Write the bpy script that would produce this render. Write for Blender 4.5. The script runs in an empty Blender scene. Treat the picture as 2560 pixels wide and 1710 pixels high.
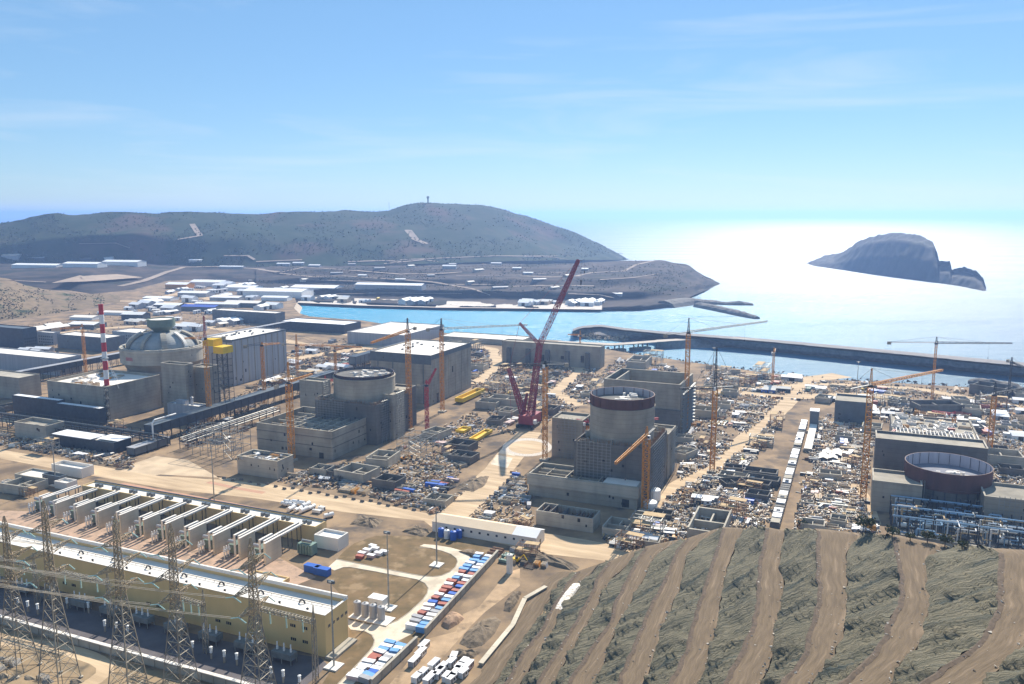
import bpy, bmesh, math, random
from mathutils import Vector, Matrix
from mathutils.geometry import tessellate_polygon
from mathutils.noise import noise as vnoise, fractal
from mathutils.bvhtree import BVHTree
sc = bpy.context.scene
COL = sc.collection
R = math.radians
AANG = -23.0            # the site grid, in degrees from the view
# ------------------------------------------------------------------ camera
FPX, HOR, HC = 2050.0, 535.0, 180.0          # focal length in photo pixels, horizon row, height over the site
PITCH = math.atan((855 - HOR) / FPX)
cam = bpy.data.cameras.new('camera'); cam_o = bpy.data.objects.new('camera', cam); COL.objects.link(cam_o)
cam.sensor_width = 36; cam.lens = 36 * FPX / 2560
cam.clip_start = 1; cam.clip_end = 200000
cam_o.location = (0, 0, HC); cam_o.rotation_euler = (math.pi / 2 - PITCH, 0, 0)
sc.camera = cam_o
# ------------------------------------------------------------------ light
SUN_AZ, SUN_EL = 21.0, 38.0                  # azimuth to the right of the view direction, elevation
w = bpy.data.worlds.new('World'); sc.world = w; w.use_nodes = True
nt = w.node_tree; N = nt.nodes; L = nt.links; N.clear()
out = N.new('ShaderNodeOutputWorld'); bg = N.new('ShaderNodeBackground'); bg.inputs[1].default_value = 0.062
sky = N.new('ShaderNodeTexSky'); sky.sky_type = 'NISHITA'; sky.sun_disc = False
sky.sun_elevation = R(SUN_EL); sky.sun_rotation = R(SUN_AZ); sky.altitude = 200
sky.air_density = 1.0; sky.dust_density = 0.0; sky.ozone_density = 3.5
# thin cirrus: stretched noise over the view direction
tc = N.new('ShaderNodeTexCoord'); mp = N.new('ShaderNodeMapping'); mp.inputs['Scale'].default_value = (1.1, 1.0, 10)
mp.inputs['Rotation'].default_value = (0, R(9), 0)
nz = N.new('ShaderNodeTexNoise'); nz.inputs['Scale'].default_value = 2.4; nz.inputs['Detail'].default_value = 7; nz.inputs['Roughness'].default_value = .55
nz.inputs['Distortion'].default_value = .6
rp = N.new('ShaderNodeValToRGB'); rp.color_ramp.elements[0].position = .50; rp.color_ramp.elements[1].position = .80
rp.color_ramp.elements[0].color = (0, 0, 0, 1); rp.color_ramp.elements[1].color = (.42, .42, .42, 1)
mx = N.new('ShaderNodeMix'); mx.data_type = 'RGBA'; mx.inputs['B'].default_value = (8.5, 9.2, 10, 1)
L.new(tc.outputs['Generated'], mp.inputs[0]); L.new(mp.outputs[0], nz.inputs['Vector']); L.new(nz.outputs['Fac'], rp.inputs[0])
L.new(rp.outputs[0], mx.inputs['Factor']); hs = N.new('ShaderNodeHueSaturation'); hs.inputs['Saturation'].default_value = 1.12; hs.inputs['Value'].default_value = 1.0
cl = N.new('ShaderNodeMix'); cl.data_type = 'RGBA'; cl.blend_type = 'MULTIPLY'; cl.inputs['Factor'].default_value = 1; cl.inputs['B'].default_value = (.90, .97, 1.12, 1)
L.new(sky.outputs[0], hs.inputs['Color']); L.new(hs.outputs[0], cl.inputs['A']); pm = N.new('ShaderNodeMix'); pm.data_type = 'RGBA'; pm.inputs['Factor'].default_value = .42; pm.inputs['B'].default_value = (3.5, 6.4, 9.2, 1)
L.new(cl.outputs['Result'], pm.inputs['A']); L.new(pm.outputs['Result'], mx.inputs['A']); L.new(mx.outputs['Result'], bg.inputs[0]); L.new(bg.outputs[0], out.inputs[0])
sun = bpy.data.lights.new('sun', 'SUN'); sun.energy = 5.0; sun.angle = R(.5); sun.color = (1, .92, .79)
sun_o = bpy.data.objects.new('sun', sun); COL.objects.link(sun_o)
sd = Vector((math.sin(R(SUN_AZ)) * math.cos(R(SUN_EL)), math.cos(R(SUN_AZ)) * math.cos(R(SUN_EL)), math.sin(R(SUN_EL))))
sun_o.rotation_euler = sd.to_track_quat('Z', 'Y').to_euler()
sc.view_settings.view_transform = 'Standard'; sc.view_settings.look = 'None'; sc.view_settings.gamma = 1
sc.view_settings.exposure = 0.72
sc.cycles.max_bounces = 5; sc.cycles.diffuse_bounces = 2; sc.cycles.glossy_bounces = 2; sc.cycles.volume_bounces = 1
sc.cycles.caustics_reflective = False; sc.cycles.caustics_refractive = False
# ------------------------------------------------------------------ geometry of the view
cp, sp = math.cos(PITCH), math.sin(PITCH)
def ray(u, v):
    dx = (u - 1280) / FPX; dz = -(v - 855) / FPX
    return Vector((dx, cp + dz * sp, -sp + dz * cp))
def G(u, v, z=0.0):
    d = ray(u, v); t = (z - HC) / d.z
    return Vector((d.x * t, d.y * t, z))
def atY(u, v, Y):
    d = ray(u, v); t = Y / d.y
    return Vector((d.x * t, Y, HC + d.z * t))
def proj(p):
    x, y, z = p[0], p[1], p[2] - HC
    dep = y * cp - z * sp
    return (1280 + FPX * x / dep, 855 - FPX * (y * sp + z * cp) / dep, dep)
AX = Vector((math.cos(R(AANG)), math.sin(R(AANG)), 0)); BX = Vector((-AX.y, AX.x, 0))
def along(p, d, u, z=None):
    """distance t so that p + d*t projects onto column u"""
    q = Vector(p)
    if z is not None: q.z = z
    k = (u - 1280) / FPX
    # x + t dx = k * dep ; dep = (y + t dy) cp - (z-HC) sp
    num = k * (q.y * cp - (q.z - HC) * sp) - q.x
    den = d.x - k * d.y * cp
    return num / den
def hgt(p, v):
    """height z over ground point p whose projection is on row v"""
    k = (855 - v) / FPX
    # (y sp + Z cp) = k (y cp - Z sp)
    Z = p.y * (k * cp - sp) / (cp + k * sp)
    return HC + Z
# ------------------------------------------------------------------ materials
def mat(name, c1, c2=None, scale=.2, rough=.85, metal=0., detail=4, bump=0., stretch=(1, 1, 1), c3=None, s3=2.0, lo=.35, hi=.65, spec=.3, obj=False, along_=None):
    m = bpy.data.materials.new(name); m.use_nodes = True
    t = m.node_tree; b = t.nodes['Principled BSDF']
    b.inputs['Roughness'].default_value = rough; b.inputs['Metallic'].default_value = metal
    b.inputs['Specular IOR Level'].default_value = spec
    if c2 is None: c2 = tuple(x * .78 for x in c1)
    g = t.nodes.new('ShaderNodeTexCoord' if obj else 'ShaderNodeNewGeometry'); mpp = t.nodes.new('ShaderNodeMapping'); mpp.inputs['Scale'].default_value = stretch
    t.links.new(g.outputs['Object' if obj else 'Position'], mpp.inputs[0])
    if along_: mpp.vector_type = 'TEXTURE'; mpp.inputs['Scale'].default_value = along_; mpp.inputs['Rotation'].default_value = (0, 0, R(AANG))
    n = t.nodes.new('ShaderNodeTexNoise'); n.inputs['Scale'].default_value = scale; n.inputs['Detail'].default_value = detail; n.inputs['Roughness'].default_value = .6
    t.links.new(mpp.outputs[0], n.inputs['Vector'])
    r = t.nodes.new('ShaderNodeValToRGB'); e = r.color_ramp.elements
    e[0].position = lo; e[1].position = hi; e[0].color = (*c1, 1); e[1].color = (*c2, 1)
    t.links.new(n.outputs['Fac'], r.inputs[0]); col = r.outputs[0]
    if c3 is not None:
        n2 = t.nodes.new('ShaderNodeTexNoise'); n2.inputs['Scale'].default_value = s3; n2.inputs['Detail'].default_value = 3
        t.links.new(mpp.outputs[0], n2.inputs['Vector'])
        r2 = t.nodes.new('ShaderNodeValToRGB'); r2.color_ramp.elements[0].position = .55; r2.color_ramp.elements[1].position = .68
        t.links.new(n2.outputs['Fac'], r2.inputs[0])
        mm = t.nodes.new('ShaderNodeMix'); mm.data_type = 'RGBA'; mm.inputs['B'].default_value = (*c3, 1)
        t.links.new(r2.outputs[0], mm.inputs['Factor']); t.links.new(col, mm.inputs['A']); col = mm.outputs['Result']
    t.links.new(col, b.inputs['Base Color'])
    if bump:
        bp = t.nodes.new('ShaderNodeBump'); bp.inputs['Strength'].default_value = min(1, bump); bp.inputs['Distance'].default_value = max(.3, bump * 2)
        t.links.new(n.outputs['Fac'], bp.inputs['Height']); t.links.new(bp.outputs[0], b.inputs['Normal'])
    return m
M = {}
M['earth'] = mat('site_earth', (.35, .245, .15), (.15, .112, .08), .035, .95, detail=12, bump=.4, c3=(.115, .095, .08), s3=.05, lo=.36, hi=.66, spec=.1)
M['road'] = mat('dirt_road', (.64, .48, .31), (.42, .305, .195), .16, .95, detail=11, spec=.1, bump=.2, c3=(.50, .37, .235), s3=.2, along_=(7, 1, 1))
M['croad'] = mat('concrete_road', (.72, .62, .48), (.58, .485, .37), .2, .9, detail=9, spec=.15, c3=(.50, .42, .32), s3=.09)
M['asphalt'] = mat('asphalt', (.14, .125, .13), (.10, .09, .095), .12, .9, detail=6)
M['scrubland'] = mat('dry_grass', (.22, .148, .08), (.14, .105, .058), .12, .95, detail=11, c3=(.29, .205, .12), s3=.11, spec=.1)
M['bench'] = mat('bench_soil', (.20, .148, .098), (.13, .098, .067), .09, .95, detail=11, bump=.35, stretch=(2.2, .5, 1), c3=(.25, .185, .125), s3=.10, spec=.1)
M['face'] = mat('netted_rock', (.085, .085, .058), (.215, .185, .125), .30, .9, detail=12, bump=1., stretch=(.45, 1.5, .16), c3=(.055, .065, .055), s3=.09, lo=.32, hi=.68, spec=.2)
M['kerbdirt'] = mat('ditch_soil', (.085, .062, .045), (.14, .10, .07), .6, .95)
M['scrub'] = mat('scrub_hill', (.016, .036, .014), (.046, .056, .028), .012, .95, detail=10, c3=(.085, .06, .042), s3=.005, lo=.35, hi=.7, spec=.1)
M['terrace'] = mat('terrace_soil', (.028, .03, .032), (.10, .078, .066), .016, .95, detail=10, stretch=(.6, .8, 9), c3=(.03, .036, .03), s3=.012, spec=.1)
M['rock'] = mat('shore_rock', (.10, .095, .09), (.19, .175, .16), .25, .9, detail=8, bump=.6)
M['sandrock'] = mat('rubble_bank', (.50, .40, .30), (.36, .29, .22), .2, .9, detail=7, bump=.5)
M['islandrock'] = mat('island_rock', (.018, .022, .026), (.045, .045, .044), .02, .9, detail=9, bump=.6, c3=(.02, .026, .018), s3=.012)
M['quay'] = mat('quay_slab', (.62, .55, .47), (.50, .44, .37), .05, .9)
M['bank'] = mat('cut_bank', (.42, .315, .235), (.32, .25, .19), .03, .95, detail=8, stretch=(1, 1, 4))
# ------------------------------------------------------------------ mesh helpers
class MB:
    def __init__(s): s.v = []; s.f = []; s.m = []
    def add(s, vs, fs, mi=0):
        o = len(s.v); s.v += [tuple(x) for x in vs]; s.f += [tuple(i + o for i in f) for f in fs]; s.m += [mi] * len(fs)
    def hexa(s, b, t, mi=0, top=None, bottom=True):
        """bottom ring b (4 points, ccw from above) and top ring t"""
        fs = [(0, 1, 5, 4), (1, 2, 6, 5), (2, 3, 7, 6), (3, 0, 4, 7)]
        if bottom: fs.append((3, 2, 1, 0))
        s.add(list(b) + list(t), fs, mi)
        s.f.append(tuple(len(s.v) - 4 + i for i in range(4))); s.m.append(mi if top is None else top)
    def box(s, o, ax, la, bx, lb, z0, z1, mi=0, top=None, a0=0., b0=0.):
        """oriented box: from o, along ax [a0,la], along bx [b0,lb], heights z0..z1"""
        P = [o + ax * a + bx * b for a, b in ((a0, b0), (la, b0), (la, lb), (a0, lb))]
        if (la - a0) * (lb - b0) < 0: P.reverse()
        s.hexa([(p.x, p.y, z0) for p in P], [(p.x, p.y, z1) for p in P], mi, top)
    def lbox(s, x0, x1, y0, y1, z0, z1, mi=0, top=None):
        s.hexa([(x0, y0, z0), (x1, y0, z0), (x1, y1, z0), (x0, y1, z0)], [(x0, y0, z1), (x1, y0, z1), (x1, y1, z1), (x0, y1, z1)], mi, top)
    def bar(s, p, q, r, mi=0, n=4, r2=None, cap=True):
        p = Vector(p); q = Vector(q); d = q - p
        if d.length < 1e-6: return
        d.normalize(); a = d.orthogonal() if abs(d.z) < .99 else Vector((1, 0, 0)); a = (a - d * a.dot(d)).normalized()
        if abs(d.z) < .99: a = Vector((0, 0, 1)).cross(d).normalized()
        b = d.cross(a); r2 = r if r2 is None else r2
        vs = []
        for c, rr in ((p, r), (q, r2)):
            for i in range(n):
                t = 2 * math.pi * (i + .5) / n; vs.append(c + a * math.cos(t) * rr + b * math.sin(t) * rr)
        fs = [(i, (i + 1) % n, n + (i + 1) % n, n + i) for i in range(n)]
        if cap: fs += [tuple(range(n - 1, -1, -1)), tuple(range(n, 2 * n))]
        s.add(vs, fs, mi)
    def lathe(s, c, prof, n=32, mi=0, cap=True, mis=None):
        """prof: list of (r, z)"""
        vs = []
        for r, z in prof:
            for i in range(n):
                t = 2 * math.pi * i / n; vs.append((c[0] + r * math.cos(t), c[1] + r * math.sin(t), z))
        o = len(s.v); s.v += vs
        for k in range(len(prof) - 1):
            for i in range(n):
                j = (i + 1) % n; s.f.append((o + k * n + i, o + k * n + j, o + (k + 1) * n + j, o + (k + 1) * n + i)); s.m.append(mis[k] if mis else mi)
        if cap:
            s.f.append(tuple(o + (len(prof) - 1) * n + i for i in range(n))); s.m.append(mis[-1] if mis else mi)
    def build(s, name, mats, parent=None, loc=None, smooth=False):
        me = bpy.data.meshes.new(name); off = Vector((0, 0, 0))
        o = bpy.data.objects.new(name, me)
        if parent is not None:
            # a parent may itself be a part: walk up for the world offset
            q = parent
            while q is not None: off += q.location; q = q.parent
            o.parent = parent
        elif loc is not None: off = Vector(loc); o.location = loc
        me.from_pydata([(x - off.x, y - off.y, z - off.z) for x, y, z in s.v], [], s.f)
        if not isinstance(mats, (list, tuple)): mats = [mats]
        for m_ in mats: me.materials.append(M[m_] if isinstance(m_, str) else m_)
        if len(mats) > 1: me.polygons.foreach_set('material_index', s.m)
        if smooth: me.shade_smooth()
        me.update(); COL.objects.link(o)
        return o
def tag(o, label=None, cat=None, group=None, kind=None):
    if label: o['label'] = label
    if cat: o['category'] = cat
    if group: o['group'] = group
    if kind or label: o['kind'] = kind or 'thing'
    return o
def empty(name, loc, label, cat, group=None):
    o = bpy.data.objects.new(name, None); o.location = loc; COL.objects.link(o)
    return tag(o, label, cat, group)
def struct(o): o['kind'] = 'structure'; return o
def lerp_pts(pts, u):
    if u <= pts[0][0]: return pts[0][1:]
    for a, b in zip(pts, pts[1:]):
        if u <= b[0]:
            t = (u - a[0]) / (b[0] - a[0]); return tuple(x + (y - x) * t for x, y in zip(a[1:], b[1:]))
    return pts[-1][1:]
# ------------------------------------------------------------------ ground, sea, coast
def poly_sheet(name, pts, m, z=None):
    vs = [Vector(p) if z is None else Vector((p[0], p[1], z)) for p in pts]
    mb = MB(); tr = tessellate_polygon([[Vector((p.x, p.y, 0)) for p in vs]])
    fs = []
    for t in tr:
        a, b, c = (vs[i] for i in t)
        fs.append(t if (b - a).cross(c - a).z > 0 else t[::-1])
    mb.add(vs, fs); return mb.build(name, m)
coast_px = [(3300, 1075), (2900, 1030), (2560, 985), (2420, 968), (2240, 957), (2100, 950), (1900, 930), (1740, 907), (1580, 884), (1500, 870), (1400, 851), (1290, 846),
            (1160, 838), (1035, 822), (905, 801), (850, 797), (775, 791), (748, 783), (735, 770), (742, 757)]
SEA_Z = -10.0
coast = [G(u, v, 0) for u, v in coast_px]
land = [Vector((-6000, -800, 0)), Vector((5000, -800, 0)), Vector((5000, 200, 0))] + coast + [G(730, 725, 0), Vector((-900, 3000, 0)), Vector((-6000, 3000, 0))]
struct(poly_sheet('ground', land, 'earth'))
mb = MB(); n = len(coast)
for i in range(n - 1):
    a, b = coast[i], coast[i + 1]; d = (b - a).normalized(); o_ = Vector((d.y, -d.x, 0)) * 1.
    steps = max(1, int((b - a).length / 12))
    for k in range(steps):
        p = a.lerp(b, k / steps); q = a.lerp(b, (k + 1) / steps)
        ww = 9 if i < 9 else (3 if i < 14 else 14)
        pa = p - o_ * -ww; qa = q - o_ * -ww
        mb.add([p, q, (qa.x, qa.y, SEA_Z - 3), (pa.x, pa.y, SEA_Z - 3)], [(0, 1, 2, 3)], 0 if i < 9 else 1)
struct(mb.build('shore_bank', ['rock', 'sandrock']))
m = bpy.data.materials.new('sea_water'); m.use_nodes = True; t = m.node_tree; b = t.nodes['Principled BSDF']
g = t.nodes.new('ShaderNodeNewGeometry')
sub = t.nodes.new('ShaderNodeVectorMath'); sub.operation = 'DISTANCE'; hb = G(960, 780, SEA_Z); sub.inputs[1].default_value = hb
t.links.new(g.outputs['Position'], sub.inputs[0])
mr = t.nodes.new('ShaderNodeMapRange'); mr.inputs[1].default_value = 300; mr.inputs[2].default_value = 1100; mr.inputs[3].default_value = 0; mr.inputs[4].default_value = 1
t.links.new(sub.outputs['Value'], mr.inputs[0])
mixc = t.nodes.new('ShaderNodeMix'); mixc.data_type = 'RGBA'; mixc.inputs['A'].default_value = (.03, .33, .52, 1); mixc.inputs['B'].default_value = (.03, .13, .22, 1)
t.links.new(mr.outputs[0], mixc.inputs['Factor']); t.links.new(mixc.outputs['Result'], b.inputs['Base Color'])
mr2 = t.nodes.new('ShaderNodeMapRange'); mr2.inputs[1].default_value = 300; mr2.inputs[2].default_value = 1300; mr2.inputs[3].default_value = .26; mr2.inputs[4].default_value = .43
t.links.new(sub.outputs['Value'], mr2.inputs[0]); mpw = t.nodes.new('ShaderNodeMapping'); mpw.inputs['Scale'].default_value = (.0012, .006, 1); t.links.new(g.outputs['Position'], mpw.inputs[0])
nw = t.nodes.new('ShaderNodeTexNoise'); nw.inputs['Scale'].default_value = 1; nw.inputs['Detail'].default_value = 6; t.links.new(mpw.outputs[0], nw.inputs['Vector'])
mw = t.nodes.new('ShaderNodeMapRange'); mw.inputs[1].default_value = .3; mw.inputs[2].default_value = .7; mw.inputs[3].default_value = .78; mw.inputs[4].default_value = 1.12; t.links.new(nw.outputs['Fac'], mw.inputs[0])
mm_ = t.nodes.new('ShaderNodeMath'); mm_.operation = 'MULTIPLY'; t.links.new(mr2.outputs[0], mm_.inputs[0]); t.links.new(mw.outputs[0], mm_.inputs[1]); t.links.new(mm_.outputs[0], b.inputs['Roughness'])
b.inputs['IOR'].default_value = 1.33
mpg = t.nodes.new('ShaderNodeMapping'); mpg.inputs['Scale'].default_value = (.35, 1, 1); t.links.new(g.outputs['Position'], mpg.inputs[0])
nn = t.nodes.new('ShaderNodeTexNoise'); nn.inputs['Scale'].default_value = .05; nn.inputs['Detail'].default_value = 9; nn.inputs['Roughness'].default_value = .75
t.links.new(mpg.outputs[0], nn.inputs['Vector'])
bpn = t.nodes.new('ShaderNodeBump'); bpn.inputs['Strength'].default_value = .8; bpn.inputs['Distance'].default_value = 7.0
t.links.new(nn.outputs['Fac'], bpn.inputs['Height']); t.links.new(bpn.outputs[0], b.inputs['Normal'])
M['sea'] = m
mb = MB(); mb.add([(-40000, -900, SEA_Z), (40000, -900, SEA_Z), (40000, 42000, SEA_Z), (-40000, 42000, SEA_Z)], [(0, 1, 2, 3)])
struct(mb.build('sea', 'sea'))
# ------------------------------------------------------------------ far hills
TERR = []
def loft(name, rows, u0, u1, nu, m, jit=3.0, sub=4, freq=.012):
    """rows front to back: list of px polylines (u, v, mode, value) mode 'z' or 'Y'"""
    us = [u0 + (u1 - u0) * i / nu for i in range(nu + 1)]
    base = []
    for r in rows:
        ln = []
        for u in us:
            if r[0] == 'z':
                v, z = lerp_pts(r[1], u); ln.append(G(u, v, z))
            elif r[0] == 'Y':
                v, y = lerp_pts(r[1], u); ln.append(atY(u, v, y))
            else:  # behind the previous row: (dY, z)
                q = ln0[len(ln)]; dy, z = lerp_pts(r[1], u); k = (q.y + dy) / q.y; ln.append(Vector((q.x * k, q.y + dy, z)))
        base.append(ln); ln0 = ln
    grid = []
    for k in range(len(base) - 1):
        for s_ in range(sub):
            tt = s_ / sub
            grid.append([a.lerp(c, tt) for a, c in zip(base[k], base[k + 1])])
    grid.append(base[-1])
    mb = MB(); nr = len(grid)
    for ri, ln in enumerate(grid):
        for p in ln:
            amp = jit * (0 if ri == 0 else 1)
            h = fractal(Vector((p.x * freq, p.y * freq, 1.7)), 1.0, 2.0, 5) * amp
            mb.v.append((p.x, p.y, p.z + h))
    W = nu + 1
    for r_ in range(nr - 1):
        for i in range(nu):
            mb.f.append((r_ * W + i, r_ * W + i + 1, (r_ + 1) * W + i + 1, (r_ + 1) * W + i)); mb.m.append(0)
    TERR.append(BVHTree.FromPolygons([Vector(v) for v in mb.v], mb.f))
    return struct(mb.build(name, m, smooth=True))
skyl = [(-300, 565), (0, 558), (50, 552), (140, 534), (330, 532), (600, 531), (660, 535), (760, 531), (850, 525), (900, 528), (970, 527), (1010, 514), (1050, 506), (1100, 508), (1200, 511), (1240, 519), (1320, 540), (1420, 575), (1500, 610), (1572, 648)]
def skY(u): return 2900 + 700 * max(0, (u - 300) / 1272) ** 1.3 if u > 300 else 2900
hr_sky = ('Y', [(u, v, skY(u)) for u, v in skyl])
hr_foot = ('z', [(-300, 672, 18), (0, 668, 18), (300, 664, 20), (500, 668, 22), (700, 668, 22), (1000, 661, 28), (1300, 652, 26), (1450, 650, 14), (1572, 650, -12)])
hr_mid = ('Y', [(-300, 620, 2600), (0, 612, 2600), (140, 598, 2600), (330, 590, 2560), (600, 600, 2600), (760, 598, 2680), (970, 585, 2800), (1100, 575, 2900), (1240, 580, 3050), (1420, 610, 3320), (1500, 628, 3400), (1572, 649, 3560)])
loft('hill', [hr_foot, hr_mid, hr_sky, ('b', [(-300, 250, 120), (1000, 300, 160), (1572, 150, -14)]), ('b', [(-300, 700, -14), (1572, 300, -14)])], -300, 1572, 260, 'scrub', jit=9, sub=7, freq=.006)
# industrial plain edge and terraces up to the hill, with the headland at the end
rows = [
 ('z', [(640, 742, -1), (742, 757, -9), (900, 765, -12), (1100, 771, -12), (1300, 773, -12), (1510, 777, -12), (1600, 776, -12), (1690, 768, -12), (1722, 748, -12), (1750, 736, -12), (1800, 713, -12)]),
 ('z', [(640, 741, 0), (742, 756, -5), (900, 762, -5), (1100, 768, -5), (1300, 770, -5), (1510, 772, -5), (1600, 770, -4), (1690, 760, -4), (1722, 744, -6), (1750, 733, -7), (1800, 712, -11)]),
 ('z', [(640, 728, 1), (742, 733, -4), (900, 738, -4), (1100, 741, -4), (1300, 746, -4), (1510, 752, -3), (1600, 745, 0), (1690, 738, 2), (1722, 731, 0), (1750, 725, -5), (1800, 711.5, -11)]),
 ('z', [(640, 722, 6), (742, 722, 7), (900, 724, 8), (1100, 727, 9), (1300, 730, 10), (1510, 733, 12), (1600, 728, 14), (1690, 722, 12), (1750, 712, 6), (1800, 711, -11)]),
 ('z', [(640, 708, 8), (742, 708, 9), (900, 710, 10), (1100, 712, 11), (1300, 715, 12), (1510, 716, 15), (1600, 711, 18), (1690, 700, 22), (1750, 700, 12), (1800, 710.5, -10)]),
 ('z', [(640, 700, 14), (742, 697, 20), (900, 697, 21), (1100, 699, 22), (1300, 700, 24), (1510, 698, 28), (1600, 694, 30), (1690, 680, 34), (1750, 692, 15), (1800, 710, -10)]),
 ('z', [(640, 688, 16), (742, 686, 22), (900, 686, 23), (1100, 687, 24), (1300, 687, 26), (1510, 682, 31), (1600, 676, 35), (1690, 668, 38), (1750, 686, 18), (1800, 710, -10)]),
 ('z', [(640, 679, 22), (742, 676, 30), (900, 675, 32), (1100, 674, 34), (1300, 672, 36), (1510, 668, 38), (1600, 660, 42), (1690, 660, 41), (1750, 682, 20), (1800, 709.5, -10)]),
 ('z', [(640, 668, 22), (742, 667, 31), (900, 666, 33), (1100, 664, 35), (1300, 662, 37), (1510, 655, 40), (1600, 650, 44), (1660, 651, 44), (1720, 664, 34), (1760, 688, 15), (1800, 709, -10)]),
 ('b', [(640, 400, 10), (1300, 450, 12), (1510, 420, -12), (1572, 300, -14), (1800, 60, -14)])]
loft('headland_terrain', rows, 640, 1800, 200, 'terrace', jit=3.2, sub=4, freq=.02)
# the embankment on the left with its flat top for the warehouses, and the scrubby knoll before it
rows = [
 ('z', [(-300, 730, 0), (0, 727, 0), (150, 722, 0), (230, 735, 0), (330, 725, 0), (420, 702, 0), (520, 698, 0), (660, 712, 1)]),
 ('z', [(-300, 700, 18), (0, 698, 20), (130, 692, 24), (200, 680, 33), (320, 668, 32), (400, 678, 22), (520, 684, 12), (660, 700, 10)]),
 ('z', [(-300, 690, 20), (0, 690, 22), (130, 684, 28), (200, 676, 34), (320, 664, 34), (400, 672, 24), (520, 676, 16), (660, 688, 16)]),
 ('z', [(-300, 664, 26), (0, 660, 30), (130, 660, 34), (200, 656, 36), (320, 654, 36), (400, 660, 28), (520, 664, 24), (660, 668, 24)]),
 ('b', [(-300, 300, 20), (660, 300, 15)])]
loft('embankment_terrain', rows, -300, 660, 150, 'terrace', jit=1.6, sub=3, freq=.015)
rows = [
 ('z', [(-200, 812, 0), (0, 800, 0), (80, 793, 0), (180, 777, 0), (300, 757, 0)]),
 ('z', [(-200, 740, 30), (0, 742, 30), (60, 752, 18), (120, 757, 8), (180, 755, 5), (300, 742, 2)]),
 ('z', [(-200, 690, 48), (0, 692, 46), (60, 712, 30), (120, 726, 16), (180, 738, 8), (300, 738, 1)]),
 ('b', [(-200, 90, 30), (0, 80, 30), (120, 60, 8), (300, 30, -1)]),
 ('b', [(-200, 150, -2), (0, 120, -2), (300, 30, -2)])]
loft('knoll_terrain', rows, -200, 300, 90, mat('knoll_scrub', (.15, .115, .07), (.27, .195, .125), .03, .95, detail=8, c3=(.06, .072, .035), s3=.03, spec=.1), jit=3, sub=5, freq=.03)
def hit(u, v, dflt=0.0):
    """first terrain surface seen through pixel u,v (far hills), else the plain"""
    d = ray(u, v).normalized(); o = Vector((0, 0, HC)); best = None
    for tr in TERR:
        h = tr.ray_cast(o, d)
        if h[0] is not None and (best is None or h[3] < best[1]): best = (h[0], h[3])
    if v > HOR + 3:
        g_ = G(u, v, dflt)
        if best is None or (g_ - o).length < best[1]: return g_
    return best[0] if best else atY(u, v, 3000)
# ------------------------------------------------------------------ island, reefs, breakwaters
isl_w = [(2015, 663), (2080, 672), (2185, 687), (2300, 702), (2400, 717), (2468, 731)]
isl_s = [(2015, 661), (2060, 648), (2085, 645), (2100, 634), (2120, 622), (2140, 606), (2180, 590), (2240, 581), (2300, 588), (2332, 604), (2343, 630), (2348, 652), (2376, 652), (2379, 672), (2410, 668), (2440, 676), (2457, 694), (2468, 729)]
def wy(u): return G(u, lerp_pts(isl_w, u)[0], SEA_Z).y
rows = [('z', [(u, v + 2, SEA_Z - 3) for u, v in isl_w]),
 ('Y', [(u, lerp_pts(isl_w, u)[0] * .55 + v * .45, wy(u) + 50) for u, v in isl_s]),
 ('Y', [(u, lerp_pts(isl_w, u)[0] * .18 + v * .82, wy(u) + 115) for u, v in isl_s]),
 ('Y', [(u, v, wy(u) + 190 * (1 if 2050 < u < 2340 else .5)) for u, v in isl_s]),
 ('b', [(2015, 20, -12), (2060, 90, 20), (2240, 170, 80), (2325, 100, 45), (2342, 60, 12), (2380, 50, 4), (2468, 20, -12)]),
 ('b', [(2015, 20, -14), (2240, 160, -14), (2468, 20, -14)])]
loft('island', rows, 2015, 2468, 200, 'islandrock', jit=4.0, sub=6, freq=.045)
TERR.pop()
def ridge(name, path, m, jit=1.5, n=60):
    """low rocky ridge: path of (u, v_waterline, width, height)"""
    mb = MB(); sec = 7; us = [path[0][0] + (path[-1][0] - path[0][0]) * i / n for i in range(n + 1)]
    P = []
    for u in us:
        v, w_, h_ = lerp_pts(path, u); P.append((G(u, v, SEA_Z), w_, h_))
    for i, (p, w_, h_) in enumerate(P):
        d = (P[min(n, i + 1)][0] - P[max(0, i - 1)][0]).normalized(); o_ = Vector((-d.y, d.x, 0))
        if o_.y < 0: o_ = -o_
        for k in range(sec):
            t = k / (sec - 1); prof = (0, .62, .95, 1, .95, .6, 0)[k]
            q = p + o_ * w_ * t; hh = h_ * prof + (fractal(Vector((q.x * .09, q.y * .09, 3)), 1, 2, 3) * jit if 0 < k < sec - 1 else -2)
            mb.v.append((q.x, q.y, SEA_Z + hh))
    for i in range(n):
        for k in range(sec - 1):
            mb.f.append((i * sec + k, (i + 1) * sec + k, (i + 1) * sec + k + 1, i * sec + k + 1)); mb.m.append(0)
    for i in (0, n): mb.f.append(tuple(i * sec + k for k in range(sec))); mb.m.append(0)
    return mb.build(name, m)
struct(ridge('shore_reef', [(1690, 770, 60, 12), (1740, 763, 60, 13), (1780, 762, 40, 8), (1815, 763, 25, 5), (1850, 764, 45, 8), (1885, 764, 20, 4)], 'rock'))
struct(ridge('shore_reef', [(1715, 737, 30, 5), (1745, 733, 40, 8), (1762, 732, 10, 3)], 'rock'))
tag(ridge('mole', [(1730, 767, 34, 9), (1780, 777, 30, 9), (1840, 790, 26, 8), (1884, 798, 16, 5)], 'rock'), 'thin dark rock mole running out from the headland into the bright sea', 'breakwater')
tag(ridge('rock_reef', [(2420, 960, 8, 3), (2445, 962, 20, 6), (2520, 972, 20, 6), (2560, 978, 8, 2)], 'rock'), 'small dark rocks in the surf beside the shore at the edge of the yard', 'rock')
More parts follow.
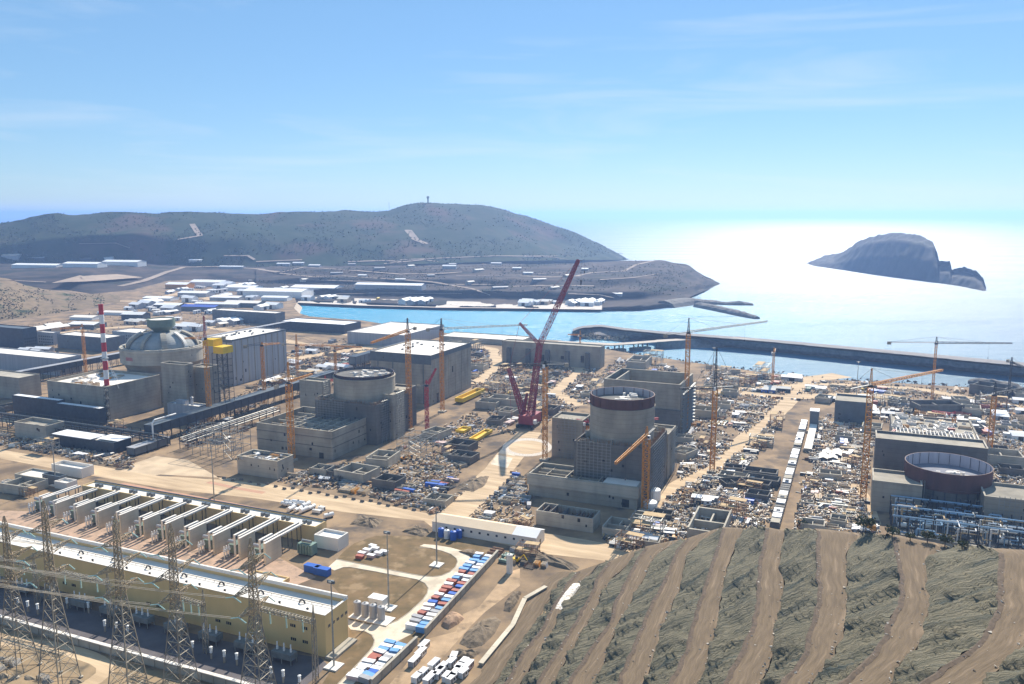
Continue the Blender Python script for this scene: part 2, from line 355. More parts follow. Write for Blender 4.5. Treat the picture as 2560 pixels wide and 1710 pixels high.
# ------------------------------------------------------------------ terraced slope in front, right
def c3(*pts): return [(1280 + x * .2726, 1290 + y * .2726) for x, y in pts]
B_ = [
 c3((560, 512), (440, 600), (320, 790), (200, 1000), (60, 1190), (-80, 1400), (-180, 1540)),
 c3((610, 512), (512, 600), (410, 790), (285, 1000), (150, 1200), (10, 1400), (-80, 1540)),
 c3((845, 432), (640, 600), (490, 800), (400, 1000), (270, 1200), (160, 1400), (80, 1540)),
 c3((890, 425), (775, 600), (685, 800), (560, 1000), (440, 1200), (320, 1400), (230, 1540)),
 c3((1190, 300), (1060, 450), (885, 600), (790, 800), (690, 1000), (560, 1200), (450, 1400), (370, 1540)),
 c3((1225, 292), (1140, 450), (1040, 600), (950, 800), (880, 1000), (720, 1200), (600, 1400), (530, 1540)),
 c3((1540, 222), (1400, 300), (1250, 450), (1190, 600), (1090, 800), (960, 1000), (880, 1200), (820, 1400), (740, 1540)),
 c3((1610, 218), (1500, 300), (1460, 450), (1410, 600), (1280, 800), (1200, 1000), (1110, 1200), (1030, 1400), (960, 1540)),
 c3((1905, 122), (1640, 300), (1590, 450), (1560, 600), (1490, 800), (1400, 1000), (1320, 1200), (1270, 1400), (1220, 1540)),
 c3((1938, 118), (1880, 300), (1830, 450), (1780, 600), (1700, 800), (1650, 1000), (1600, 1200), (1530, 1400), (1450, 1540)),
 c3((2120, 125), (2030, 300), (1990, 450), (1950, 600), (1900, 800), (1890, 1000), (1820, 1200), (1780, 1400), (1710, 1540)),
 c3((2335, 118), (2290, 300), (2270, 450), (2255, 600), (2245, 800), (2200, 1000), (2125, 1200), (2020, 1400), (1940, 1540)),
 c3((2510, 155), (2470, 250), (2470, 400), (2490, 650), (2462, 850), (2410, 1070), (2368, 1290), (2280, 1540)),
 c3((2803, 140), (2802, 300), (2798, 430), (2818, 700), (2792, 870), (2748, 1000), (2680, 1250), (2580, 1430), (2478, 1540)),
 c3((3200, 182), (3050, 330), (3085, 560), (3068, 800), (3050, 980), (3030, 1100), (2950, 1290), (2840, 1440), (2760, 1540)),
 c3((3500, 195), (3538, 480), (3548, 780), (3478, 960), (3428, 1120), (3328, 1230), (3218, 1350), (3108, 1440), (3008, 1540)),
 c3((3990, 300), (3790, 370), (3800, 480), (3830, 560), (3790, 640), (3840, 720), (3820, 870), (3770, 1000), (3730, 1180), (3550, 1380), (3470, 1540)),
 c3((4475, 345), (4478, 420), (4468, 560), (4458, 700), (4478, 850), (4428, 960), (4338, 1060), (4248, 1200), (4088, 1320), (3908, 1430), (3748, 1540)),
 c3((4950, 370), (4930, 700), (4850, 900), (4750, 1090), (4560, 1300), (4380, 1500), (4300, 1600)),
 c3((5400, 380), (5380, 700), (5300, 900), (5200, 1090), (5050, 1300), (4900, 1500), (4800, 1600)),
]
RISE = [4, 5, 5.5, 6.5, 7.5, 9, 9.5, 11, 11.5, 12]
NS = 110
def resample(pts, n):
    # extend below the frame
    a, b = pts[-2], pts[-1]; k = 420 / max(1, b[1] - a[1]); pts = pts + [(b[0] + (b[0] - a[0]) * k * .9, b[1] + 420)]
    y0, y1 = pts[0][1], pts[-1][1]; o = []
    q = [(p[1], p[0]) for p in pts]
    for i in range(n):
        t = i / (n - 1); v = y0 + (y1 - y0) * t; o.append((lerp_pts(q, v)[0], v))
    return o
z = .4; lines = []
for i, pl in enumerate(B_):
    if i % 2: z += RISE[i // 2]
    W_ = [G(u, v, z) for u, v in resample(pl, NS)]
    # smooth the traced line a little, then run it over the far edge and down to the site
    for _ in range(2):
        W_ = [W_[0]] + [(W_[k - 1] + W_[k] * 2 + W_[k + 1]) / 4 for k in range(1, NS - 1)] + [W_[-1]]
    for k_ in range(2, NS):
        W_[k_].x += vnoise(Vector((k_ * .35, i * 3.7, 0))) * .9 + vnoise(Vector((k_ * .11, i * 2.3, 5))) * 1.0
    d = (W_[0] - W_[3]); d.z = 0; d = (d.normalized() + Vector((-.25, .9, 0))).normalized()
    e1 = W_[0] + d * (2 + z * .05); e1.z = z - .5
    e2 = W_[0] + d * (4 + z * .75); e2.z = -1.0
    lines.append([e2, e1.lerp(e2, .5), e1] + W_)
mb = MB(); NL = NS + 3; UVS = []
def strip(la, lb, mi, nx, amp, fq):
    o = len(mb.v)
    for k in range(NL):
        for j in range(nx + 1):
            t = j / nx; p = la[k].lerp(lb[k], t)
            arc = k * 3.0; wdt = (la[k] - lb[k]).length; UVS.append((arc + (.95 * t * wdt if mi == 1 else 0), t * wdt, mi))
            if 0 < j < nx or mi == 1:
                h = fractal(Vector((p.x * fq, p.y * fq, 5.1)), 1, 2, 5) * amp * (.35 if j in (0, nx) else 1)
                if mi == 1: h = (fractal(Vector(((arc + t * wdt * .95) * .15, t * .9 + la[0].x * .1, 2.2)), 1, 2, 5) * .95 + h / amp * .22) * amp * (.4 if j in (0, nx) else 1)
                if mi == 1: p = p + Vector((-.7, .3, 0)) * h * .8 + Vector((0, 0, h * .45))
                else: p = p + Vector((0, 0, abs(h)))
            mb.v.append(tuple(p))
    for k in range(NL - 1):
        for j in range(nx):
            a = o + k * (nx + 1) + j; mb.f.append((a, a + nx + 1, a + nx + 2, a + 1)); mb.m.append(mi)
first = [p + Vector((-14, 0, 0)) for p in lines[0]]
for p in first: p.z = -.3
strip(first, lines[0], 0, 2, .2, .1)
for i in range(len(lines) - 1):
    if i % 2 == 0: strip(lines[i], lines[i + 1], 1, 14, 3.2, .13)
    else: strip(lines[i], lines[i + 1], 0, 5, .35, .14)
SLOPE = BVHTree.FromPolygons([Vector(v) for v in mb.v], mb.f)
so = struct(mb.build('terraced_slope', ['bench', 'face'], smooth=True)); uvl = so.data.uv_layers.new(name='UVMap')
for lp in so.data.loops: uvl.data[lp.index].uv = UVS[lp.vertex_index][:2]
for nm, rot, sca in (('face', 0, (.40, .07, 1)), ('bench', 0, (.05, .7, 1))):   # grain along each strip: gullies down the faces, wheel tracks along the benches
    t = M[nm].node_tree; mps = [n for n in t.nodes if n.type == 'MAPPING'][0]; uvn = t.nodes.new('ShaderNodeUVMap'); uvn.uv_map = 'UVMap'
    t.links.new(uvn.outputs[0], mps.inputs[0]); mps.inputs['Scale'].default_value = sca; mps.inputs['Rotation'].default_value = (0, 0, rot)
    for n in t.nodes:
        if n.type == 'TEX_NOISE': n.inputs['Scale'].default_value = {'face': 1.5, 'bench': 1.4}[nm] if n.inputs['Detail'].default_value > 5 else {'face': .3, 'bench': .7}[nm]
# dark soil drains along the bench lips
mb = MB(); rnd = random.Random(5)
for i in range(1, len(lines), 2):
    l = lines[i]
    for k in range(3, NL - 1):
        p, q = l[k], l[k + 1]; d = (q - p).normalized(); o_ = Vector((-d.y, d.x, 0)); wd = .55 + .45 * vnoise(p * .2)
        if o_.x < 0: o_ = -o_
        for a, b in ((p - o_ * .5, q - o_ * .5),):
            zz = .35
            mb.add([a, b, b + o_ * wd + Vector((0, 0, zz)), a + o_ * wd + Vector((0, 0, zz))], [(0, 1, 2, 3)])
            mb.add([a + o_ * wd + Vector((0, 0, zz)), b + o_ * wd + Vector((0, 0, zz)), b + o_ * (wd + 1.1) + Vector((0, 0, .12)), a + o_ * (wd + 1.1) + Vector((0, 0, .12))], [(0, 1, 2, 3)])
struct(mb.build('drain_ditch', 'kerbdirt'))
# pale stones and rags lying along the benches: rubble, uncountable
mb = MB()
for i in range(1, len(lines) - 1, 2):
    for _ in range(240):
        k = rnd.randrange(3, NL - 16); t = rnd.choice((.03, .06, .9, .95, rnd.random()))
        p = lines[i][k].lerp(lines[i + 1][k], t) + Vector((rnd.uniform(-.5, .5), rnd.uniform(-.5, .5), .15)); s_ = rnd.choice((.12, .16, .2, .3, .55)) * rnd.uniform(.6, 1.3)
        vs = [p + Vector((rnd.uniform(-1, 1), rnd.uniform(-1, 1), rnd.uniform(-.3, .7))) * s_ for _ in range(6)]
        mb.add(vs, [(0, 1, 2), (0, 2, 3), (0, 3, 4), (0, 4, 5), (0, 5, 1), (1, 3, 5), (1, 2, 4)])
M['pale_stone'] = mat('pale_stone', (.62, .56, .48), (.42, .36, .30), .8)
tag(mb.build('rubble', 'pale_stone'), 'pale stones and scraps strewn over the benches of the terraced slope', 'rubble', kind='stuff')
# white heap on one bench
def on_slope(u, v):
    d = ray(u, v).normalized(); h = SLOPE.ray_cast(Vector((0, 0, HC)), d)
    return h[0] if h[0] is not None else G(u, v, 0)
def heap(name, pts, h, m, label, cat, amp=.6, n=26, group=None, fq=.35):
    """a low mound on the ground over a pixel polygon"""
    P = [on_slope(u, v) if cat == 'white heap' else G(u, v, 0) for u, v in pts]; c = sum(P, Vector()) / len(P)
    ring = []
    for i in range(n):
        t = i / n * len(P); a = P[int(t) % len(P)]; b = P[(int(t) + 1) % len(P)]; ring.append(a.lerp(b, t - int(t)))
    mb = MB(); lev = (0, .25, .5, .75, .93)
    for k, lv in enumerate(lev):
        for p in ring:
            q = p.lerp(c, lv); hh = h * math.sin(min(1, lv * 1.15) * math.pi / 2)
            nzv = fractal(Vector((q.x * fq, q.y * fq, 2)), 1, 2, 4) * amp
            mb.v.append((q.x, q.y, q.z + hh + (nzv if k else -.4)))
    for k in range(len(lev) - 1):
        for i in range(n): mb.f.append((k * n + i, k * n + (i + 1) % n, (k + 1) * n + (i + 1) % n, (k + 1) * n + i)); mb.m.append(0)
    mb.f.append(tuple((len(lev) - 1) * n + i for i in range(n))); mb.m.append(0)
    # loops run clockwise in some polygons; harmless for a closed lit mound
    return tag(mb.build(name, m), label, cat, group)
M['lime'] = mat('white_debris', (.80, .75, .68), (.45, .38, .30), .9, detail=8, lo=.45, hi=.6)
heap('debris_heap', c3((560, 600), (640, 615), (560, 730), (500, 820), (420, 870), (375, 870), (430, 760)), .5, 'lime', 'long heap of white debris spilled along a lower bench of the slope', 'white heap', .35)
# ------------------------------------------------------------------ roads and yards on the plain (thin sheets, 4 mm and more apart)
def k6(*pts): return [(640 + x * .2726, 1290 + y * .2726) for x, y in pts]
def k5(*pts): return [(x * .2726, 1290 + y * .2726) for x, y in pts]
def dd(*pts): return [(x * 1.0907, y * 1.0907) for x, y in pts]
def sheet(name, pts, m, z): return struct(poly_sheet(name, [G(u, v, z) for u, v in pts], m))
ROADS = []
def ribbon(name, pts, wd, m, z, w2=None):
    P = [G(u, v, z) for u, v in pts]; Q = []
    for a, b in zip(P, P[1:]):
        k = max(1, int((b - a).length / 6)); Q += [a.lerp(b, i / k) for i in range(k)]
    Q.append(P[-1])
    for _ in range(3): Q = [Q[0]] + [(Q[i - 1] + Q[i] * 2 + Q[i + 1]) / 4 for i in range(1, len(Q) - 1)] + [Q[-1]]
    mb = MB(); n = len(Q); ROADS.extend((q_, wd / 2) for q_ in Q)
    for i in range(n):
        d = (Q[min(n - 1, i + 1)] - Q[max(0, i - 1)]).normalized(); o_ = Vector((-d.y, d.x, 0)); ww = wd if w2 is None else wd + (w2 - wd) * i / (n - 1)
        ww *= 1 + .16 * vnoise(Q[i] * .05)
        mb.v += [tuple(Q[i] - o_ * ww / 2), tuple(Q[i] + o_ * ww / 2)]
    for i in range(n - 1): mb.f.append((2 * i, 2 * i + 2, 2 * i + 3, 2 * i + 1)); mb.m.append(0)
    mb.f = [f[::-1] if False else f for f in mb.f]
    return struct(mb.build(name, m))
sheet('dirt_road', [(-120, 1108), (0, 1124), (200, 1156), (330, 1180), (400, 1190), (560, 1200), (690, 1212), (900, 1250), (1090, 1288), (1350, 1330), (1480, 1352), (1600, 1376), (1530, 1404), (1500, 1400), (1360, 1384), (1085, 1322), (1060, 1302), (860, 1280), (640, 1246), (420, 1222), (200, 1184), (0, 1146), (-120, 1128)], 'road', .02)
sheet('dirt_yard', [(285, 1178), (350, 1196), (400, 1186), (590, 1196), (575, 1215), (540, 1190), (470, 1150), (390, 1140), (330, 1160)], mat('pale_yard', (.62, .47, .31), (.44, .33, .22), .06, .95, detail=8), .012)
ribbon('dirt_road', dd((1030, 1190), (1110, 1120), (1180, 1030), (1215, 990)), 24, 'road', .028, 20)
ribbon('dirt_road', dd((1480, 1165), (1560, 1110), (1640, 1070), (1740, 980), (1790, 930), (1850, 870), (1930, 860)), 13, 'road', .026, 26)
ribbon('dirt_road', dd((1000, 860), (1090, 880), (1140, 840), (1130, 800), (1020, 780)), 16, 'road', .024)
ribbon('dirt_road', dd((1100, 780), (1300, 810), (1330, 850), (1270, 900), (1330, 930)), 16, 'road', .016)
ribbon('dirt_road', dd((1560, 905), (1700, 890), (1900, 880), (2100, 890), (2347, 935), (2500, 960)), 14, 'road', .03)
ribbon('dirt_road', dd((1700, 900), (1800, 910), (1960, 905), (2060, 910)), 20, 'road', .018)
ribbon('dirt_road', dd((1960, 1110), (1985, 1150), (2000, 1200)), 9, 'road', .02)
ribbon('dirt_road', dd((0, 960), (60, 980), (140, 1010)), 8, 'road', .03)
ribbon('dirt_road', dd((330, 690), (500, 700), (560, 720), (640, 745), (760, 760), (860, 775)), 22, 'road', .02)
ribbon('dirt_road', dd((60, 700), (220, 690), (330, 690), (420, 670), (500, 690)), 20, 'road', .03)
ribbon('dirt_road', dd((30, 780), (200, 755), (420, 740), (600, 770), (700, 790)), 18, 'road', .014)
ribbon('dirt_road', dd((640, 830), (720, 815), (820, 800), (900, 790)), 24, 'road', .034)
sheet('scrub_ground', k6((500, 1700), (700, 1400), (845, 1190), (860, 950), (830, 780), (700, 640), (640, 540), (720, 420), (800, 330), (900, 250), (1100, 180), (1480, 180), (2000, 250), (2230, 330), (1555, 1080), (1480, 1150), (1085, 1540), (950, 1700)), 'scrubland', .008)
sheet('concrete_road', k6((760, 1700), (880, 1560), (1010, 1400), (1100, 1290), (1200, 1200), (1440, 1075), (1475, 960), (1560, 830), (1700, 680), (1850, 545), (1955, 440), (1968, 390), (1950, 350), (1900, 320), (1780, 288), (1640, 265), (1540, 258), (1500, 275),
   (1600, 292), (1700, 318), (1790, 350), (1840, 390), (1850, 420), (1830, 470), (1780, 515), (1700, 550), (1620, 560), (1530, 552), (1400, 530), (740, 398), (660, 470), (720, 500), (800, 470), (860, 468), (1100, 510), (1480, 582), (1550, 615), (1580, 660), (1570, 710), (1530, 770), (1400, 890), (1300, 960), (1230, 990), (1150, 1002), (1040, 1000), (835, 950),
   (838, 1000), (870, 1042), (1000, 1058), (1060, 1090), (1087, 1140), (1075, 1190), (1040, 1240), (900, 1390), (750, 1540), (620, 1700)), 'croad', .035)
# kerbs along the grass islands
def kerb(pts, wd=.45, h=.14):
    P = [G(u, v, 0) for u, v in pts]; mb = MB()
    for a, b in zip(P, P[1:]):
        d = (b - a).normalized(); o_ = Vector((-d.y, d.x, 0)); mb.box(a, d, (b - a).length + .1, o_, wd, 0, h + .03)
    return struct(mb.build('kerb', 'kerbmat'))
M['kerbmat'] = mat('kerb_stone', (.42, .37, .30), (.33, .29, .23), .5)
kerb(k6((1500, 292), (1600, 295), (1700, 321), (1788, 352), (1836, 391), (1845, 420), (1826, 468), (1776, 512), (1700, 546), (1620, 556), (1530, 549), (1400, 527), (740, 395)))
kerb(k6((720, 503), (800, 473), (860, 471), (1100, 513), (1478, 585), (1546, 617), (1576, 660), (1566, 710), (1526, 767), (1398, 886), (1298, 956), (1230, 986), (1150, 998), (1040, 996), (835, 946)))
kerb(k6((870, 1046), (1000, 1062), (1057, 1093), (1083, 1140), (1071, 1190), (1036, 1240), (898, 1388), (750, 1537), (620, 1697)))
sheet('asphalt_yard', k5((-400, 560), (0, 640), (1000, 900), (2300, 1200), (2940, 1300), (3000, 1360), (2900, 1480), (2600, 1700), (2460, 1650), (2150, 1545), (0, 960), (-400, 850)), 'asphalt', .02)
M['redsoil'] = mat('red_soil', (.52, .29, .19), (.40, .235, .16), .2, .95, detail=7)
M['pinkslab'] = mat('pink_sand', (.50, .335, .235), (.34, .24, .17), .2, .95, detail=10, c3=(.22, .165, .125), s3=.16)
sheet('gravel_yard', k5((-300, -60), (400, -40), (1200, 120), (1900, 260), (2500, 350), (2900, 560), (2600, 680), (2200, 560), (1400, 370), (0, 80)), 'pinkslab', .014)
ribbon('red_soil_strip', [(300, 1210), (420, 1232), (560, 1258), (700, 1285), (800, 1305)], 6, 'redsoil', .03)
ribbon('red_soil_strip', [(520, 1205), (600, 1222), (660, 1232)], 4, 'redsoil', .04)
sheet('foreground_soil', k5((-300, 900), (0, 1010), (2200, 1630), (2600, 1760), (2400, 2100), (-400, 1700)), mat('brown_soil', (.36, .255, .15), (.24, .18, .11), .12, .95, detail=9, c3=(.13, .105, .07), s3=.12), .006)
ribbon('dirt_track', k5((-100, 1130), (500, 1190), (900, 1310), (1100, 1420), (700, 1600)), 7, 'road', .02)
sheet('soil_track', k6((1100, 1700), (1480, 1230), (1560, 1130), (1830, 1060), (1900, 900), (2050, 830), (2300, 520), (2420, 480), (2420, 640), (2100, 880), (1960, 1020), (1700, 1310), (1560, 1480), (1400, 1700)), mat('orange_soil', (.50, .345, .21), (.33, .23, .14), .1, .95, detail=11, bump=.3, c3=(.24, .17, .105), s3=.12), .022)
sheet('helipad', [(1318 + 62 * math.cos(t / 24 * math.tau), 1118 + 23 * math.sin(t / 24 * math.tau)) for t in range(23, -1, -1)], 'pale_stone', .05)
sheet('helipad_centre', [(1318 + 47 * math.cos(t / 24 * math.tau), 1118 + 17 * math.sin(t / 24 * math.tau)) for t in range(23, -1, -1)], 'road', .06)
sheet('quay_apron', [(742, 756.5), (900, 763.5), (1100, 769), (1300, 771), (1505, 774), (1505, 760), (1300, 757), (1100, 752), (900, 746), (760, 741)], 'quay', -4.6)
# light dirt roads climbing over the far terraces
def drape(name, pts, wd, m, lift=2.5):
    Q = []
    for a, b in zip(pts, pts[1:]):
        k = max(2, int((abs(b[0] - a[0]) + abs(b[1] - a[1])) / 5)); Q += [hit(a[0] + (b[0] - a[0]) * i / k, a[1] + (b[1] - a[1]) * i / k) for i in range(k)]
    mb = MB(); n = len(Q)
    for i in range(n):
        d = Q[min(n - 1, i + 1)] - Q[max(0, i - 1)]; d.z = 0
        d = d.normalized() if d.length > .01 else Vector((1, 0, 0)); o_ = Vector((-d.y, d.x, 0))
        for s_ in (-1, 1):
            p = Q[i] + o_ * wd / 2 * s_; zs = [p.z + .4]
            for tr in TERR:
                h = tr.ray_cast(Vector((p.x, p.y, 400)), Vector((0, 0, -1)))
                if h[0] is not None: zs.append(h[0].z + .5)
            mb.v.append((p.x, p.y, min(max(zs), p.z + lift)))
    for i in range(n - 1): mb.f.append((2 * i, 2 * i + 2, 2 * i + 3, 2 * i + 1)); mb.m.append(0)
    return struct(mb.build(name, m))
M['farroad'] = mat('far_track', (.36, .28, .22), (.25, .20, .16), .03, .95)
for pts, wd in (
  ([(300, 716), (360, 703), (420, 680), (460, 668), (540, 667), (640, 672), (700, 682)], 16), ([(700, 682), (760, 668), (850, 674), (1000, 686), (1110, 684), (1160, 680)], 9),
  ([(700, 684), (780, 692), (860, 690), (960, 697), (1080, 706), (1180, 722), (1230, 740)], 9), ([(1105, 660), (1200, 659), (1240, 664)], 7), ([(1280, 716), (1400, 714), (1490, 716)], 8),
  ([(1440, 690), (1480, 682), (1560, 678), (1590, 662), (1640, 651)], 10), ([(1420, 735), (1500, 738), (1540, 747)], 6), ([(1020, 575), (1040, 600), (1070, 612)], 26), ([(960, 660), (1060, 650), (1100, 655)], 10),
  ([(640, 655), (760, 650)], 8), ([(0, 700), (120, 706)], 6), ([(480, 560), (500, 590), (440, 600)], 18), ([(1140, 690), (1300, 688), (1420, 680)], 5), ([(1000, 650), (1240, 640), (1400, 640)], 7)):
    drape('hill_track', pts, wd, 'farroad')
drape('cut_bank', [(165, 704), (330, 692)], 90, 'bank', 14)
for pts, wd in (([(760, 700), (900, 704), (1050, 712), (1240, 712)], 5), ([(1060, 672), (1200, 668), (1330, 670)], 6), ([(1250, 640), (1380, 643), (1460, 655)], 8), ([(840, 735), (980, 733), (1160, 735)], 6), ([(1500, 700), (1580, 695), (1650, 684)], 6), ([(870, 655), (960, 652), (1010, 655)], 12), ([(560, 640), (620, 640), (640, 652)], 10), ([(200, 610), (290, 608), (330, 622)], 14), ([(1300, 690), (1380, 693), (1460, 690)], 12)):
    drape('hill_track', pts, wd, 'farroad')
# ------------------------------------------------------------------ concrete and cladding
def concrete(name, c1, c2, line=.12, lz=3.0):
    m = mat(name, c1, c2, .06, .9, detail=8, bump=.05, spec=.15)
    t = m.node_tree; b = t.nodes['Principled BSDF']; src = b.inputs['Base Color'].links[0].from_socket
    g = t.nodes.new('ShaderNodeNewGeometry'); mp_ = t.nodes.new('ShaderNodeMapping'); mp_.inputs['Scale'].default_value = (.16, .16, .03); t.links.new(g.outputs['Position'], mp_.inputs[0])
    n = t.nodes.new('ShaderNodeTexNoise'); n.inputs['Scale'].default_value = 1; n.inputs['Detail'].default_value = 5; t.links.new(mp_.outputs[0], n.inputs['Vector'])
    r = t.nodes.new('ShaderNodeMapRange'); r.inputs[1].default_value = .4; r.inputs[2].default_value = .7; r.inputs[3].default_value = 1; r.inputs[4].default_value = .8; t.links.new(n.outputs['Fac'], r.inputs[0])
    sx = t.nodes.new('ShaderNodeSeparateXYZ'); t.links.new(g.outputs['Position'], sx.inputs[0])
    d1 = t.nodes.new('ShaderNodeMath'); d1.operation = 'DIVIDE'; d1.inputs[1].default_value = lz; t.links.new(sx.outputs['Z'], d1.inputs[0])
    f1 = t.nodes.new('ShaderNodeMath'); f1.operation = 'FRACT'; t.links.new(d1.outputs[0], f1.inputs[0])
    l1 = t.nodes.new('ShaderNodeMath'); l1.operation = 'LESS_THAN'; l1.inputs[1].default_value = line; t.links.new(f1.outputs[0], l1.inputs[0])
    r1 = t.nodes.new('ShaderNodeMapRange'); r1.inputs[3].default_value = 1; r1.inputs[4].default_value = .86; t.links.new(l1.outputs[0], r1.inputs[0])
    mu = t.nodes.new('ShaderNodeMath'); mu.operation = 'MULTIPLY'; t.links.new(r.outputs[0], mu.inputs[0]); t.links.new(r1.outputs[0], mu.inputs[1])
    mm = t.nodes.new('ShaderNodeMix'); mm.data_type = 'RGBA'; mm.blend_type = 'MULTIPLY'; mm.inputs['Factor'].default_value = 1
    t.links.new(src, mm.inputs['A']); t.links.new(mu.outputs[0], mm.inputs['B']); t.links.new(mm.outputs['Result'], b.inputs['Base Color'])
    return m
M['conc'] = concrete('grey_concrete', (.43, .385, .31), (.29, .262, .215))
M['conc_l'] = concrete('pale_concrete', (.51, .46, .375), (.37, .335, .275))
M['cream'] = concrete('cream_concrete', (.66, .585, .46), (.56, .49, .38), .06)
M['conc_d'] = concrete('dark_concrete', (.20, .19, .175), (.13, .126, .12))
M['yellow_wall'] = mat('ochre_wall', (.76, .53, .24), (.67, .46, .205), .08, .8, detail=8, stretch=(1, 1, .3))
M['yellow_wall2'] = mat('ochre_wall_pale', (.68, .50, .25), (.60, .44, .22), .05, .8, detail=5)
M['roof_l'] = mat('pale_roof', (.80, .745, .67), (.72, .66, .585), .06, .8, detail=7)
M['roof_w'] = mat('white_roof', (.85, .84, .83), (.74, .73, .73), .04, .6, detail=6)
M['clad'] = mat('grey_cladding', (.40, .395, .40), (.31, .31, .325), .35, .5, stretch=(1, 1, .03))
M['clad_d'] = mat('dark_cladding', (.055, .075, .095), (.04, .05, .065), .3, .45)
M['clad_b'] = mat('slate_cladding', (.13, .155, .17), (.10, .115, .13), .2, .5)
M['dsteel'] = mat('dark_steel', (.05, .06, .07), (.03, .036, .042), .5, .5, metal=.3)
M['gsteel'] = mat('galvanised_steel', (.36, .37, .36), (.26, .27, .26), .5, .5, metal=.4)
M['maroon'] = mat('red_primer_steel', (.115, .05, .045), (.075, .035, .034), .25, .7, stretch=(1, 1, .2))
M['liner'] = mat('grey_liner', (.42, .40, .42), (.34, .325, .34), .2, .7, stretch=(1, 1, .15))
M['window'] = mat('dark_window', (.02, .025, .03), (.03, .035, .04), .5, .2)
M['white'] = mat('white_paint', (.80, .79, .77), (.70, .69, .67), .2, .5)
M['red'] = mat('red_paint', (.50, .035, .05), (.42, .03, .045), .3, .5)
M['orange'] = mat('orange_crane_paint', (.64, .27, .035), (.55, .22, .03), .3, .5)
M['yellow'] = mat('yellow_paint', (.80, .52, .02), (.70, .45, .02), .3, .5)
M['cranered'] = mat('crane_red_paint', (.33, .045, .06), (.25, .035, .05), .3, .5)
M['green'] = mat('grey_green_paint', (.17, .22, .18), (.13, .175, .14), .3, .6)
M['blue'] = mat('blue_paint', (.035, .13, .50), (.03, .11, .42), .3, .5)
M['rust'] = mat('rusted_rebar', (.34, .20, .12), (.24, .15, .10), .4, .9)
M['timber'] = mat('form_timber', (.55, .40, .22), (.42, .30, .17), .5, .9)
M['cable'] = mat('line_cable', (.50, .45, .36), (.42, .38, .30), .5, .5, metal=.5)
M['glassins'] = mat('insulator_glass', (.50, .68, .60), (.42, .60, .52), .5, .3)
FOOT = []      # footprints (centre, half sizes, axis) kept clear of yard clutter
class Fit:
    """a box in the site's grid: near corner at ground pixel (cu,cv), its left face reaching column lu, right face column ru, top edge row tv"""
    def __init__(s, cu, cv, lu, ru, tv, keep=True, a=AX, b=BX, lb=None):
        s.c = G(cu, cv, 0); s.a = a; s.b = b; s.h = hgt(s.c, tv)
        top = Vector((s.c.x, s.c.y, s.h))
        s.la = along(top, -a, lu); s.lb = along(top, b, ru) if lb is None else lb
        if keep: FOOT.append((s.c - a * s.la / 2 + b * s.lb / 2, s.la / 2 + 2, s.lb / 2 + 2))
        s.mid = s.c - a * s.la / 2 + b * s.lb / 2
    def p(s, i, j, z=0): q = s.c - s.a * i + s.b * j; return Vector((q.x, q.y, z))
    def shell(s, mb, z0, z1, th=.6, mi=0, par=1.2, mroof=1, i0=0., i1=None, j0=0., j1=None):
        """walls with a parapet and an inset roof"""
        i1 = s.la if i1 is None else i1; j1 = s.lb if j1 is None else j1
        A_ = -s.a
        def bx(a0, a1, b0, b1, za, zb, m_, t_=None): mb.box(s.c, s.b, b1, A_, a1, za, zb, m_, t_, a0=b0, b0=a0)
        bx(i0, i1, j0, j0 + th, z0, z1, mi); bx(i0, i1, j1 - th, j1, z0, z1, mi)
        bx(i0, i0 + th, j0 + th, j1 - th, z0, z1, mi); bx(i1 - th, i1, j0 + th, j1 - th, z0, z1, mi)
        bx(i0 + th, i1 - th, j0 + th, j1 - th, z1 - par - .4, z1 - par, mroof)
    def bx(s, mb, i0, i1, j0, j1, z0, z1, mi=0, top=None): mb.box(s.c, s.b, j1, -s.a, i1, z0, z1, mi, top, a0=j0, b0=i0)
rnd = random.Random(11)
def openings(f, root, face, rects, name='window', m='window', proud=.06):
    """rects (t0,t1,z0,z1) on face 'L' (towards -A run) or 'R'"""
    for t0, t1, z0, z1 in rects:
        mb = MB()
        if face == 'L': f.bx(mb, t0, t1, -proud, .05, z0, z1)
        else: f.bx(mb, -proud, .05, t0, t1, z0, z1)
        mb.build(name, m, root)
def simple_building(name, label, cat, f, wall, roof, group=None, par=1.0, wins=(), doors=(), extra=None):
    r = empty(name, f.c, label, cat, group)
    mb = MB(); f.shell(mb, 0, f.h, par=par, mroof=0); mb.build('wall', wall, r)
    mb = MB(); f.bx(mb, .6, f.la - .6, .6, f.lb - .6, f.h - par, f.h - par + .03); mb.build('roof', roof, r)
    for face, rects in wins: openings(f, r, face, rects)
    for face, rects in doors: openings(f, r, face, rects, 'door', 'dsteel')
    if extra: extra(f, r)
    return r
def cap(f, r, m='conc_l'):
    mb = MB(); h = f.h
    f.bx(mb, -.15, f.la + .15, -.15, .75, h, h + .25); f.bx(mb, -.15, f.la + .15, f.lb - .75, f.lb + .15, h, h + .25)
    f.bx(mb, -.15, .75, .75, f.lb - .75, h, h + .25); f.bx(mb, f.la - .75, f.la + .15, .75, f.lb - .75, h, h + .25)
    mb.build('parapet_cap', m, r)
def randwins(f, n, face, z0, z1, w=1.6, h=2.4, seed=1):
    q = random.Random(seed); ln = f.la if face == 'L' else f.lb; o = []
    for _ in range(n):
        t = q.uniform(2, ln - 4); zz = q.uniform(z0, z1); o.append((t, t + w * q.uniform(.6, 1.4), zz, zz + h * q.uniform(.5, 1.2)))
    return o
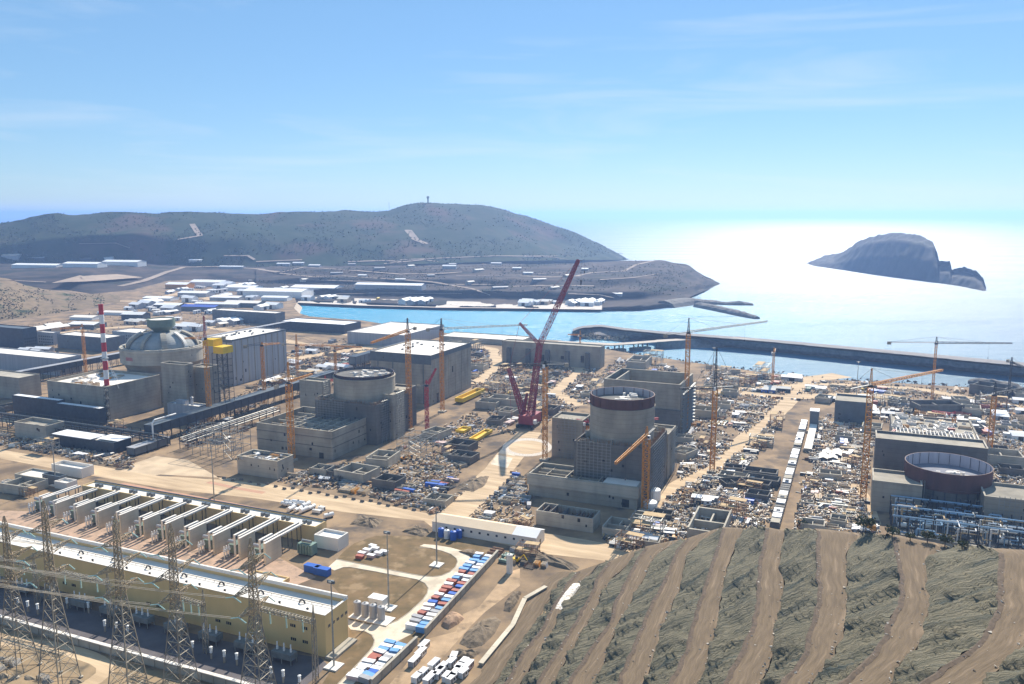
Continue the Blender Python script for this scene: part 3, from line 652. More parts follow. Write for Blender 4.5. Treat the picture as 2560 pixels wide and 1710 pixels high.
def scaffold_face(f, root, face, h, m='gsteel', t0=.05, t1=.95, z0=0):
    mb = MB(); ln = f.la if face == 'L' else f.lb; a, b2 = ln * t0, ln * t1; n = max(2, int((b2 - a) / 2.6)); P = (lambda t, o: f.p(t, -o)) if face == 'L' else (lambda t, o: f.p(-o, t))
    for k in range(n + 1):
        for o_ in (.5, 1.7): q_ = P(a + (b2 - a) * k / n, o_); mb.bar((q_.x, q_.y, z0), (q_.x, q_.y, h), .1, n=3)
    z_ = z0 + 2
    while z_ < h:
        for o_ in (.5, 1.7): p_, q_ = P(a, o_), P(b2, o_); mb.bar((p_.x, p_.y, z_), (q_.x, q_.y, z_), .09, n=3)
        z_ += 2
    for k in range(0, n, 2): p_, q_ = P(a + (b2 - a) * k / n, 1.7), P(a + (b2 - a) * (k + 1) / n, 1.7); mb.bar((p_.x, p_.y, z0), (q_.x, q_.y, min(h, z0 + 8)), .09, n=3)
    mb.build('scaffold', m, root)
# ------------------------------------------------------------------ auxiliary buildings
F_u1 = Fit(270, 1055, 117, 399, 968); F_u2 = Fit(832, 1150, 641, 937, 1080); F_u3 = Fit(1592, 1276, 1322, 1618, 1219)
def belts(f, r):
    cap(f, r)
    mb = MB()
    for k in (.42, .74): f.bx(mb, -.22, f.la + .22, -.22, -.01, f.h * k, f.h * k + .5); f.bx(mb, -.22, -.01, 0, f.lb, f.h * k, f.h * k + .5)
    mb.build('ledge', 'conc_d', r)
simple_building('auxiliary_building', 'big pale grey concrete block with the red and white chimney on its roof', 'building', F_u1, 'conc', 'roof_l', par=2.2, wins=[('L', randwins(F_u1, 5, 'L', 6, F_u1.h - 8, seed=2))], extra=cap)
def u2x(f, r):
    belts(f, r)
    mb = MB()   # unfinished inner walls and bays on top
    q = random.Random(4)
    for k in range(6): j = f.lb * (.12 + .14 * k); f.bx(mb, 2, f.la - 2, j, j + .7, f.h - 6, f.h - 2 + q.uniform(-1.5, 1.2))
    for k in range(7): i = f.la * (.1 + .12 * k); f.bx(mb, i, i + .7, 2, f.lb - 2, f.h - 6, f.h - 2.4 + q.uniform(-1.5, 1.2))
    mb.build('inner_wall', 'conc_l', r)
simple_building('auxiliary_building', 'unfinished open-topped concrete block before the dark-rimmed reactor, orange crane at its face', 'building', F_u2, 'conc', 'conc_d', par=6.0, wins=[('L', randwins(F_u2, 6, 'L', 2, F_u2.h - 6, seed=3)), ('R', randwins(F_u2, 7, 'R', 2, F_u2.h - 6, 1.2, 2, seed=5))], doors=[('L', [(8, 12, 0, 4.5)])], extra=u2x)
def u3x(f, r):
    cap(f, r); mb = MB(); q = random.Random(9)
    f.bx(mb, -.9, f.la + .9, -.9, -.01, f.h * .52, f.h * .98); f.bx(mb, -.9, -.01, 0, f.lb * .8, f.h * .52, f.h * .98); mb.build('upper_storey', 'conc_l', r)
    mb = MB()
    for k in range(9): i = f.la * (.06 + .1 * k); f.bx(mb, i, i + .6, 2, f.lb - 2, f.h - 5, f.h - 1.5 + q.uniform(-2, 1.5))
    for k in range(5): j = f.lb * (.12 + .18 * k); f.bx(mb, f.la * .3, f.la - 2, j, j + .6, f.h - 5, f.h - 1.5 + q.uniform(-2, 1.5))
    mb.build('inner_wall', 'conc', r)
    mb = MB(); f.bx(mb, 1.5, f.la * .32, 2, f.lb * .6, f.h - 4.9, f.h - .6); mb.build('roof_deck', 'roof_l', r)
    scaffold_face(f, r, 'R', f.h + 1.5)
simple_building('auxiliary_building', 'wide unfinished concrete block with an overhanging upper storey before the round open reactor', 'building', F_u3, 'conc', 'conc_d', par=5.0, wins=[('L', randwins(F_u3, 4, 'L', 1, F_u3.h * .4, seed=8))], doors=[('L', [(5, 9.5, 1, 6)])], extra=u3x)
f = Fit(1482, 1333, 1340, 1501, 1297); F_fore = f
def forex(f, r):
    mb = MB(); q = random.Random(3)
    for k in range(13): i = f.la * (.05 + .07 * k); f.bx(mb, i, i + .5, 1, f.lb - 1, f.h - 5, f.h - 1 + q.uniform(-2.5, 1))
    mb.build('inner_wall', 'conc_d', r)
    mb = MB()
    for k in range(150):
        p = f.p(q.uniform(1, f.la - 1), q.uniform(1, f.lb - 1), f.h - 5); mb.bar(p, p + Vector((q.uniform(-.4, .4), q.uniform(-.4, .4), q.uniform(4, 6.5))), .07, n=3)
    mb.build('starter_bars', 'rust', r)
simple_building('annexe', 'low roofless concrete annexe bristling with dark starter bars, beside the dirt road', 'building', f, 'conc_l', 'conc_d', par=5, wins=[('L', [(f.la * .22, f.la * .22 + 1.6, f.h - 3.2, f.h - 1), (f.la * .5, f.la * .5 + 1.6, f.h - 2.6, f.h - .4), (f.la * .1, f.la * .1 + 1, 3, 4.5)])], extra=forex)
f = Fit(695, 1199, 592, 733, 1154)
simple_building('annexe', 'pale windowless concrete annexe at the roadside with timber heaped on its roof', 'building', f, 'conc_l', 'conc_d', par=2.2, wins=[('L', randwins(f, 4, 'L', 4, f.h - 4, 1, 1.6, seed=12)), ('R', randwins(f, 4, 'R', 3, f.h - 4, 1, 2, seed=13))], extra=cap)
F_an2 = f
f = Fit(117, 1104, 35, 161, 1066)
simple_building('pump_house', 'small pale concrete building behind the pipe rack, open tank on its roof', 'building', f, 'conc_l', 'conc', par=2.5, wins=[('L', randwins(f, 2, 'L', 3, f.h - 3, seed=21))], extra=cap)
f = Fit(286, 1136, 134, 327, 1107)
def whx(f, r):
    mb = MB(); f.bx(mb, f.la * .36, f.la + 1, -1, f.lb * .8, f.h + .05, f.h + .5); f.bx(mb, -.5, f.la * .33, f.lb * .2, f.lb + .5, f.h + .05, f.h + .4); mb.build('roof_sheet', 'roof_w', r)
simple_building('warehouse', 'dark steel warehouse under two white roof sheets beside the dirt road', 'warehouse', f, 'clad_d', 'roof_l', wins=[('L', [(t, t + 1.4, 1.2, 2.6) for t in (6, 12, 30, 42)])], doors=[('R', [(2, 5, 0, 4)])], extra=whx)
f = Fit(520, 1058, 416, 520.5, 1002); f = Fit(500, 1060, 418, 519, 1017)
def blkx(f, r):
    cap(f, r); mb = MB(); c = f.p(f.la * .35, f.lb * .5); mb.lathe(c, [(1.2, f.h - 1), (1.2, f.h + 6), (1.6, f.h + 6.1), (.3, f.h + 7)], 12); f.bx(mb, f.la * .5, f.la * .8, f.lb * .3, f.lb * .7, f.h - 1, f.h + 3); mb.build('roof_vent', 'clad', r)
simple_building('service_building', 'grey service building with a silver vent on its white roof, below the yellow-topped tower', 'building', f, 'clad', 'roof_w', par=1.2, extra=blkx)
# red and white chimney on the first block
z0 = F_u1.h - 2.2; p = F_u1.c + Vector((0, 0, 0)); 
t_ = along(F_u1.p(0, 0, z0), (BX - AX * .15).normalized(), 278); p = F_u1.c + (BX - AX * .15).normalized() * t_; p = F_u1.p(5, 6, z0)
topz = hgt(p, 763); r = empty('chimney', p, 'tall chimney banded red and white standing on a concrete roof', 'chimney')
nb = 9; mb = MB(); rad = 2.15
for k in range(nb):
    za, zb = z0 + (topz - z0) * k / nb, z0 + (topz - z0) * (k + 1) / nb
    r0 = rad * (1 - .12 * k / nb); mb.lathe(p, [(r0, za), (rad * (1 - .12 * (k + 1) / nb), zb)], 20, 0 if k % 2 == 0 else 1, cap=(k == nb - 1))
mb.build('shaft', ['red', 'white'], r)
mb = MB(); mb.lathe(p, [(rad * .9, topz), (rad * .98, topz + .1), (rad * .98, topz + .8), (rad * .7, topz + .8), (rad * .7, topz - 1)], 20); mb.build('crown_ring', 'red', r)
mb = MB(); mb.lathe(p, [(3.6, z0), (3.6, z0 + 2.2), (2.3, z0 + 2.3)], 8); mb.build('plinth', 'conc_l', r)
mb = MB(); zz = z0 + (topz - z0) * .36
mb.lathe(p, [(rad, zz), (rad + 1.2, zz + .1), (rad + 1.2, zz + .35), (rad, zz + .4)], 20); mb.build('platform', 'gsteel', r)
q = G(330, 1000, 0)
mb = MB()
for a in (200, 330, 80): mb.bar(p + Vector((math.cos(R(a)) * 2, math.sin(R(a)) * 2, zz - z0)), p + Vector((math.cos(R(a)) * 17, math.sin(R(a)) * 17, 1)), .12)
mb.build('guy_wire', 'white', r)
# scaffold stair on the corner of the block
mb = MB(); c0 = F_u1.c + (AX - BX) * .2
for k in range(9):
    za = F_u1.h * k / 9; zb = F_u1.h * (k + 1) / 9; d = 1 if k % 2 else -1
    for o_ in (Vector((0, 0, 0)), -BX * 1.6): mb.bar(c0 + AX * (1.5 - 1.7 * d) + o_ + Vector((0, 0, za)), c0 + AX * (1.5 + 1.7 * d) + o_ + Vector((0, 0, zb)), .2)
    mb.box(c0 - BX * 2, AX, 3.4, BX, 2, zb - .12, zb, a0=-.4)
for x, y in ((-.4, -2), (3.4, -2), (3.4, -.1), (-.4, -.1)): q = c0 + AX * x + BX * y; mb.bar((q.x, q.y, 0), (q.x, q.y, F_u1.h + 1), .12)
tag(mb.build('stair_tower', 'dsteel', loc=c0), 'dark zigzag scaffold stair climbing the corner of the chimney block', 'stair tower')
# ------------------------------------------------------------------ reactors
def centre_behind(f, u, z, gap):
    base = f.p(f.la * .5, f.lb + gap); base.z = 0
    t = along(Vector((base.x, base.y, z)), -AX, u); q = base - AX * t; q.z = 0
    FOOT.append((q, 34, 34)); return q
def r_of(c, z, px): return px * proj((c.x, c.y, z))[2] / FPX
# first unit: domed, with ring tank and drum
C1 = centre_behind(F_u1, 405, 60, 42); C1.z = 0
zt = hgt(C1, 861); Rr = r_of(C1, zt, 98.5); nr = C1.copy(); nr.y -= Rr; zb = hgt(nr, 918)
root = empty('reactor_building', C1, 'finished domed reactor with a ring tank and a drum on top', 'reactor building', 'reactor buildings')
mb = MB(); mb.lathe(C1, [(Rr * .86, 0), (Rr * .86, zb - 6), (Rr * .90, zb - 3), (Rr * .95, zb)], 56, cap=False); mb.build('containment_wall', 'conc', root)
mb = MB(); mb.lathe(C1, [(Rr * .95, zb), (Rr, zb + 1), (Rr, zt - 3.2), (Rr * 1.02, zt - 3), (Rr * 1.02, zt - 1.2), (Rr, zt - 1), (Rr, zt), (Rr * .93, zt), (Rr * .92, zt - 2.5), (Rr * .8, zt - 2.5)], 64, cap=False); mb.build('ring_tank', 'conc_l', root)
zd1 = hgt(C1, 829); prof = []
for k in range(10):
    t = k / 9 * R(64); prof.append((Rr * .84 * math.cos(t) if k < 9 else Rr * .3, zt - 3 + (zd1 - zt + 3) * math.sin(t) / math.sin(R(64))))
mb = MB(); mb.lathe(C1, prof, 48); mb.build('dome', M.setdefault('dome', mat('dome_shell', (.36, .365, .35), (.27, .28, .275), .15, .85, stretch=(1, 1, .4))), root, smooth=False)
zk = hgt(C1, 815); zq = hgt(C1, 796.5); Rd = Rr * .335
mb = MB(); mb.lathe(C1, [(Rd * .52, zd1 - 1.5), (Rd * .56, zd1 + 1), (Rd * .95, zk), (Rd, zk + .2), (Rd, zq), (Rd * .93, zq), (Rd * .93, zq - 1)], 36, cap=False); mb.build('drum', 'green', root)
mb = MB(); mb.lathe(C1, [(Rd * .93, zq - 1), (Rd * .3, zq - .4), (.01, zq - .3)], 36, cap=False); mb.build('drum_roof', 'roof_l', root)
for k in range(10):
    a = k * 36 + 8; mb = MB(); pts = []
    for (rr, zz) in prof[:9]: pts.append(Vector((C1.x + rr * 1.02 * math.cos(R(a)), C1.y + rr * 1.02 * math.sin(R(a)), zz + .8)))
    wd = (2.6, 1.6)[k % 2]
    tn = Vector((-math.sin(R(a)), math.cos(R(a)), 0)) * wd; rd = Vector((math.cos(R(a)), math.sin(R(a)), 0))
    for s, e in zip(pts, pts[1:]):
        up = Vector((0, 0, 1.3)) + rd * .8
        mb.hexa([s - tn - rd * .3, e - tn - rd * .3, e + tn - rd * .3, s + tn - rd * .3][::-1], [s - tn + up, e - tn + up, e + tn + up, s + tn + up][::-1])
    mb.build('dome_duct', 'roof_l' if k % 4 == 1 else 'conc', root)
mb = MB(); q = random.Random(3)
for k in range(26):
    a = R(q.uniform(0, 360)); pp = Vector((C1.x + math.cos(a) * Rr * .9, C1.y + math.sin(a) * Rr * .9, zt - 2.4)); mb.box(pp, Vector((math.cos(a), math.sin(a), 0)), 2.2, Vector((-math.sin(a), math.cos(a), 0)), q.uniform(1, 4), zt - 2.5, zt - 2 + q.uniform(1, 3))
mb.build('tank_hatch', 'gsteel', root)
# sign on the ring
mb = MB(); a = R(236); Rx = Rr * 1.004
for k in range(7):
    aa = a + k * R(2.0); bb = aa + R(1.6); mb.add([(C1.x + Rx * math.cos(aa), C1.y + Rx * math.sin(aa), zb + (zt - zb) * .33), (C1.x + Rx * math.cos(bb), C1.y + Rx * math.sin(bb), zb + (zt - zb) * .33), (C1.x + Rx * math.cos(bb), C1.y + Rx * math.sin(bb), zb + (zt - zb) * .55), (C1.x + Rx * math.cos(aa), C1.y + Rx * math.sin(aa), zb + (zt - zb) * .55)], [(0, 1, 2, 3)])
mb.build('painted_sign', mat('faded_red', (.45, .14, .15), (.40, .16, .16), .5), root)
def open_reactor(f, u, gap, cv, rpx, v_bot, label, ring_m, inside_m, wall_k, lower=True, conc='conc', depth=3.0, panels=18):
    c = centre_behind(f, u, 45, gap); zt = hgt(c, cv); Rr = r_of(c, zt, rpx); nr = c.copy(); nr.y -= Rr; zb = hgt(nr, v_bot)
    root = empty('reactor_building', c, label, 'reactor building', 'reactor buildings')
    mb = MB(); mb.lathe(c, [(Rr, zb), (Rr, zt), (Rr - .6, zt)], 64, cap=False); mb.build('steel_ring', ring_m, root)
    mb = MB(); mb.lathe(c, [(Rr - .6, zt), (Rr - .6, zt - depth)], 64, cap=False); mb.build('ring_lining', inside_m, root)
    mb = MB()
    for k in range(panels):
        a = R(k * 360 / panels); d = Vector((math.cos(a), math.sin(a), 0)); tq = Vector((-d.y, d.x, 0)); mb.box(c + d * (Rr - .05), d, .3, tq, .2, zb + .1, zt - .1, b0=-.2)
        mb.box(c + d * (Rr - .85), d, .3, tq, .2, zt - depth + .1, zt - .1, b0=-.2)
    mb.build('ring_stiffener', 'maroon', root)
    mb = MB(); mb.lathe(c, [(Rr - .6, zt - depth), (.01, zt - depth + .01)], 48, cap=False); mb.build('inner_floor', 'conc_d' if depth > 2 else 'liner', root)
    if lower:
        mb = MB(); mb.lathe(c, [(Rr * wall_k, 0), (Rr * wall_k, zb - 1.2), (Rr * wall_k + .4, zb - 1.1), (Rr * wall_k + .4, zb - .1), (Rr * .99, zb)], 64, cap=False); mb.build('containment_wall', conc, root)
    return root, c, Rr, zt, zb
root2, C2, R2, zt2, zb2 = open_reactor(F_u2, 911, 16, 929, 74, 951, 'half-built reactor with a dark steel rim, red cranes at its foot', mat('dark_rim', (.06, .05, .06), (.045, .04, .05), .3), mat('rim_inside', (.16, .155, .17), (.12, .12, .13), .3), 1.03, depth=2.2)
root3, C3, R3, zt3, zb3 = open_reactor(F_u3, 1555, 14, 983, 80, 1027, 'half-built reactor with a maroon rim around a deep open well', 'maroon', 'liner', 1.0, depth=5)
for rt, c, rr, zf, seed in ((root2, C2, R2, zt2 - 2.2, 1), (root3, C3, R3, zt3 - 5, 2)):
    q = random.Random(seed); mb = MB()
    for k in range(20):
        a = R(q.uniform(0, 360)); d = q.uniform(.1, .8) * rr; pp = Vector((c.x + math.cos(a) * d, c.y + math.sin(a) * d, 0)); mb.box(pp, AX, q.uniform(1, 6), BX, q.uniform(.6, 3), zf, zf + q.uniform(.4, 2.2))
    mb.build('deck_equipment', 'roof_l', rt)
def skirt(c, rr, v, root, seed, kf=1.28):
    f = Fit.__new__(Fit); f.a, f.b = AX, BX; f.la = f.lb = 2 * rr * kf; f.c = c + AX * rr * kf - BX * rr * kf; f.h = hgt(f.c - AX * rr * kf, v); q = random.Random(seed); n = int(rr * 2 * kf / 5)
    mb = MB(); f.shell(mb, 0, f.h, th=.8, par=3.5, mroof=0); mb.build('lower_storey', 'conc_d', root)  # dark concrete paints in the shade of the deck below the cylinder
    mb = MB()
    for k in range(n):
        for m_ in range(2):
            i = f.la * (k + .5) / n; j0 = 1 if m_ == 0 else f.lb - rr * .3; f.bx(mb, i, i + .5, j0, j0 + rr * .26, f.h - 3.5, f.h + q.uniform(-2.5, 2.5)); f.bx(mb, j0, j0 + rr * .24, i, i + .5, f.h - 3.5, f.h + q.uniform(-2.5, 2.5))
    mb.build('inner_wall', 'conc', root)
    mb = MB()
    for _ in range(500):
        t = q.uniform(0, f.la); e = q.choice((0, 1)); p = f.p(t, q.uniform(.2, 2.4)) if e else f.p(q.uniform(.2, 2.4), t); mb.bar((p.x, p.y, f.h - 1), (p.x + q.uniform(-.3, .3), p.y + q.uniform(-.3, .3), f.h + q.uniform(.6, 2.8)), .07, n=3)
    mb.build('starter_bars', 'rust', root); return f
SK2 = skirt(C2, R2, 1006, root2, 1, 1.18); SK3 = skirt(C3, R3, 1112, root3, 2, 1.18)
for f_, r_ in ((SK2, root2), (SK3, root3)):
    openings(f_, r_, 'L', randwins(f_, 12, 'L', 2, f_.h - 5, 1.6, 2.2, seed=61)); openings(f_, r_, 'R', randwins(f_, 12, 'R', 2, f_.h - 5, 1.6, 2.2, seed=62)); scaffold_face(f_, r_, 'R', f_.h + 2, t0=.1, t1=.7); scaffold_face(f_, r_, 'L', f_.h + 2, t0=.5, t1=.95)
# fourth unit: the ring lower and nearer
c4 = G(2362, 1262, 0); FOOT.append((c4, 40, 40)); zt4 = hgt(c4, 1158); R4 = r_of(c4, zt4, 98.5); nr = c4.copy(); nr.y -= R4; zb4 = hgt(nr, 1236)
root4 = empty('reactor_building', c4, 'low maroon steel ring of the newest reactor, pale pile of material in its middle', 'reactor building', 'reactor buildings')
mb = MB(); mb.lathe(c4, [(R4, zb4), (R4, zb4 + 1), (R4 * 1.006, zb4 + 1.1), (R4 * 1.006, zb4 + 1.6), (R4, zb4 + 1.7), (R4, zt4), (R4 - .5, zt4)], 72, cap=False); mb.build('steel_ring', 'maroon', root4)
mb = MB(); mb.lathe(c4, [(R4 - .5, zt4), (R4 - .5, zt4 - 7.5)], 72, cap=False); mb.build('ring_lining', mat('pale_liner', (.50, .48, .52), (.42, .40, .44), .25, .7, stretch=(1, 1, .1)), root4)
mb = MB(); mb.lathe(c4, [(R4 - .5, zt4 - 7.5), (.01, zt4 - 7.45)], 72, cap=False); mb.build('inner_floor', mat('blue_grey_deck', (.22, .225, .26), (.16, .165, .20), .15), root4)
mb = MB(); mb.lathe(c4, [(R4 * .93, 0), (R4 * .93, zb4 + .2)], 64, cap=False); mb.build('containment_wall', 'conc_d', root4)
mb = MB()
for k in range(24):
    a = R(k * 15); d = Vector((math.cos(a), math.sin(a), 0)); mb.bar((c4.x + d.x * (R4 - .75), c4.y + d.y * (R4 - .75), zt4 - 7.3), (c4.x + d.x * (R4 - .75), c4.y + d.y * (R4 - .75), zt4 - .1), .14)
    mb.bar((c4.x + d.x * R4 * .99, c4.y + d.y * R4 * .99, 0), (c4.x + d.x * R4 * .99, c4.y + d.y * R4 * .99, zb4), .35)
mb.build('ring_support', 'dsteel', root4)
mb = MB(); q = random.Random(8)
for k in range(40):
    a = R(q.uniform(0, 360)); d = abs(q.gauss(0, .16)) * R4; pp = Vector((c4.x + R4 * -.05 + math.cos(a) * d, c4.y - R4 * .15 + math.sin(a) * d * .7, 0)); mb.box(pp, AX, q.uniform(1, 4), BX, q.uniform(.6, 2), zt4 - 7.5, zt4 - 7.5 + q.uniform(.6, 3.5))
mb.build('material_pile', 'roof_l', root4)
# ------------------------------------------------------------------ turbine halls
def pilasters(f, r, n, face, m, w_=1.0, z1=None):
    ln = f.la if face == 'L' else f.lb; z1 = z1 or f.h - 1.5
    for k in range(n):
        t = ln * (k + .5) / n; mb = MB()
        if face == 'L': f.bx(mb, t - w_ / 2, t + w_ / 2, -.35, -.02, 0, z1)
        else: f.bx(mb, -.35, -.02, t - w_ / 2, t + w_ / 2, 0, z1)
        mb.build('pilaster', m, r)
def hallx(n1, n2, band):
    def fn(f, r):
        mb = MB(); h = f.h
        f.bx(mb, -.3, f.la + .3, -.3, -.02, h - band, h + .2); f.bx(mb, -.3, -.02, 0, f.lb + .3, h - band * .5, h + .2); mb.build('eaves_band', 'clad_b', r)
        pilasters(f, r, n2, 'R', 'conc', 1.2, h - band * .6); pilasters(f, r, n1, 'L', 'clad_b', .8, h - band - .1)
        mb = MB(); q = random.Random(6)
        for k in range(12): i = q.uniform(3, f.la - 4); j = q.uniform(.1, .9) * f.lb; f.bx(mb, i, i + q.uniform(.8, 2), j, j + q.uniform(.8, 3), h - 1, h + q.uniform(.2, 1))
        mb.build('roof_fan', 'clad_b', r)
    return fn
f = Fit(585, 965, 500, 714, 850); simple_building('turbine_hall', 'long turbine hall with a white roof behind the finished reactor, whitish ribbed side', 'turbine hall', f, 'clad', 'roof_l', 'turbine halls', wins=[('R', randwins(f, 6, 'R', 3, f.h * .6, 2, 3, seed=31))], extra=hallx(3, 9, 3))
f = Fit(1079, 1012, 926, 1177, 889); simple_building('turbine_hall', 'tall turbine hall with dark end wall and white roof behind the dark-rimmed reactor', 'turbine hall', f, 'conc', 'roof_l', 'turbine halls', wins=[('R', [(f.lb * .12, f.lb * .17, 0, 9), (f.lb * .22, f.lb * .27, 0, 11), (f.lb * .22, f.lb * .27, 16, 21), (f.lb * .5, f.lb * .53, 24, 30)])], extra=hallx(4, 6, 9))
f = Fit(1698, 1090, 1510, 1733, 962)
r = empty('turbine_hall', f.c, 'roofless turbine hall shell of bare grey concrete beside the bright water', 'turbine hall', 'turbine halls')
mb = MB(); f.shell(mb, 0, f.h, th=1.6, par=f.h * .6, mroof=0); mb.build('wall', 'conc', r)
mb = MB(); f.bx(mb, 3, f.la * .9, f.lb * .1, f.lb * .1 + 1.2, f.h * .5, f.h * .93); f.bx(mb, f.la * .86, f.la * .86 + 1.2, 2, f.lb - 2, f.h * .4, f.h * .97); mb.build('inner_wall', 'conc_l', r)
pilasters(f, r, 7, 'R', 'conc_l', 1.4, f.h)
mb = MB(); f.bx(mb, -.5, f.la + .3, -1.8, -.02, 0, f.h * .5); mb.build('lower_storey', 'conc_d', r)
mb = MB()
for k in range(16):
    j = f.lb * k / 15; 
    for o_ in (1.2, 3.2): q = f.c + BX * j + AX * o_; mb.bar((q.x, q.y, 0), (q.x, q.y, f.h * .9), .12, n=3)
for z_ in range(2, int(f.h * .9), 3):
    for o_ in (1.2, 3.2): a = f.c + AX * o_; b = a + BX * f.lb; mb.bar((a.x, a.y, z_), (b.x, b.y, z_), .1, n=3)
    mb.box(f.c, AX, 3.1, BX, f.lb, z_ - .05, z_, a0=1.3)
mb.build('scaffold', 'gsteel', r)
f = Fit(2452, 1160, 2233, 2475, 1110, lb=75); F_h4 = f
r = empty('turbine_hall', f.c, 'low unfinished turbine hall deck crowded with pale formwork behind the newest ring', 'turbine hall', 'turbine halls')
mb = MB(); f.shell(mb, 0, f.h, th=1.2, par=1.4, mroof=0); mb.build('wall', 'conc', r)
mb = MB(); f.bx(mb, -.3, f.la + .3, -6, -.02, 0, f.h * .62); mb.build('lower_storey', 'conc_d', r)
mb = MB()
for k in range(22): i = f.la * (.03 + .044 * k); f.bx(mb, i, i + .5, 2, f.lb * .25, f.h - 1.4, f.h + 2.2)
mb.build('deck_beam', 'roof_l', r)
# concrete blocks around the reactors
def block(cu, cv, lu, ru, tv, m, label, seed, name='concrete_block', lb=None):
    f = Fit(cu, cv, lu, ru, tv, lb=lb)
    return simple_building(name, label, 'building', f, m, 'conc', 'concrete blocks around the reactors', par=1.4, wins=[('L', randwins(f, 5, 'L', 2, max(3, f.h - 6), 1, 1.8, seed=seed)), ('R', randwins(f, 4, 'R', 2, max(3, f.h - 6), 1, 1.8, seed=seed + 50))], extra=lambda f_, r_: (cap(f_, r_), scaffold_face(f_, r_, 'LR'[seed % 2], f_.h + 1.5, t0=.1 + .1 * (seed % 3), t1=.6 + .1 * (seed % 4)) if name == 'concrete_block' else None))
block(470, 1040, 402, 482, 913, 'conc', 'tall slab-like grey block at the front of the finished reactor', 41)
block(522, 1035, 474, 548, 920, 'conc', 'grey block between the finished reactor and the yellow-topped tower', 42)
block(985, 1100, 922, 1010, 988, 'conc', 'grey stepped block at the near side of the dark-rimmed reactor', 43)
block(1012, 1075, 960, 1040, 976, 'conc_d', 'dark block behind the orange crane near the dark-rimmed reactor', 44)
block(808, 1050, 748, 826, 955, 'conc', 'small grey block between the dark gallery and the dark-rimmed reactor', 45)
block(1455, 1150, 1380, 1478, 1052, 'conc', 'plain grey block beside the helipad at the round maroon-rimmed reactor', 46)
block(1668, 1198, 1600, 1690, 1086, 'conc', 'tall grey block at the scaffolded side of the maroon-rimmed reactor', 47)
block(2300, 1292, 2182, 2300, 1215, 'conc', 'low grey block at the side of the newest steel ring, before the blue pipework', 49, lb=26)
block(2640, 1345, 2462, 2660, 1262, 'conc', 'grey concrete block at the far end of the blue pipework', 50, lb=30)
block(2460, 1235, 2190, 2282, 1122, 'conc_d', 'wide dark block behind the newest steel ring, red luffing crane at its corner', 51, lb=22)
block(2176, 1062, 2088, 2190, 1008, 'clad_b', 'slate-grey workshop with white gaps along its wall, near the shore yard', 52, 'workshop', lb=30)
# ------------------------------------------------------------------ lattice work
def lattice(mb, p, q, w0, w1, n, r, mi=0, up=Vector((0, 0, 1)), dr=None, h0=None, h1=None, mis=None, xx=False):
    p = Vector(p); q = Vector(q); d = (q - p).normalized()
    s = d.cross(up) if abs(d.dot(up)) < .95 else AX.copy(); s = (s - d * s.dot(d)).normalized(); t = s.cross(d); dr = dr or r * .7
    h0 = h0 or w0; h1 = h1 or w1; prev = None
    for k in range(n + 1):
        f = k / n; c = p.lerp(q, f); w = (w0 + (w1 - w0) * f) / 2; h = (h0 + (h1 - h0) * f) / 2
        cur = [c - s * w - t * h, c + s * w - t * h, c + s * w + t * h, c - s * w + t * h]
        m_ = mi if mis is None else mis[min(k, n) % len(mis)]
        if prev:
            for i in range(4):
                mb.bar(prev[i], cur[i], r, m_, 4, cap=False); j = (i + 1) % 4
                if (k + i) % 2 or xx: mb.bar(prev[i], cur[j], dr, m_, 3, cap=False)
                if not (k + i) % 2 or xx: mb.bar(prev[j], cur[i], dr, m_, 3, cap=False)
                mb.bar(cur[i], cur[j], dr, m_, 3, cap=False)
        prev = cur
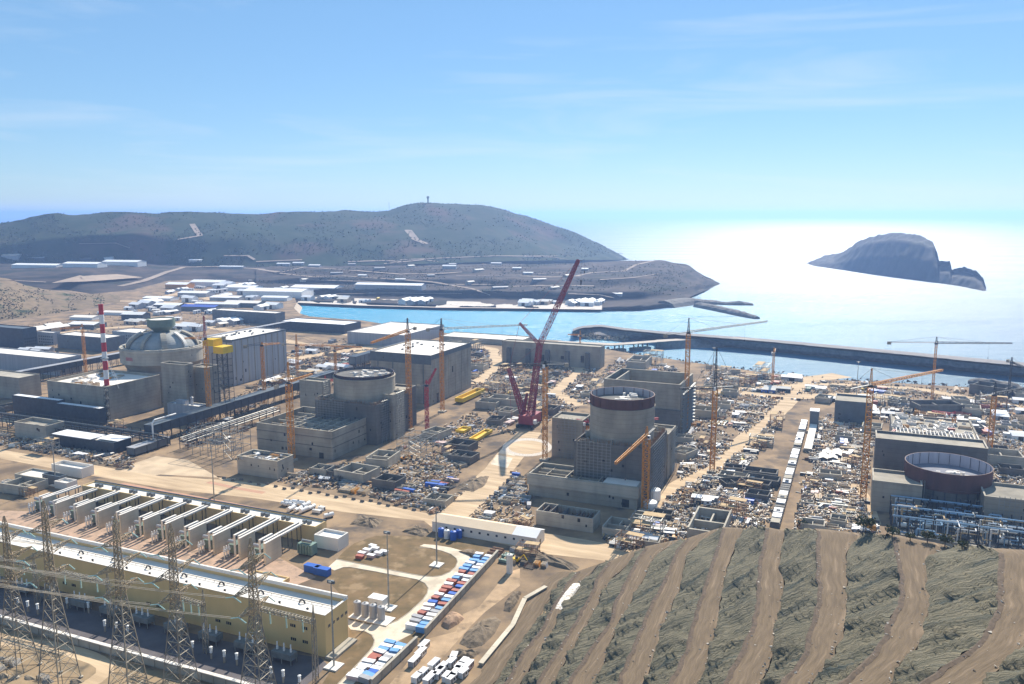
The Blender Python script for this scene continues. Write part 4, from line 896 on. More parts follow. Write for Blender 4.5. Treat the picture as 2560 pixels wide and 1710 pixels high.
# ------------------------------------------------------------------ tower cranes
LAND = []      # landmarks used to tell small things apart
def tower_crane(bu, bv, jv, tip, label, m='orange', apex=None, w_=2.6, counter=17, bz=0., luff=None, jm=None, top_m=None, r=.26, solid=.0, z_j=None):
    b = G(bu, bv, bz); zj = hgt(G(bu, bv, 0) if bz == 0 else b, jv); b.z = bz
    root = empty('tower_crane', b, label, 'tower crane', 'tower cranes of the building site'); zz = Vector((0, 0, 1))
    n = max(4, int((zj - bz) / 3.2)); mb = MB(); lattice(mb, (b.x, b.y, bz), (b.x, b.y, zj - 1.5), w_, w_, n, r, dr=.2); mb.build('mast', m, root)
    mb = MB(); mb.box(b, AX, 3.2, BX, 3.2, bz - .2, bz + 1.3, a0=-3.2, b0=-3.2); mb.build('base_block', 'conc_l', root)
    top = Vector((b.x, b.y, zj))
    if luff is None: T = G(*tip, zj)
    else: T = atY(tip[0], tip[1], b.y + luff)
    d = T - top; ln = d.length; hd = Vector((d.x, d.y, 0)).normalized(); d.normalize()
    jm = jm or m; za = (hgt(G(bu, bv, 0), apex) if apex else zj + 7)
    mb = MB(); mb.lathe(b, [(1.5, zj - 1.5), (1.7, zj - 1.2), (1.7, zj - .5), (1.2, zj)], 10); mb.build('slewing_ring', 'dsteel', root)
    mb = MB(); lattice(mb, top + zz * .2 if luff is None else top + hd * 1.2, T, 1.7, 1.1 if luff is None else .9, max(5, int(ln / 3)), .2, dr=.14); mb.build('jib', jm, root)
    mb = MB(); C_ = top - hd * counter
    sd_ = Vector((-hd.y, hd.x, 0)); 
    mb.box(top, -hd, counter, sd_, .8, zj - .1, zj + .3, b0=-.8); mb.bar(top + sd_ * .8 + zz, C_ + sd_ * .8 + zz, .07, n=3); mb.bar(top - sd_ * .8 + zz, C_ - sd_ * .8 + zz, .07, n=3); mb.build('counter_jib', 'dsteel', root)
    mb = MB(); mb.box(C_ + hd * 3, -hd, 3, sd_, 1.1, zj - 1.8, zj + .9, b0=-1.1); mb.build('counterweight', 'conc', root)
    mb = MB(); c0 = top + sd_ * 1.1 + hd * .6; mb.box(c0, hd, 1.8, sd_, 1.5, zj - 2, zj + .4); cb = mb.build('cab', 'white', root); mb = MB(); mb.box(c0 + hd * 1.81, hd, .06, sd_, 1.4, zj - 1.2, zj + .2, b0=.1); mb.build('window', 'window', cb)
    ap = Vector((b.x, b.y, za)); mb = MB(); lattice(mb, top, ap, 1.7, .5, max(2, int((za - zj) / 2.2)), .2, dr=.14); mb.build('tower_head', top_m or jm, root)
    mb = MB(); mb.bar(ap, top + d * ln * .62 + zz, .09, n=3); mb.bar(ap, top + d * ln * .3 + zz, .09, n=3); mb.bar(ap, C_ + hd * 2 + zz * .8, .1, n=3); mb.build('tie_bar', 'dsteel', root)
    hk = top + d * ln * .7; hz_ = max(zj - 14, bz + 4); mb = MB(); mb.bar(hk, (hk.x, hk.y, hz_), .05, n=3); hl = mb.build('hook_line', 'dsteel', root); mb = MB(); mb.bar((hk.x, hk.y, hz_), (hk.x, hk.y, hz_ - 1.2), .3, n=6); mb.build('hook', 'dsteel', hl)
    return root
TC = tower_crane
TC(215, 935, 818, (150, 822), 'slim orange tower crane standing behind the chimney block', apex=809, w_=2.2)
TC(525, 1060, 845, (462, 846), 'orange tower crane with red upper mast before the yellow-topped tower', apex=790, top_m='cranered', w_=2.8)
TC(745, 955, 862, (905, 868), 'orange tower crane behind the dark gallery between the first two reactors', apex=836, w_=2.4)
TC(730, 1152, 955, (780, 935), 'stout orange tower crane against the face of the roofless auxiliary block', apex=905, w_=3.4)
TC(1024, 1075, 826, (928, 857), 'orange tower crane with dark head, jib swung away over the dark-rimmed reactor', apex=795, top_m='dsteel', w_=3.2, r=.3)
TC(1106, 1030, 822, (1318, 812), 'tall orange tower crane in front of the white-roofed turbine hall, thin jib over the harbour', apex=796, jm='gsteel', top_m='dsteel', w_=2.8, counter=14)
TC(1362, 1150, 912, (1248, 914), 'orange tower crane beside the helipad with its dark jib level', apex=902, jm='dsteel', w_=3.0)
TC(1713, 1075, 830, (1918, 803), 'tall orange tower crane beside the roofless hall, pale jib over the breakwater', apex=795, jm='gsteel', top_m='dsteel', w_=3.2, counter=30)
TC(1780, 1180, 968, (1700, 972), 'orange tower crane in the yard beside the scaffolded hall', apex=868, w_=3.0, jm='dsteel')
TC(1612, 1275, 1088, (1539, 1158), 'orange tower crane with its jib reaching down over the wide unfinished block', apex=1066, w_=3.6, r=.32, counter=22)
TC(2157, 1252, 962, (2356, 925), 'orange tower crane between the crowded yard and the newest ring, orange jib raised seaward', apex=921, w_=3.4, r=.3, counter=26)
TC(2329, 1005, 857, (2530, 858), 'thin crane at the shore whose level jib crosses above the breakwater', apex=842, w_=1.9, jm='dsteel', r=.2, counter=46, m='orange')
TC(2472, 1142, 985, (2640, 958), 'orange tower crane at the low turbine deck by the rocks', apex=955, w_=3.0, counter=22, jm='dsteel')
TC(1450, 885, 838, (1420, 836), 'small crane at the harbour edge before the rubble bank', apex=826, w_=1.6, counter=6)
TC(1931, 960, 882, (1938, 872), 'little white-headed crane at the water edge of the shore yard', apex=868, w_=1.8, counter=8)
TC(2520, 1000, 905, (2590, 930), 'thin dark crane by the shore rocks', apex=893, w_=1.6, m='dsteel', counter=10)
TC(662, 1015, 862, (700, 858), 'pale orange crane mast before the first turbine hall', apex=855, w_=2.2)
TC(840, 960, 876, (860, 870), 'short orange crane mast behind the dark-rimmed reactor', apex=868, w_=2.0)
TC(816, 1030, 951, (876, 950), 'small red tower crane with a level red jib beside the dark rim', 'red', apex=940, w_=1.8, counter=12)
TC(1068, 1080, 962, (1090, 921), 'slim red luffing crane in front of the white-roofed turbine hall', 'red', apex=950, w_=2.4, luff=6, counter=9)
TC(900, 1050, 985, (918, 984), 'small red placing crane on the near side of the dark-rimmed reactor', 'red', apex=979, w_=1.5, counter=4)
TC(1563, 1180, 1056, (1645, 1046), 'small red crane with level jib against the maroon-rimmed reactor', 'red', apex=1046, w_=1.6, counter=14)
TC(1468, 1150, 1058, (1441, 1049), 'small orange and red crane beside the maroon-rimmed reactor, short red jib', 'orange', jm='red', apex=1048, w_=1.8, counter=6)
TC(2208, 1180, 1096, (2238, 1074), 'red luffing crane at the corner of the low turbine deck', 'red', apex=1086, w_=2.2, luff=10, counter=8)
TC(2381, 1100, 1036, (2330, 1028), 'squat orange crane with a red jib standing on the low turbine deck', 'orange', jm='red', apex=1028, w_=2.4, counter=10)
# red heavy-lift crawler crane
b = G(1320, 1066, 0); Y0 = b.y; root = empty('crawler_crane', b, 'huge red lattice crawler crane with two booms, taller than anything on the site', 'crawler crane')
kn = atY(1349, 862, Y0 + 14); tip = atY(1446, 650, Y0 + 34); st = atY(1299, 808, Y0 - 6); bm = atY(1272, 922, Y0 + 18)
mb = MB(); lattice(mb, (b.x + 1.5, b.y, 5), kn, 5.0, 3.8, 17, .38, dr=.26, xx=True); mb.build('main_boom', 'cranered', root)
mb = MB(); lattice(mb, kn, kn.lerp(tip, .45), 3.4, 3.4, 10, .30, dr=.2); lattice(mb, kn.lerp(tip, .45), tip, 3.4, 2.2, 12, .34, dr=.28, xx=True); mb.build('luffing_jib', 'cranered', root)
mb = MB(); lattice(mb, kn, st, 2.4, 1.2, 8, .24); mb.build('jib_strut', 'cranered', root)
mb = MB(); lattice(mb, (b.x - 2, b.y + 2, 5), bm, 4.6, 2.0, 12, .45, dr=.34, xx=True); mb.build('derrick_mast', 'cranered', root)
mb = MB(); mb.bar(st, tip, .14, n=3); mb.bar(st, bm, .14, n=3); mb.bar(bm, kn, .12, n=3); mb.bar(bm, (b.x - 14, b.y + 10, 3), .16, n=3); mb.build('pendant_line', 'cranered', root)
mb = MB(); h1 = tip + Vector((2.5, 0, -.5)); mb.bar(tip, h1, .35); mb.bar(h1, h1 - Vector((0, 0, 17)), .08, n=3); mb.bar(h1 - Vector((0, 0, 17)), h1 - Vector((0, 0, 21.5)), .9, r2=.5, n=6); mb.bar(h1 + Vector((3, 0, 0)), h1 + Vector((3, 0, -9)), .07, n=3); mb.bar(h1 + Vector((3, 0, -9)), h1 + Vector((3, 0, -11)), .5, n=6); mb.bar(h1, h1 + Vector((3, 0, 1)), .3); mb.build('hook_block', 'dsteel', root)
mb = MB(); mb.box(b, AX, 6.5, BX, 14, 3, 10.5, a0=-6.5, b0=-6); mb.box(b, AX, 4, BX, 20, 3, 7.5, a0=-9, b0=14.01); lattice(mb, b + AX * 5 + Vector((0, 0, 10)), b + AX * 4 + BX * 8 + Vector((0, 0, 27)), 2.2, 1.0, 6, .4, xx=True); lattice(mb, b - AX * 5 + Vector((0, 0, 10)), b - AX * 4 + BX * 8 + Vector((0, 0, 27)), 2.2, 1.0, 6, .4, xx=True); mb.build('machine_house', 'cranered', root)
for s in (-1, 1):
    mb = MB(); c = b + AX * 6.5 * s; pr = [(-9, .8), (-8, 0), (8, 0), (9, .8), (9, 2.2), (8, 3), (-8, 3), (-9, 2.2)]
    v0 = [tuple(c + BX * y - AX * 1.2 + Vector((0, 0, z_))) for y, z_ in pr]; v1 = [tuple(c + BX * y + AX * 1.2 + Vector((0, 0, z_))) for y, z_ in pr]
    mb.add(v0 + v1, [tuple(range(8)), tuple(range(15, 7, -1))] + [(i, i + 8, (i + 1) % 8 + 8, (i + 1) % 8) for i in range(8)]); mb.build('crawler_track', 'dsteel', root)
mb = MB(); mb.box(b + AX * 6.2 - BX * 5, AX, 2.6, BX, 3.4, 4, 7.2); mb.build('cab', 'white', root)
mb = MB(); c = b - AX * 10 + BX * 14
for k in range(6): mb.box(c, AX, 16, BX, 5.4 - .1 * k, 1 + 1.5 * k, 2.4 + 1.5 * k, a0=0, b0=.1 * k)
mb.build('counterweight', 'maroon', root); FOOT.append((b, 14, 18))
# ------------------------------------------------------------------ pipe racks and galleries
def rack(p, q, wd, z0, z1, label, roof=None, name='pipe_rack', step=9., pipes=4, cat='pipe rack', clad=None):
    """steel trestle from p to q carrying pipes, optionally clad as a gallery"""
    p = Vector((p.x, p.y, 0)); q = Vector((q.x, q.y, 0)); d = (q - p).normalized(); o_ = Vector((-d.y, d.x, 0)); ln = (q - p).length
    root = empty(name, p, label, cat); n = max(2, int(ln / step))
    mb = MB()
    for k in range(n + 1):
        c = p + d * ln * k / n
        for s in (0, wd): c2 = c + o_ * s; mb.bar((c2.x, c2.y, 0), (c2.x, c2.y, z1), .3)
        mb.bar(tuple(c + Vector((0, 0, z0))), tuple(c + o_ * wd + Vector((0, 0, z0))), .28)
        if k < n:
            c3_ = p + d * ln * (k + 1) / n
            if k % 2: mb.bar(tuple(c + Vector((0, 0, 0))), tuple(c3_ + Vector((0, 0, z0))), .16)
    mb.build('trestle', 'dsteel', root)
    if clad:
        mb = MB(); mb.box(p, d, ln, o_, wd, z0 + .2, z1 + .4, b0=0); mb.build('cladding', clad, root)
        mb = MB(); mb.box(p, d, ln + .3, o_, wd + .3, z1 + .42, z1 + .7, a0=-.3, b0=-.3); mb.build('roof', roof or 'clad_b', root)
    else:
        for k in range(pipes):
            mb = MB(); zz = z0 + .6 + (k % 2) * (z1 - z0) * .5; c = p + o_ * wd * (k + .5) / pipes
            mb.bar(tuple(c + Vector((0, 0, zz))), tuple(c + d * ln + Vector((0, 0, zz))), .35 + .2 * (k % 3), n=6); mb.build('pipe', ('gsteel', 'dsteel', 'clad_b')[k % 3], root)
        mb = MB()
        for s in (0, wd):
            for zz in (z0, (z0 + z1) / 2, z1): c = p + o_ * s; mb.bar(tuple(c + Vector((0, 0, zz))), tuple(c + d * ln + Vector((0, 0, zz))), .22)
        mb.build('beam', 'dsteel', root)
    return root
def onB(u, v, u2, z=0): g = G(u, v, 0); return g, g + BX * along(Vector((g.x, g.y, z)), BX, u2)
p, q = onB(385, 1112, 842, 12); rack(p, q, 9, 8, 15, 'long dark gallery on trestles running from the road up towards the dark-rimmed reactor', name='conveyor_gallery', cat='gallery', clad='clad_d', roof='clad_b')
p, q = onB(470, 1125, 700, 8); rack(p, q, 8, 6, 11, 'open steel pipe rack standing over the dirt beside the dark gallery')
p = G(-40, 985, 0); t_ = along(Vector((p.x, p.y, 14)), BX, 725); q = p + BX * t_; rack(p, q, 8, 9, 15, 'longest dark gallery with a pale top, running behind the finished reactor to the far yards', name='conveyor_gallery', cat='gallery', clad='clad_d', roof='clad')
p, q = onB(890, 925, 1030, 10); rack(p, q, 9, 6, 15, 'dark gallery leading away behind the second turbine hall', name='conveyor_gallery', cat='gallery', clad='clad_b', roof='clad_d')
p = G(-30, 1062, 0); q = p + AX * along(p, AX, 395); rack(p, q, 10, 7, 12, 'dark pipe rack crossing in front of the chimney block', pipes=5)
p = G(20, 1080, 0); q = p + AX * along(p, AX, 250); rack(p, q, 7, 5, 9, 'lower dark pipe rack before the pump house', pipes=4)
for (u0, v0, u1, tv, lab) in ((30, 1052, 150, 1002, 'dark canopy hall with a white roof, the farther of two stepped before the chimney block'), (138, 1068, 252, 1022, 'dark canopy hall with a white roof, the nearer of two stepped before the chimney block')):
    f = Fit(u1, v0, u0, u1 + 12, tv); simple_building('canopy_hall', lab, 'canopy', f, 'clad_d', 'roof_w', par=.1)
# clad duct leaving the rack, pale pipes over it
p, q = onB(338, 1142, 425, 5); rack(p, q, 8, 1, 6, 'sloping dark duct with pale pipes on top where the gallery meets the dirt yard', name='pipe_duct', cat='duct', clad='clad_b', roof='clad')
mb = MB(); a = G(385, 1120, 0); pts = [a + Vector((0, 0, 0)), a + Vector((0, 0, 20)), a + BX * 2 + Vector((0, 0, 22)), a + BX * 24 + Vector((0, 0, 22))]
for s, e in zip(pts, pts[1:]): mb.bar(s, e, .6, n=8)
tag(mb.build('bent_pipe', 'white', loc=a), 'white bent pipe rising beside the dark gallery and turning along it', 'pipe')
# steel frame structures
def frame_tower(cu, cv, lu, ru, tv, label, m='gsteel', cat='steel skeleton', name='steel_skeleton', lv=4, lb=None):
    f = Fit(cu, cv, lu, ru, tv, lb=lb); root = empty(name, f.c, label, cat); mb = MB(); nx = max(2, int(f.la / 7)); ny = max(2, int(f.lb / 7))
    for i in range(nx + 1):
        for j in range(ny + 1): p = f.p(f.la * i / nx, f.lb * j / ny); mb = MB(); mb.bar((p.x, p.y, 0), (p.x, p.y, f.h), .25); mb.build('column', m, root)
    mb = MB()
    for k in range(1, lv + 1):
        z_ = f.h * k / lv
        for i in range(nx + 1): mb.bar(f.p(f.la * i / nx, 0, z_), f.p(f.la * i / nx, f.lb, z_), .2)
        for j in range(ny + 1): mb.bar(f.p(0, f.lb * j / ny, z_), f.p(f.la, f.lb * j / ny, z_), .2)
    mb.build('beam', m, root); mb = MB()
    for k in range(lv):
        mb.bar(f.p(0, 0, f.h * k / lv), f.p(f.la / nx, 0, f.h * (k + 1) / lv), .15); mb.bar(f.p(0, 0, f.h * k / lv), f.p(0, f.lb / ny, f.h * (k + 1) / lv), .15)
    mb.build('bracing', m, root); return f, root
frame_tower(580, 1150, 478, 625, 1085, 'open steel frame of pale girders beside the dirt yard', lv=3)
f, root = frame_tower(1052, 1145, 992, 1095, 1105, 'low open steel frame with mint rails beside the stacked yellow steel', lv=3)
f, root = frame_tower(566, 1050, 530, 580, 885, 'dark scaffold tower capped by a bright yellow box', 'dsteel', 'scaffold tower', 'scaffold_tower', 10)
mb = MB(); f.bx(mb, -1, f.la * .8, -1, f.lb + .5, f.h + .1, f.h + 6); mb.build('yellow_box', 'yellow', root)
mb = MB(); f.bx(mb, f.la * .85, f.la * 1.8, 0, f.lb, f.h + 6, f.h + 12); mb.build('yellow_housing', 'yellow', root)
# ------------------------------------------------------------------ switchyard in the foreground
f = Fit(816, 1644, -90, 868, 1539); F_gis = f
r = empty('switchgear_hall', f.c, 'very long ochre switchgear hall with a pale flat roof behind the lattice pylons', 'building')
mb = MB(); f.shell(mb, 0, f.h, th=.7, par=1.6, mroof=0); mb.build('wall', 'yellow_wall', r)
mb = MB(); f.bx(mb, .7, f.la - .7, .7, f.lb - .7, f.h - 1.6, f.h - 1.55); mb.build('roof', 'roof_l', r)
mb = MB(); f.bx(mb, -.15, f.la, f.lb - .75, f.lb + .2, f.h, f.h + 1.6); mb.build('back_parapet', 'roof_l', r)
mb = MB(); f.bx(mb, -.15, f.la, -.15, .85, f.h, f.h + .2); f.bx(mb, -.15, .85, .85, f.lb - .8, f.h, f.h + .2); mb.build('parapet_cap', 'roof_l', r)
for k in range(16):
    i = 9 + f.la * k / 16.5
    for zz in ((f.h * .22, f.h * .55) if k == 0 else (f.h * .22,) if k in (3, 6, 10) else ()):
        for s in (0, 6): 
            mb = MB(); f.bx(mb, i + s, i + s + 2.6, -.07, .05, zz, zz + 1.3); o = mb.build('window', 'window', r)
            mb = MB()
            for x in (.85, 1.75): f.bx(mb, i + s + x - .08, i + s + x + .08, -.12, -.075, zz, zz + 1.3)
            mb.build('mullion', 'yellow_wall', o)
for k in range(5):
    mb = MB(); j = f.lb * (.12 + .19 * k); f.bx(mb, -.07, .05, j, j + 1.6, f.h * .66, f.h * .66 + 1.2); mb.build('louvre', 'window', r)
mb = MB(); f.bx(mb, -4.5, -.2, -1, f.lb, 0, 1.1); mb.build('side_ramp', 'conc_l', r)
for k in range(22):
    i = 10 + f.la * .72 * k / 22; j = f.lb * (.12, .5, .14)[k % 3]; c = f.p(i, j); mb = MB()
    if k % 3 == 1:
        for s in range(6): a0, a1 = R(180 - s * 30), R(150 - s * 30); mb.bar(c + AX * math.cos(a0) * 1.4 + Vector((0, 0, f.h - 1.5 + 1.4 * max(0, math.sin(a0)))), c + AX * math.cos(a1) * 1.4 + Vector((0, 0, f.h - 1.5 + 1.4 * max(0, math.sin(a1)))), .35, n=6)
    else: mb.lathe(c, [(.45, f.h - 1.6), (.45, f.h + .1), (.75, f.h + .2), (.1, f.h + .7)], 8)
    mb.build('roof_vent', 'dsteel', r)
mb = MB(); a = f.p(2, f.lb * .58, f.h - .9); b2 = f.p(f.la - 2, f.lb * .58, f.h - .9); mb.bar(a, b2, .12); mb.build('roof_cable', 'dsteel', r)
mb = MB()
for k in range(40): c = f.p(8 + k * f.la / 42, f.lb * .58, f.h - 1.6); mb.bar(c, c + Vector((0, 0, .8)), .1)
mb.build('cable_support', 'dsteel', r)
# low bus ducts and breakers against its shaded face
M['dgear'] = mat('switchgear_grey', (.20, .215, .21), (.14, .15, .15), .4, .6)
for k in range(10):
    c = f.p(14 + k * f.la / 11.5, -11); rr = empty('switch_bay', c, 'grey switch bay on legs in the shade of the ochre hall', 'switchgear', 'switch bays along the ochre hall')
    mb = MB(); mb.box(c, AX, 5, BX, 4, 2, 4.6, a0=-5, b0=0); mb.build('housing', 'dgear', rr)
    mb = MB()
    for x in (-4.6, 0, 4.6):
        for y in (.2, 3.8): q = c + AX * x + BX * y; mb.bar((q.x, q.y, 0), (q.x, q.y, 2), .2)
    mb.build('leg', 'gsteel', rr)
    for x in (-3.4, 0, 3.4): mb = MB(); q = c + AX * x + BX * 2; mb.lathe(q, [(.32, 4.6), (.5, 5), (.3, 5.4), (.5, 5.8), (.3, 6.2), (.3, 8)], 8); mb.build('bushing', 'white', rr)
def post_insulator(u, v, i):
    c = G(u, v, 0); rr = empty('surge_arrester', c, 'pale cylindrical surge arrester standing on the shaded asphalt yard', 'surge arrester', 'surge arresters in the asphalt yard')
    mb = MB(); mb.bar((c.x, c.y, 0), (c.x, c.y, 2.6), .4, n=6); mb.build('pedestal', 'conc', rr)
    mb = MB(); mb.lathe(c, [(.42, 2.6), (.6, 3), (.42, 3.3), (.6, 3.7), (.42, 4), (.6, 4.4), (.42, 4.7), (.7, 5), (.7, 5.3), (.2, 5.5)], 10); mb.build('insulator', 'white', rr)
for i, (x, y) in enumerate(((170, 850), (260, 880), (350, 905), (965, 1060), (1070, 1080), (1175, 1110), (1770, 1260), (1940, 1310), (2060, 1345), (2175, 1370), (620, 850), (815, 890), (2490, 1500), (2600, 1530), (2750, 1580))): post_insulator(x * .2726, 1290 + y * .2726, i)
# perimeter wall at the very front
def wall_run(name, pts, h, th, label, cap_m='conc_l', body='conc_l', seg=6):
    P = [G(u, v, 0) for u, v in pts]; root = empty(name, P[0], label, 'wall')
    mb = MB(); mc = MB(); mp_ = MB()
    for a, b2 in zip(P, P[1:]):
        d = (b2 - a).normalized(); o_ = Vector((-d.y, d.x, 0)); ln = (b2 - a).length; n = max(1, int(ln / seg))
        mb.box(a, d, ln, o_, th, 0, h)
        for k in range(n):
            mc.box(a + d * ln * k / n, d, ln / n - .12, o_, th + .35, h + .002, h + .35, b0=-.35)
            mp_.box(a + d * ln * k / n, d, .5, o_, -.002, 0, h, b0=-.25)
    mb.build('panel', body, root); mc.build('coping', cap_m, root); mp_.build('post', body, root); return root
wall_run('perimeter_wall', [(-120, 1528), (0, 1560), (594, 1726), (760, 1775)], 3.4, .9, 'long pale segmented wall crossing in front of the pylons', 'roof_l', 'conc_l')
wall_run('yard_wall', [(1064, 1592), (1246, 1392)], 3.6, .5, 'concrete wall with coloured containers lined along it, the farther stretch', 'conc_l', 'conc_l')
wall_run('yard_wall', [(930, 1722), (1044, 1612)], 3.6, .5, 'concrete wall with coloured containers lined along it, the nearer stretch at the lower edge', 'conc_l', 'conc_l')
# transformer row: service building, fire walls, transformers, cable bridges
f = Fit(790, 1358, 205, 816, 1317); F_tr = f
r = empty('transformer_building', f.c, 'long narrow ochre building with a pale roof behind the row of fire walls', 'building')
mb = MB(); f.shell(mb, 0, f.h, th=.6, par=.9, mroof=0); mb.build('wall', 'yellow_wall2', r)
mb = MB(); f.bx(mb, .6, f.la - .6, .6, f.lb - .6, f.h - .9, f.h - .85); mb.build('roof', 'roof_l', r)
mb = MB(); f.bx(mb, -.2, f.la, f.lb - .6, f.lb + .1, f.h, f.h + .5); mb.build('back_parapet', 'clad_d', r)
for k in range(12):
    i = 6 + f.la * k / 12.3
    for s in (0, 3.2): mb = MB(); f.bx(mb, i + s, i + s + 2, f.lb * .3, f.lb * .3 + 2, f.h - .9, f.h + 1); mb.build('roof_unit', 'clad_b', r)
f2 = Fit(846, 1379, 785, 871, 1347); simple_building('control_room', 'small square pale building at the end of the transformer row', 'building', f2, 'roof_l', 'roof_w', par=1.4)
fins = [(109, 1285, 138, 1246), (141, 1298, 185, 1259), (193, 1311, 236, 1268), (246, 1323, 294, 1279), (301, 1339, 343, 1288), (360, 1349, 397, 1300), (415, 1361, 456, 1310), (474, 1377, 512, 1325), (534, 1388, 572, 1339), (599, 1400, 634, 1346), (662, 1412, 699, 1359)]
prev = None
for k, (u, v, u2, tv) in enumerate(fins):
    c = G(u, v, 0); h = hgt(c, tv); lb = along(Vector((c.x, c.y, h)), BX, u2)
    if not 8 < lb < 40: lb = 17
    r = empty('fire_wall', c, 'tall thin pale fire wall standing between transformers, one of an even row', 'fire wall', 'fire walls between the transformers')
    mb = MB(); mb.box(c, AX, .9, BX, lb, 0, h); mb.build('panel', 'cream', r)
    mb = MB(); mb.box(c - BX * .2, AX, 1.1, BX, lb + .3, h + .003, h + .25, a0=-.2); mb.build('coping', 'roof_l', r)
    # stepped side frames and the twin beams back to the building
    br = empty('cable_bridge', c + BX * lb, 'pair of pale beams on dark posts from a fire wall to the ochre building', 'cable bridge', 'cable bridges behind the fire walls')
    back = lb + max(6, (f.p(0, 0) - c).dot(BX) - lb) - .3
    for s in (-3.2, -6.2):
        mb = MB(); mb.box(c + AX * s, AX, 1.3, BX, lb * 1.05, h - .9, h - .1, b0=lb * .25); mb.box(c + AX * s, AX, 1.3, BX, lb * .28, 0, h - .95, b0=lb * .25); mb.build('side_frame', 'roof_l', br)
    for s in (-1.6, -4.4):
        mb = MB(); mb.box(c + AX * s, AX, 1.2, BX, back, h * .86, h * .86 + .9, b0=lb + .4); mb.build('beam', 'roof_l', br)
    mb = MB()
    for y in (lb + 3, lb + (back - lb) * .55, back - 1.5):
        for s in (-1.2, -4.0): q = c + AX * s + BX * y; mb.bar((q.x, q.y, 0), (q.x, q.y, h * .86), .25)
    mb.build('post', 'dsteel', br)
    t = c - AX * 9.5 + BX * lb * .35
    tr = empty('power_transformer', t, 'dark oil-filled transformer with pale bushings between two fire walls', 'transformer', 'transformers between the fire walls')
    mb = MB(); mb.box(t, AX, 3.4, BX, 9, .6, 5.4, a0=-1.6); mb.build('tank', 'green', tr)
    mb = MB(); mb.box(t, AX, 3, BX, 12, .6, 4.6, a0=-1, b0=9.3); mb.build('radiator', 'dgear', tr)
    mb = MB(); mb.bar(t + Vector((0, 0, 7.4)) - AX * 1, t + Vector((0, 0, 7.4)) + AX * 3, 1.0, n=10); mb.build('conservator', 'clad', tr)
    for y in (-2.2, -4, -5.8):
        q = t + BX * y + AX * 1; mb = MB(); mb.bar((q.x, q.y, 0), (q.x, q.y, 3.4), .35, n=6); mb.lathe(q, [(.5, 3.4), (.75, 3.9), (.5, 4.4), (.75, 4.9), (.5, 5.4), (.3, 6.6)], 8); mb.build('bushing', 'white', tr)
# small roofless rooms in the red yard
for (cu, cv, lu, ru, tv, lab, lb) in ((262, 1436, 192, 268, 1414, 'small open-topped ochre pit room beside the hall wall, pale floor inside', 14), (105, 1412, 85, 140, 1385, 'plain ochre cube beside the long hall among pipes', 10), (685, 1478, 600, 852, 1468, 'low pale plinth slab behind the end of the ochre hall', 12)):
    ff = Fit(cu, cv, lu, ru, tv, lb=lb); simple_building('pit_room', lab, 'building', ff, 'yellow_wall2', 'roof_l', par=max(.4, ff.h * .35))
M['teal'] = mat('grey_green_tank', (.20, .29, .24), (.15, .22, .19), .4, .6)
c = G(762, 1390, 0); r = empty('spare_transformer', c, 'large grey-green transformer parked alone on the yard by the control room', 'transformer')
mb = MB(); mb.box(c, AX, 4.5, BX, 5, .8, 6.5, a0=-4.5); mb.build('tank', 'teal', r)
for k in range(5): mb = MB(); mb.box(c, AX, -3.6 + k * 1.8, BX, -.02, 1.2, 6, a0=-4.2 + k * 1.8, b0=-.7); mb.build('radiator', 'teal', r)
mb = MB(); mb.bar(c - AX * 3 + Vector((0, 0, 7.6)) + BX * 2, c + AX * 3 + Vector((0, 0, 7.6)) + BX * 2, .8, n=8); mb.build('conservator', 'gsteel', r)
mb = MB(); mb.box(c, AX, 4.2, BX, 4.6, 0, .8, a0=-4.2, b0=.4); mb.build('skid', 'dsteel', r)
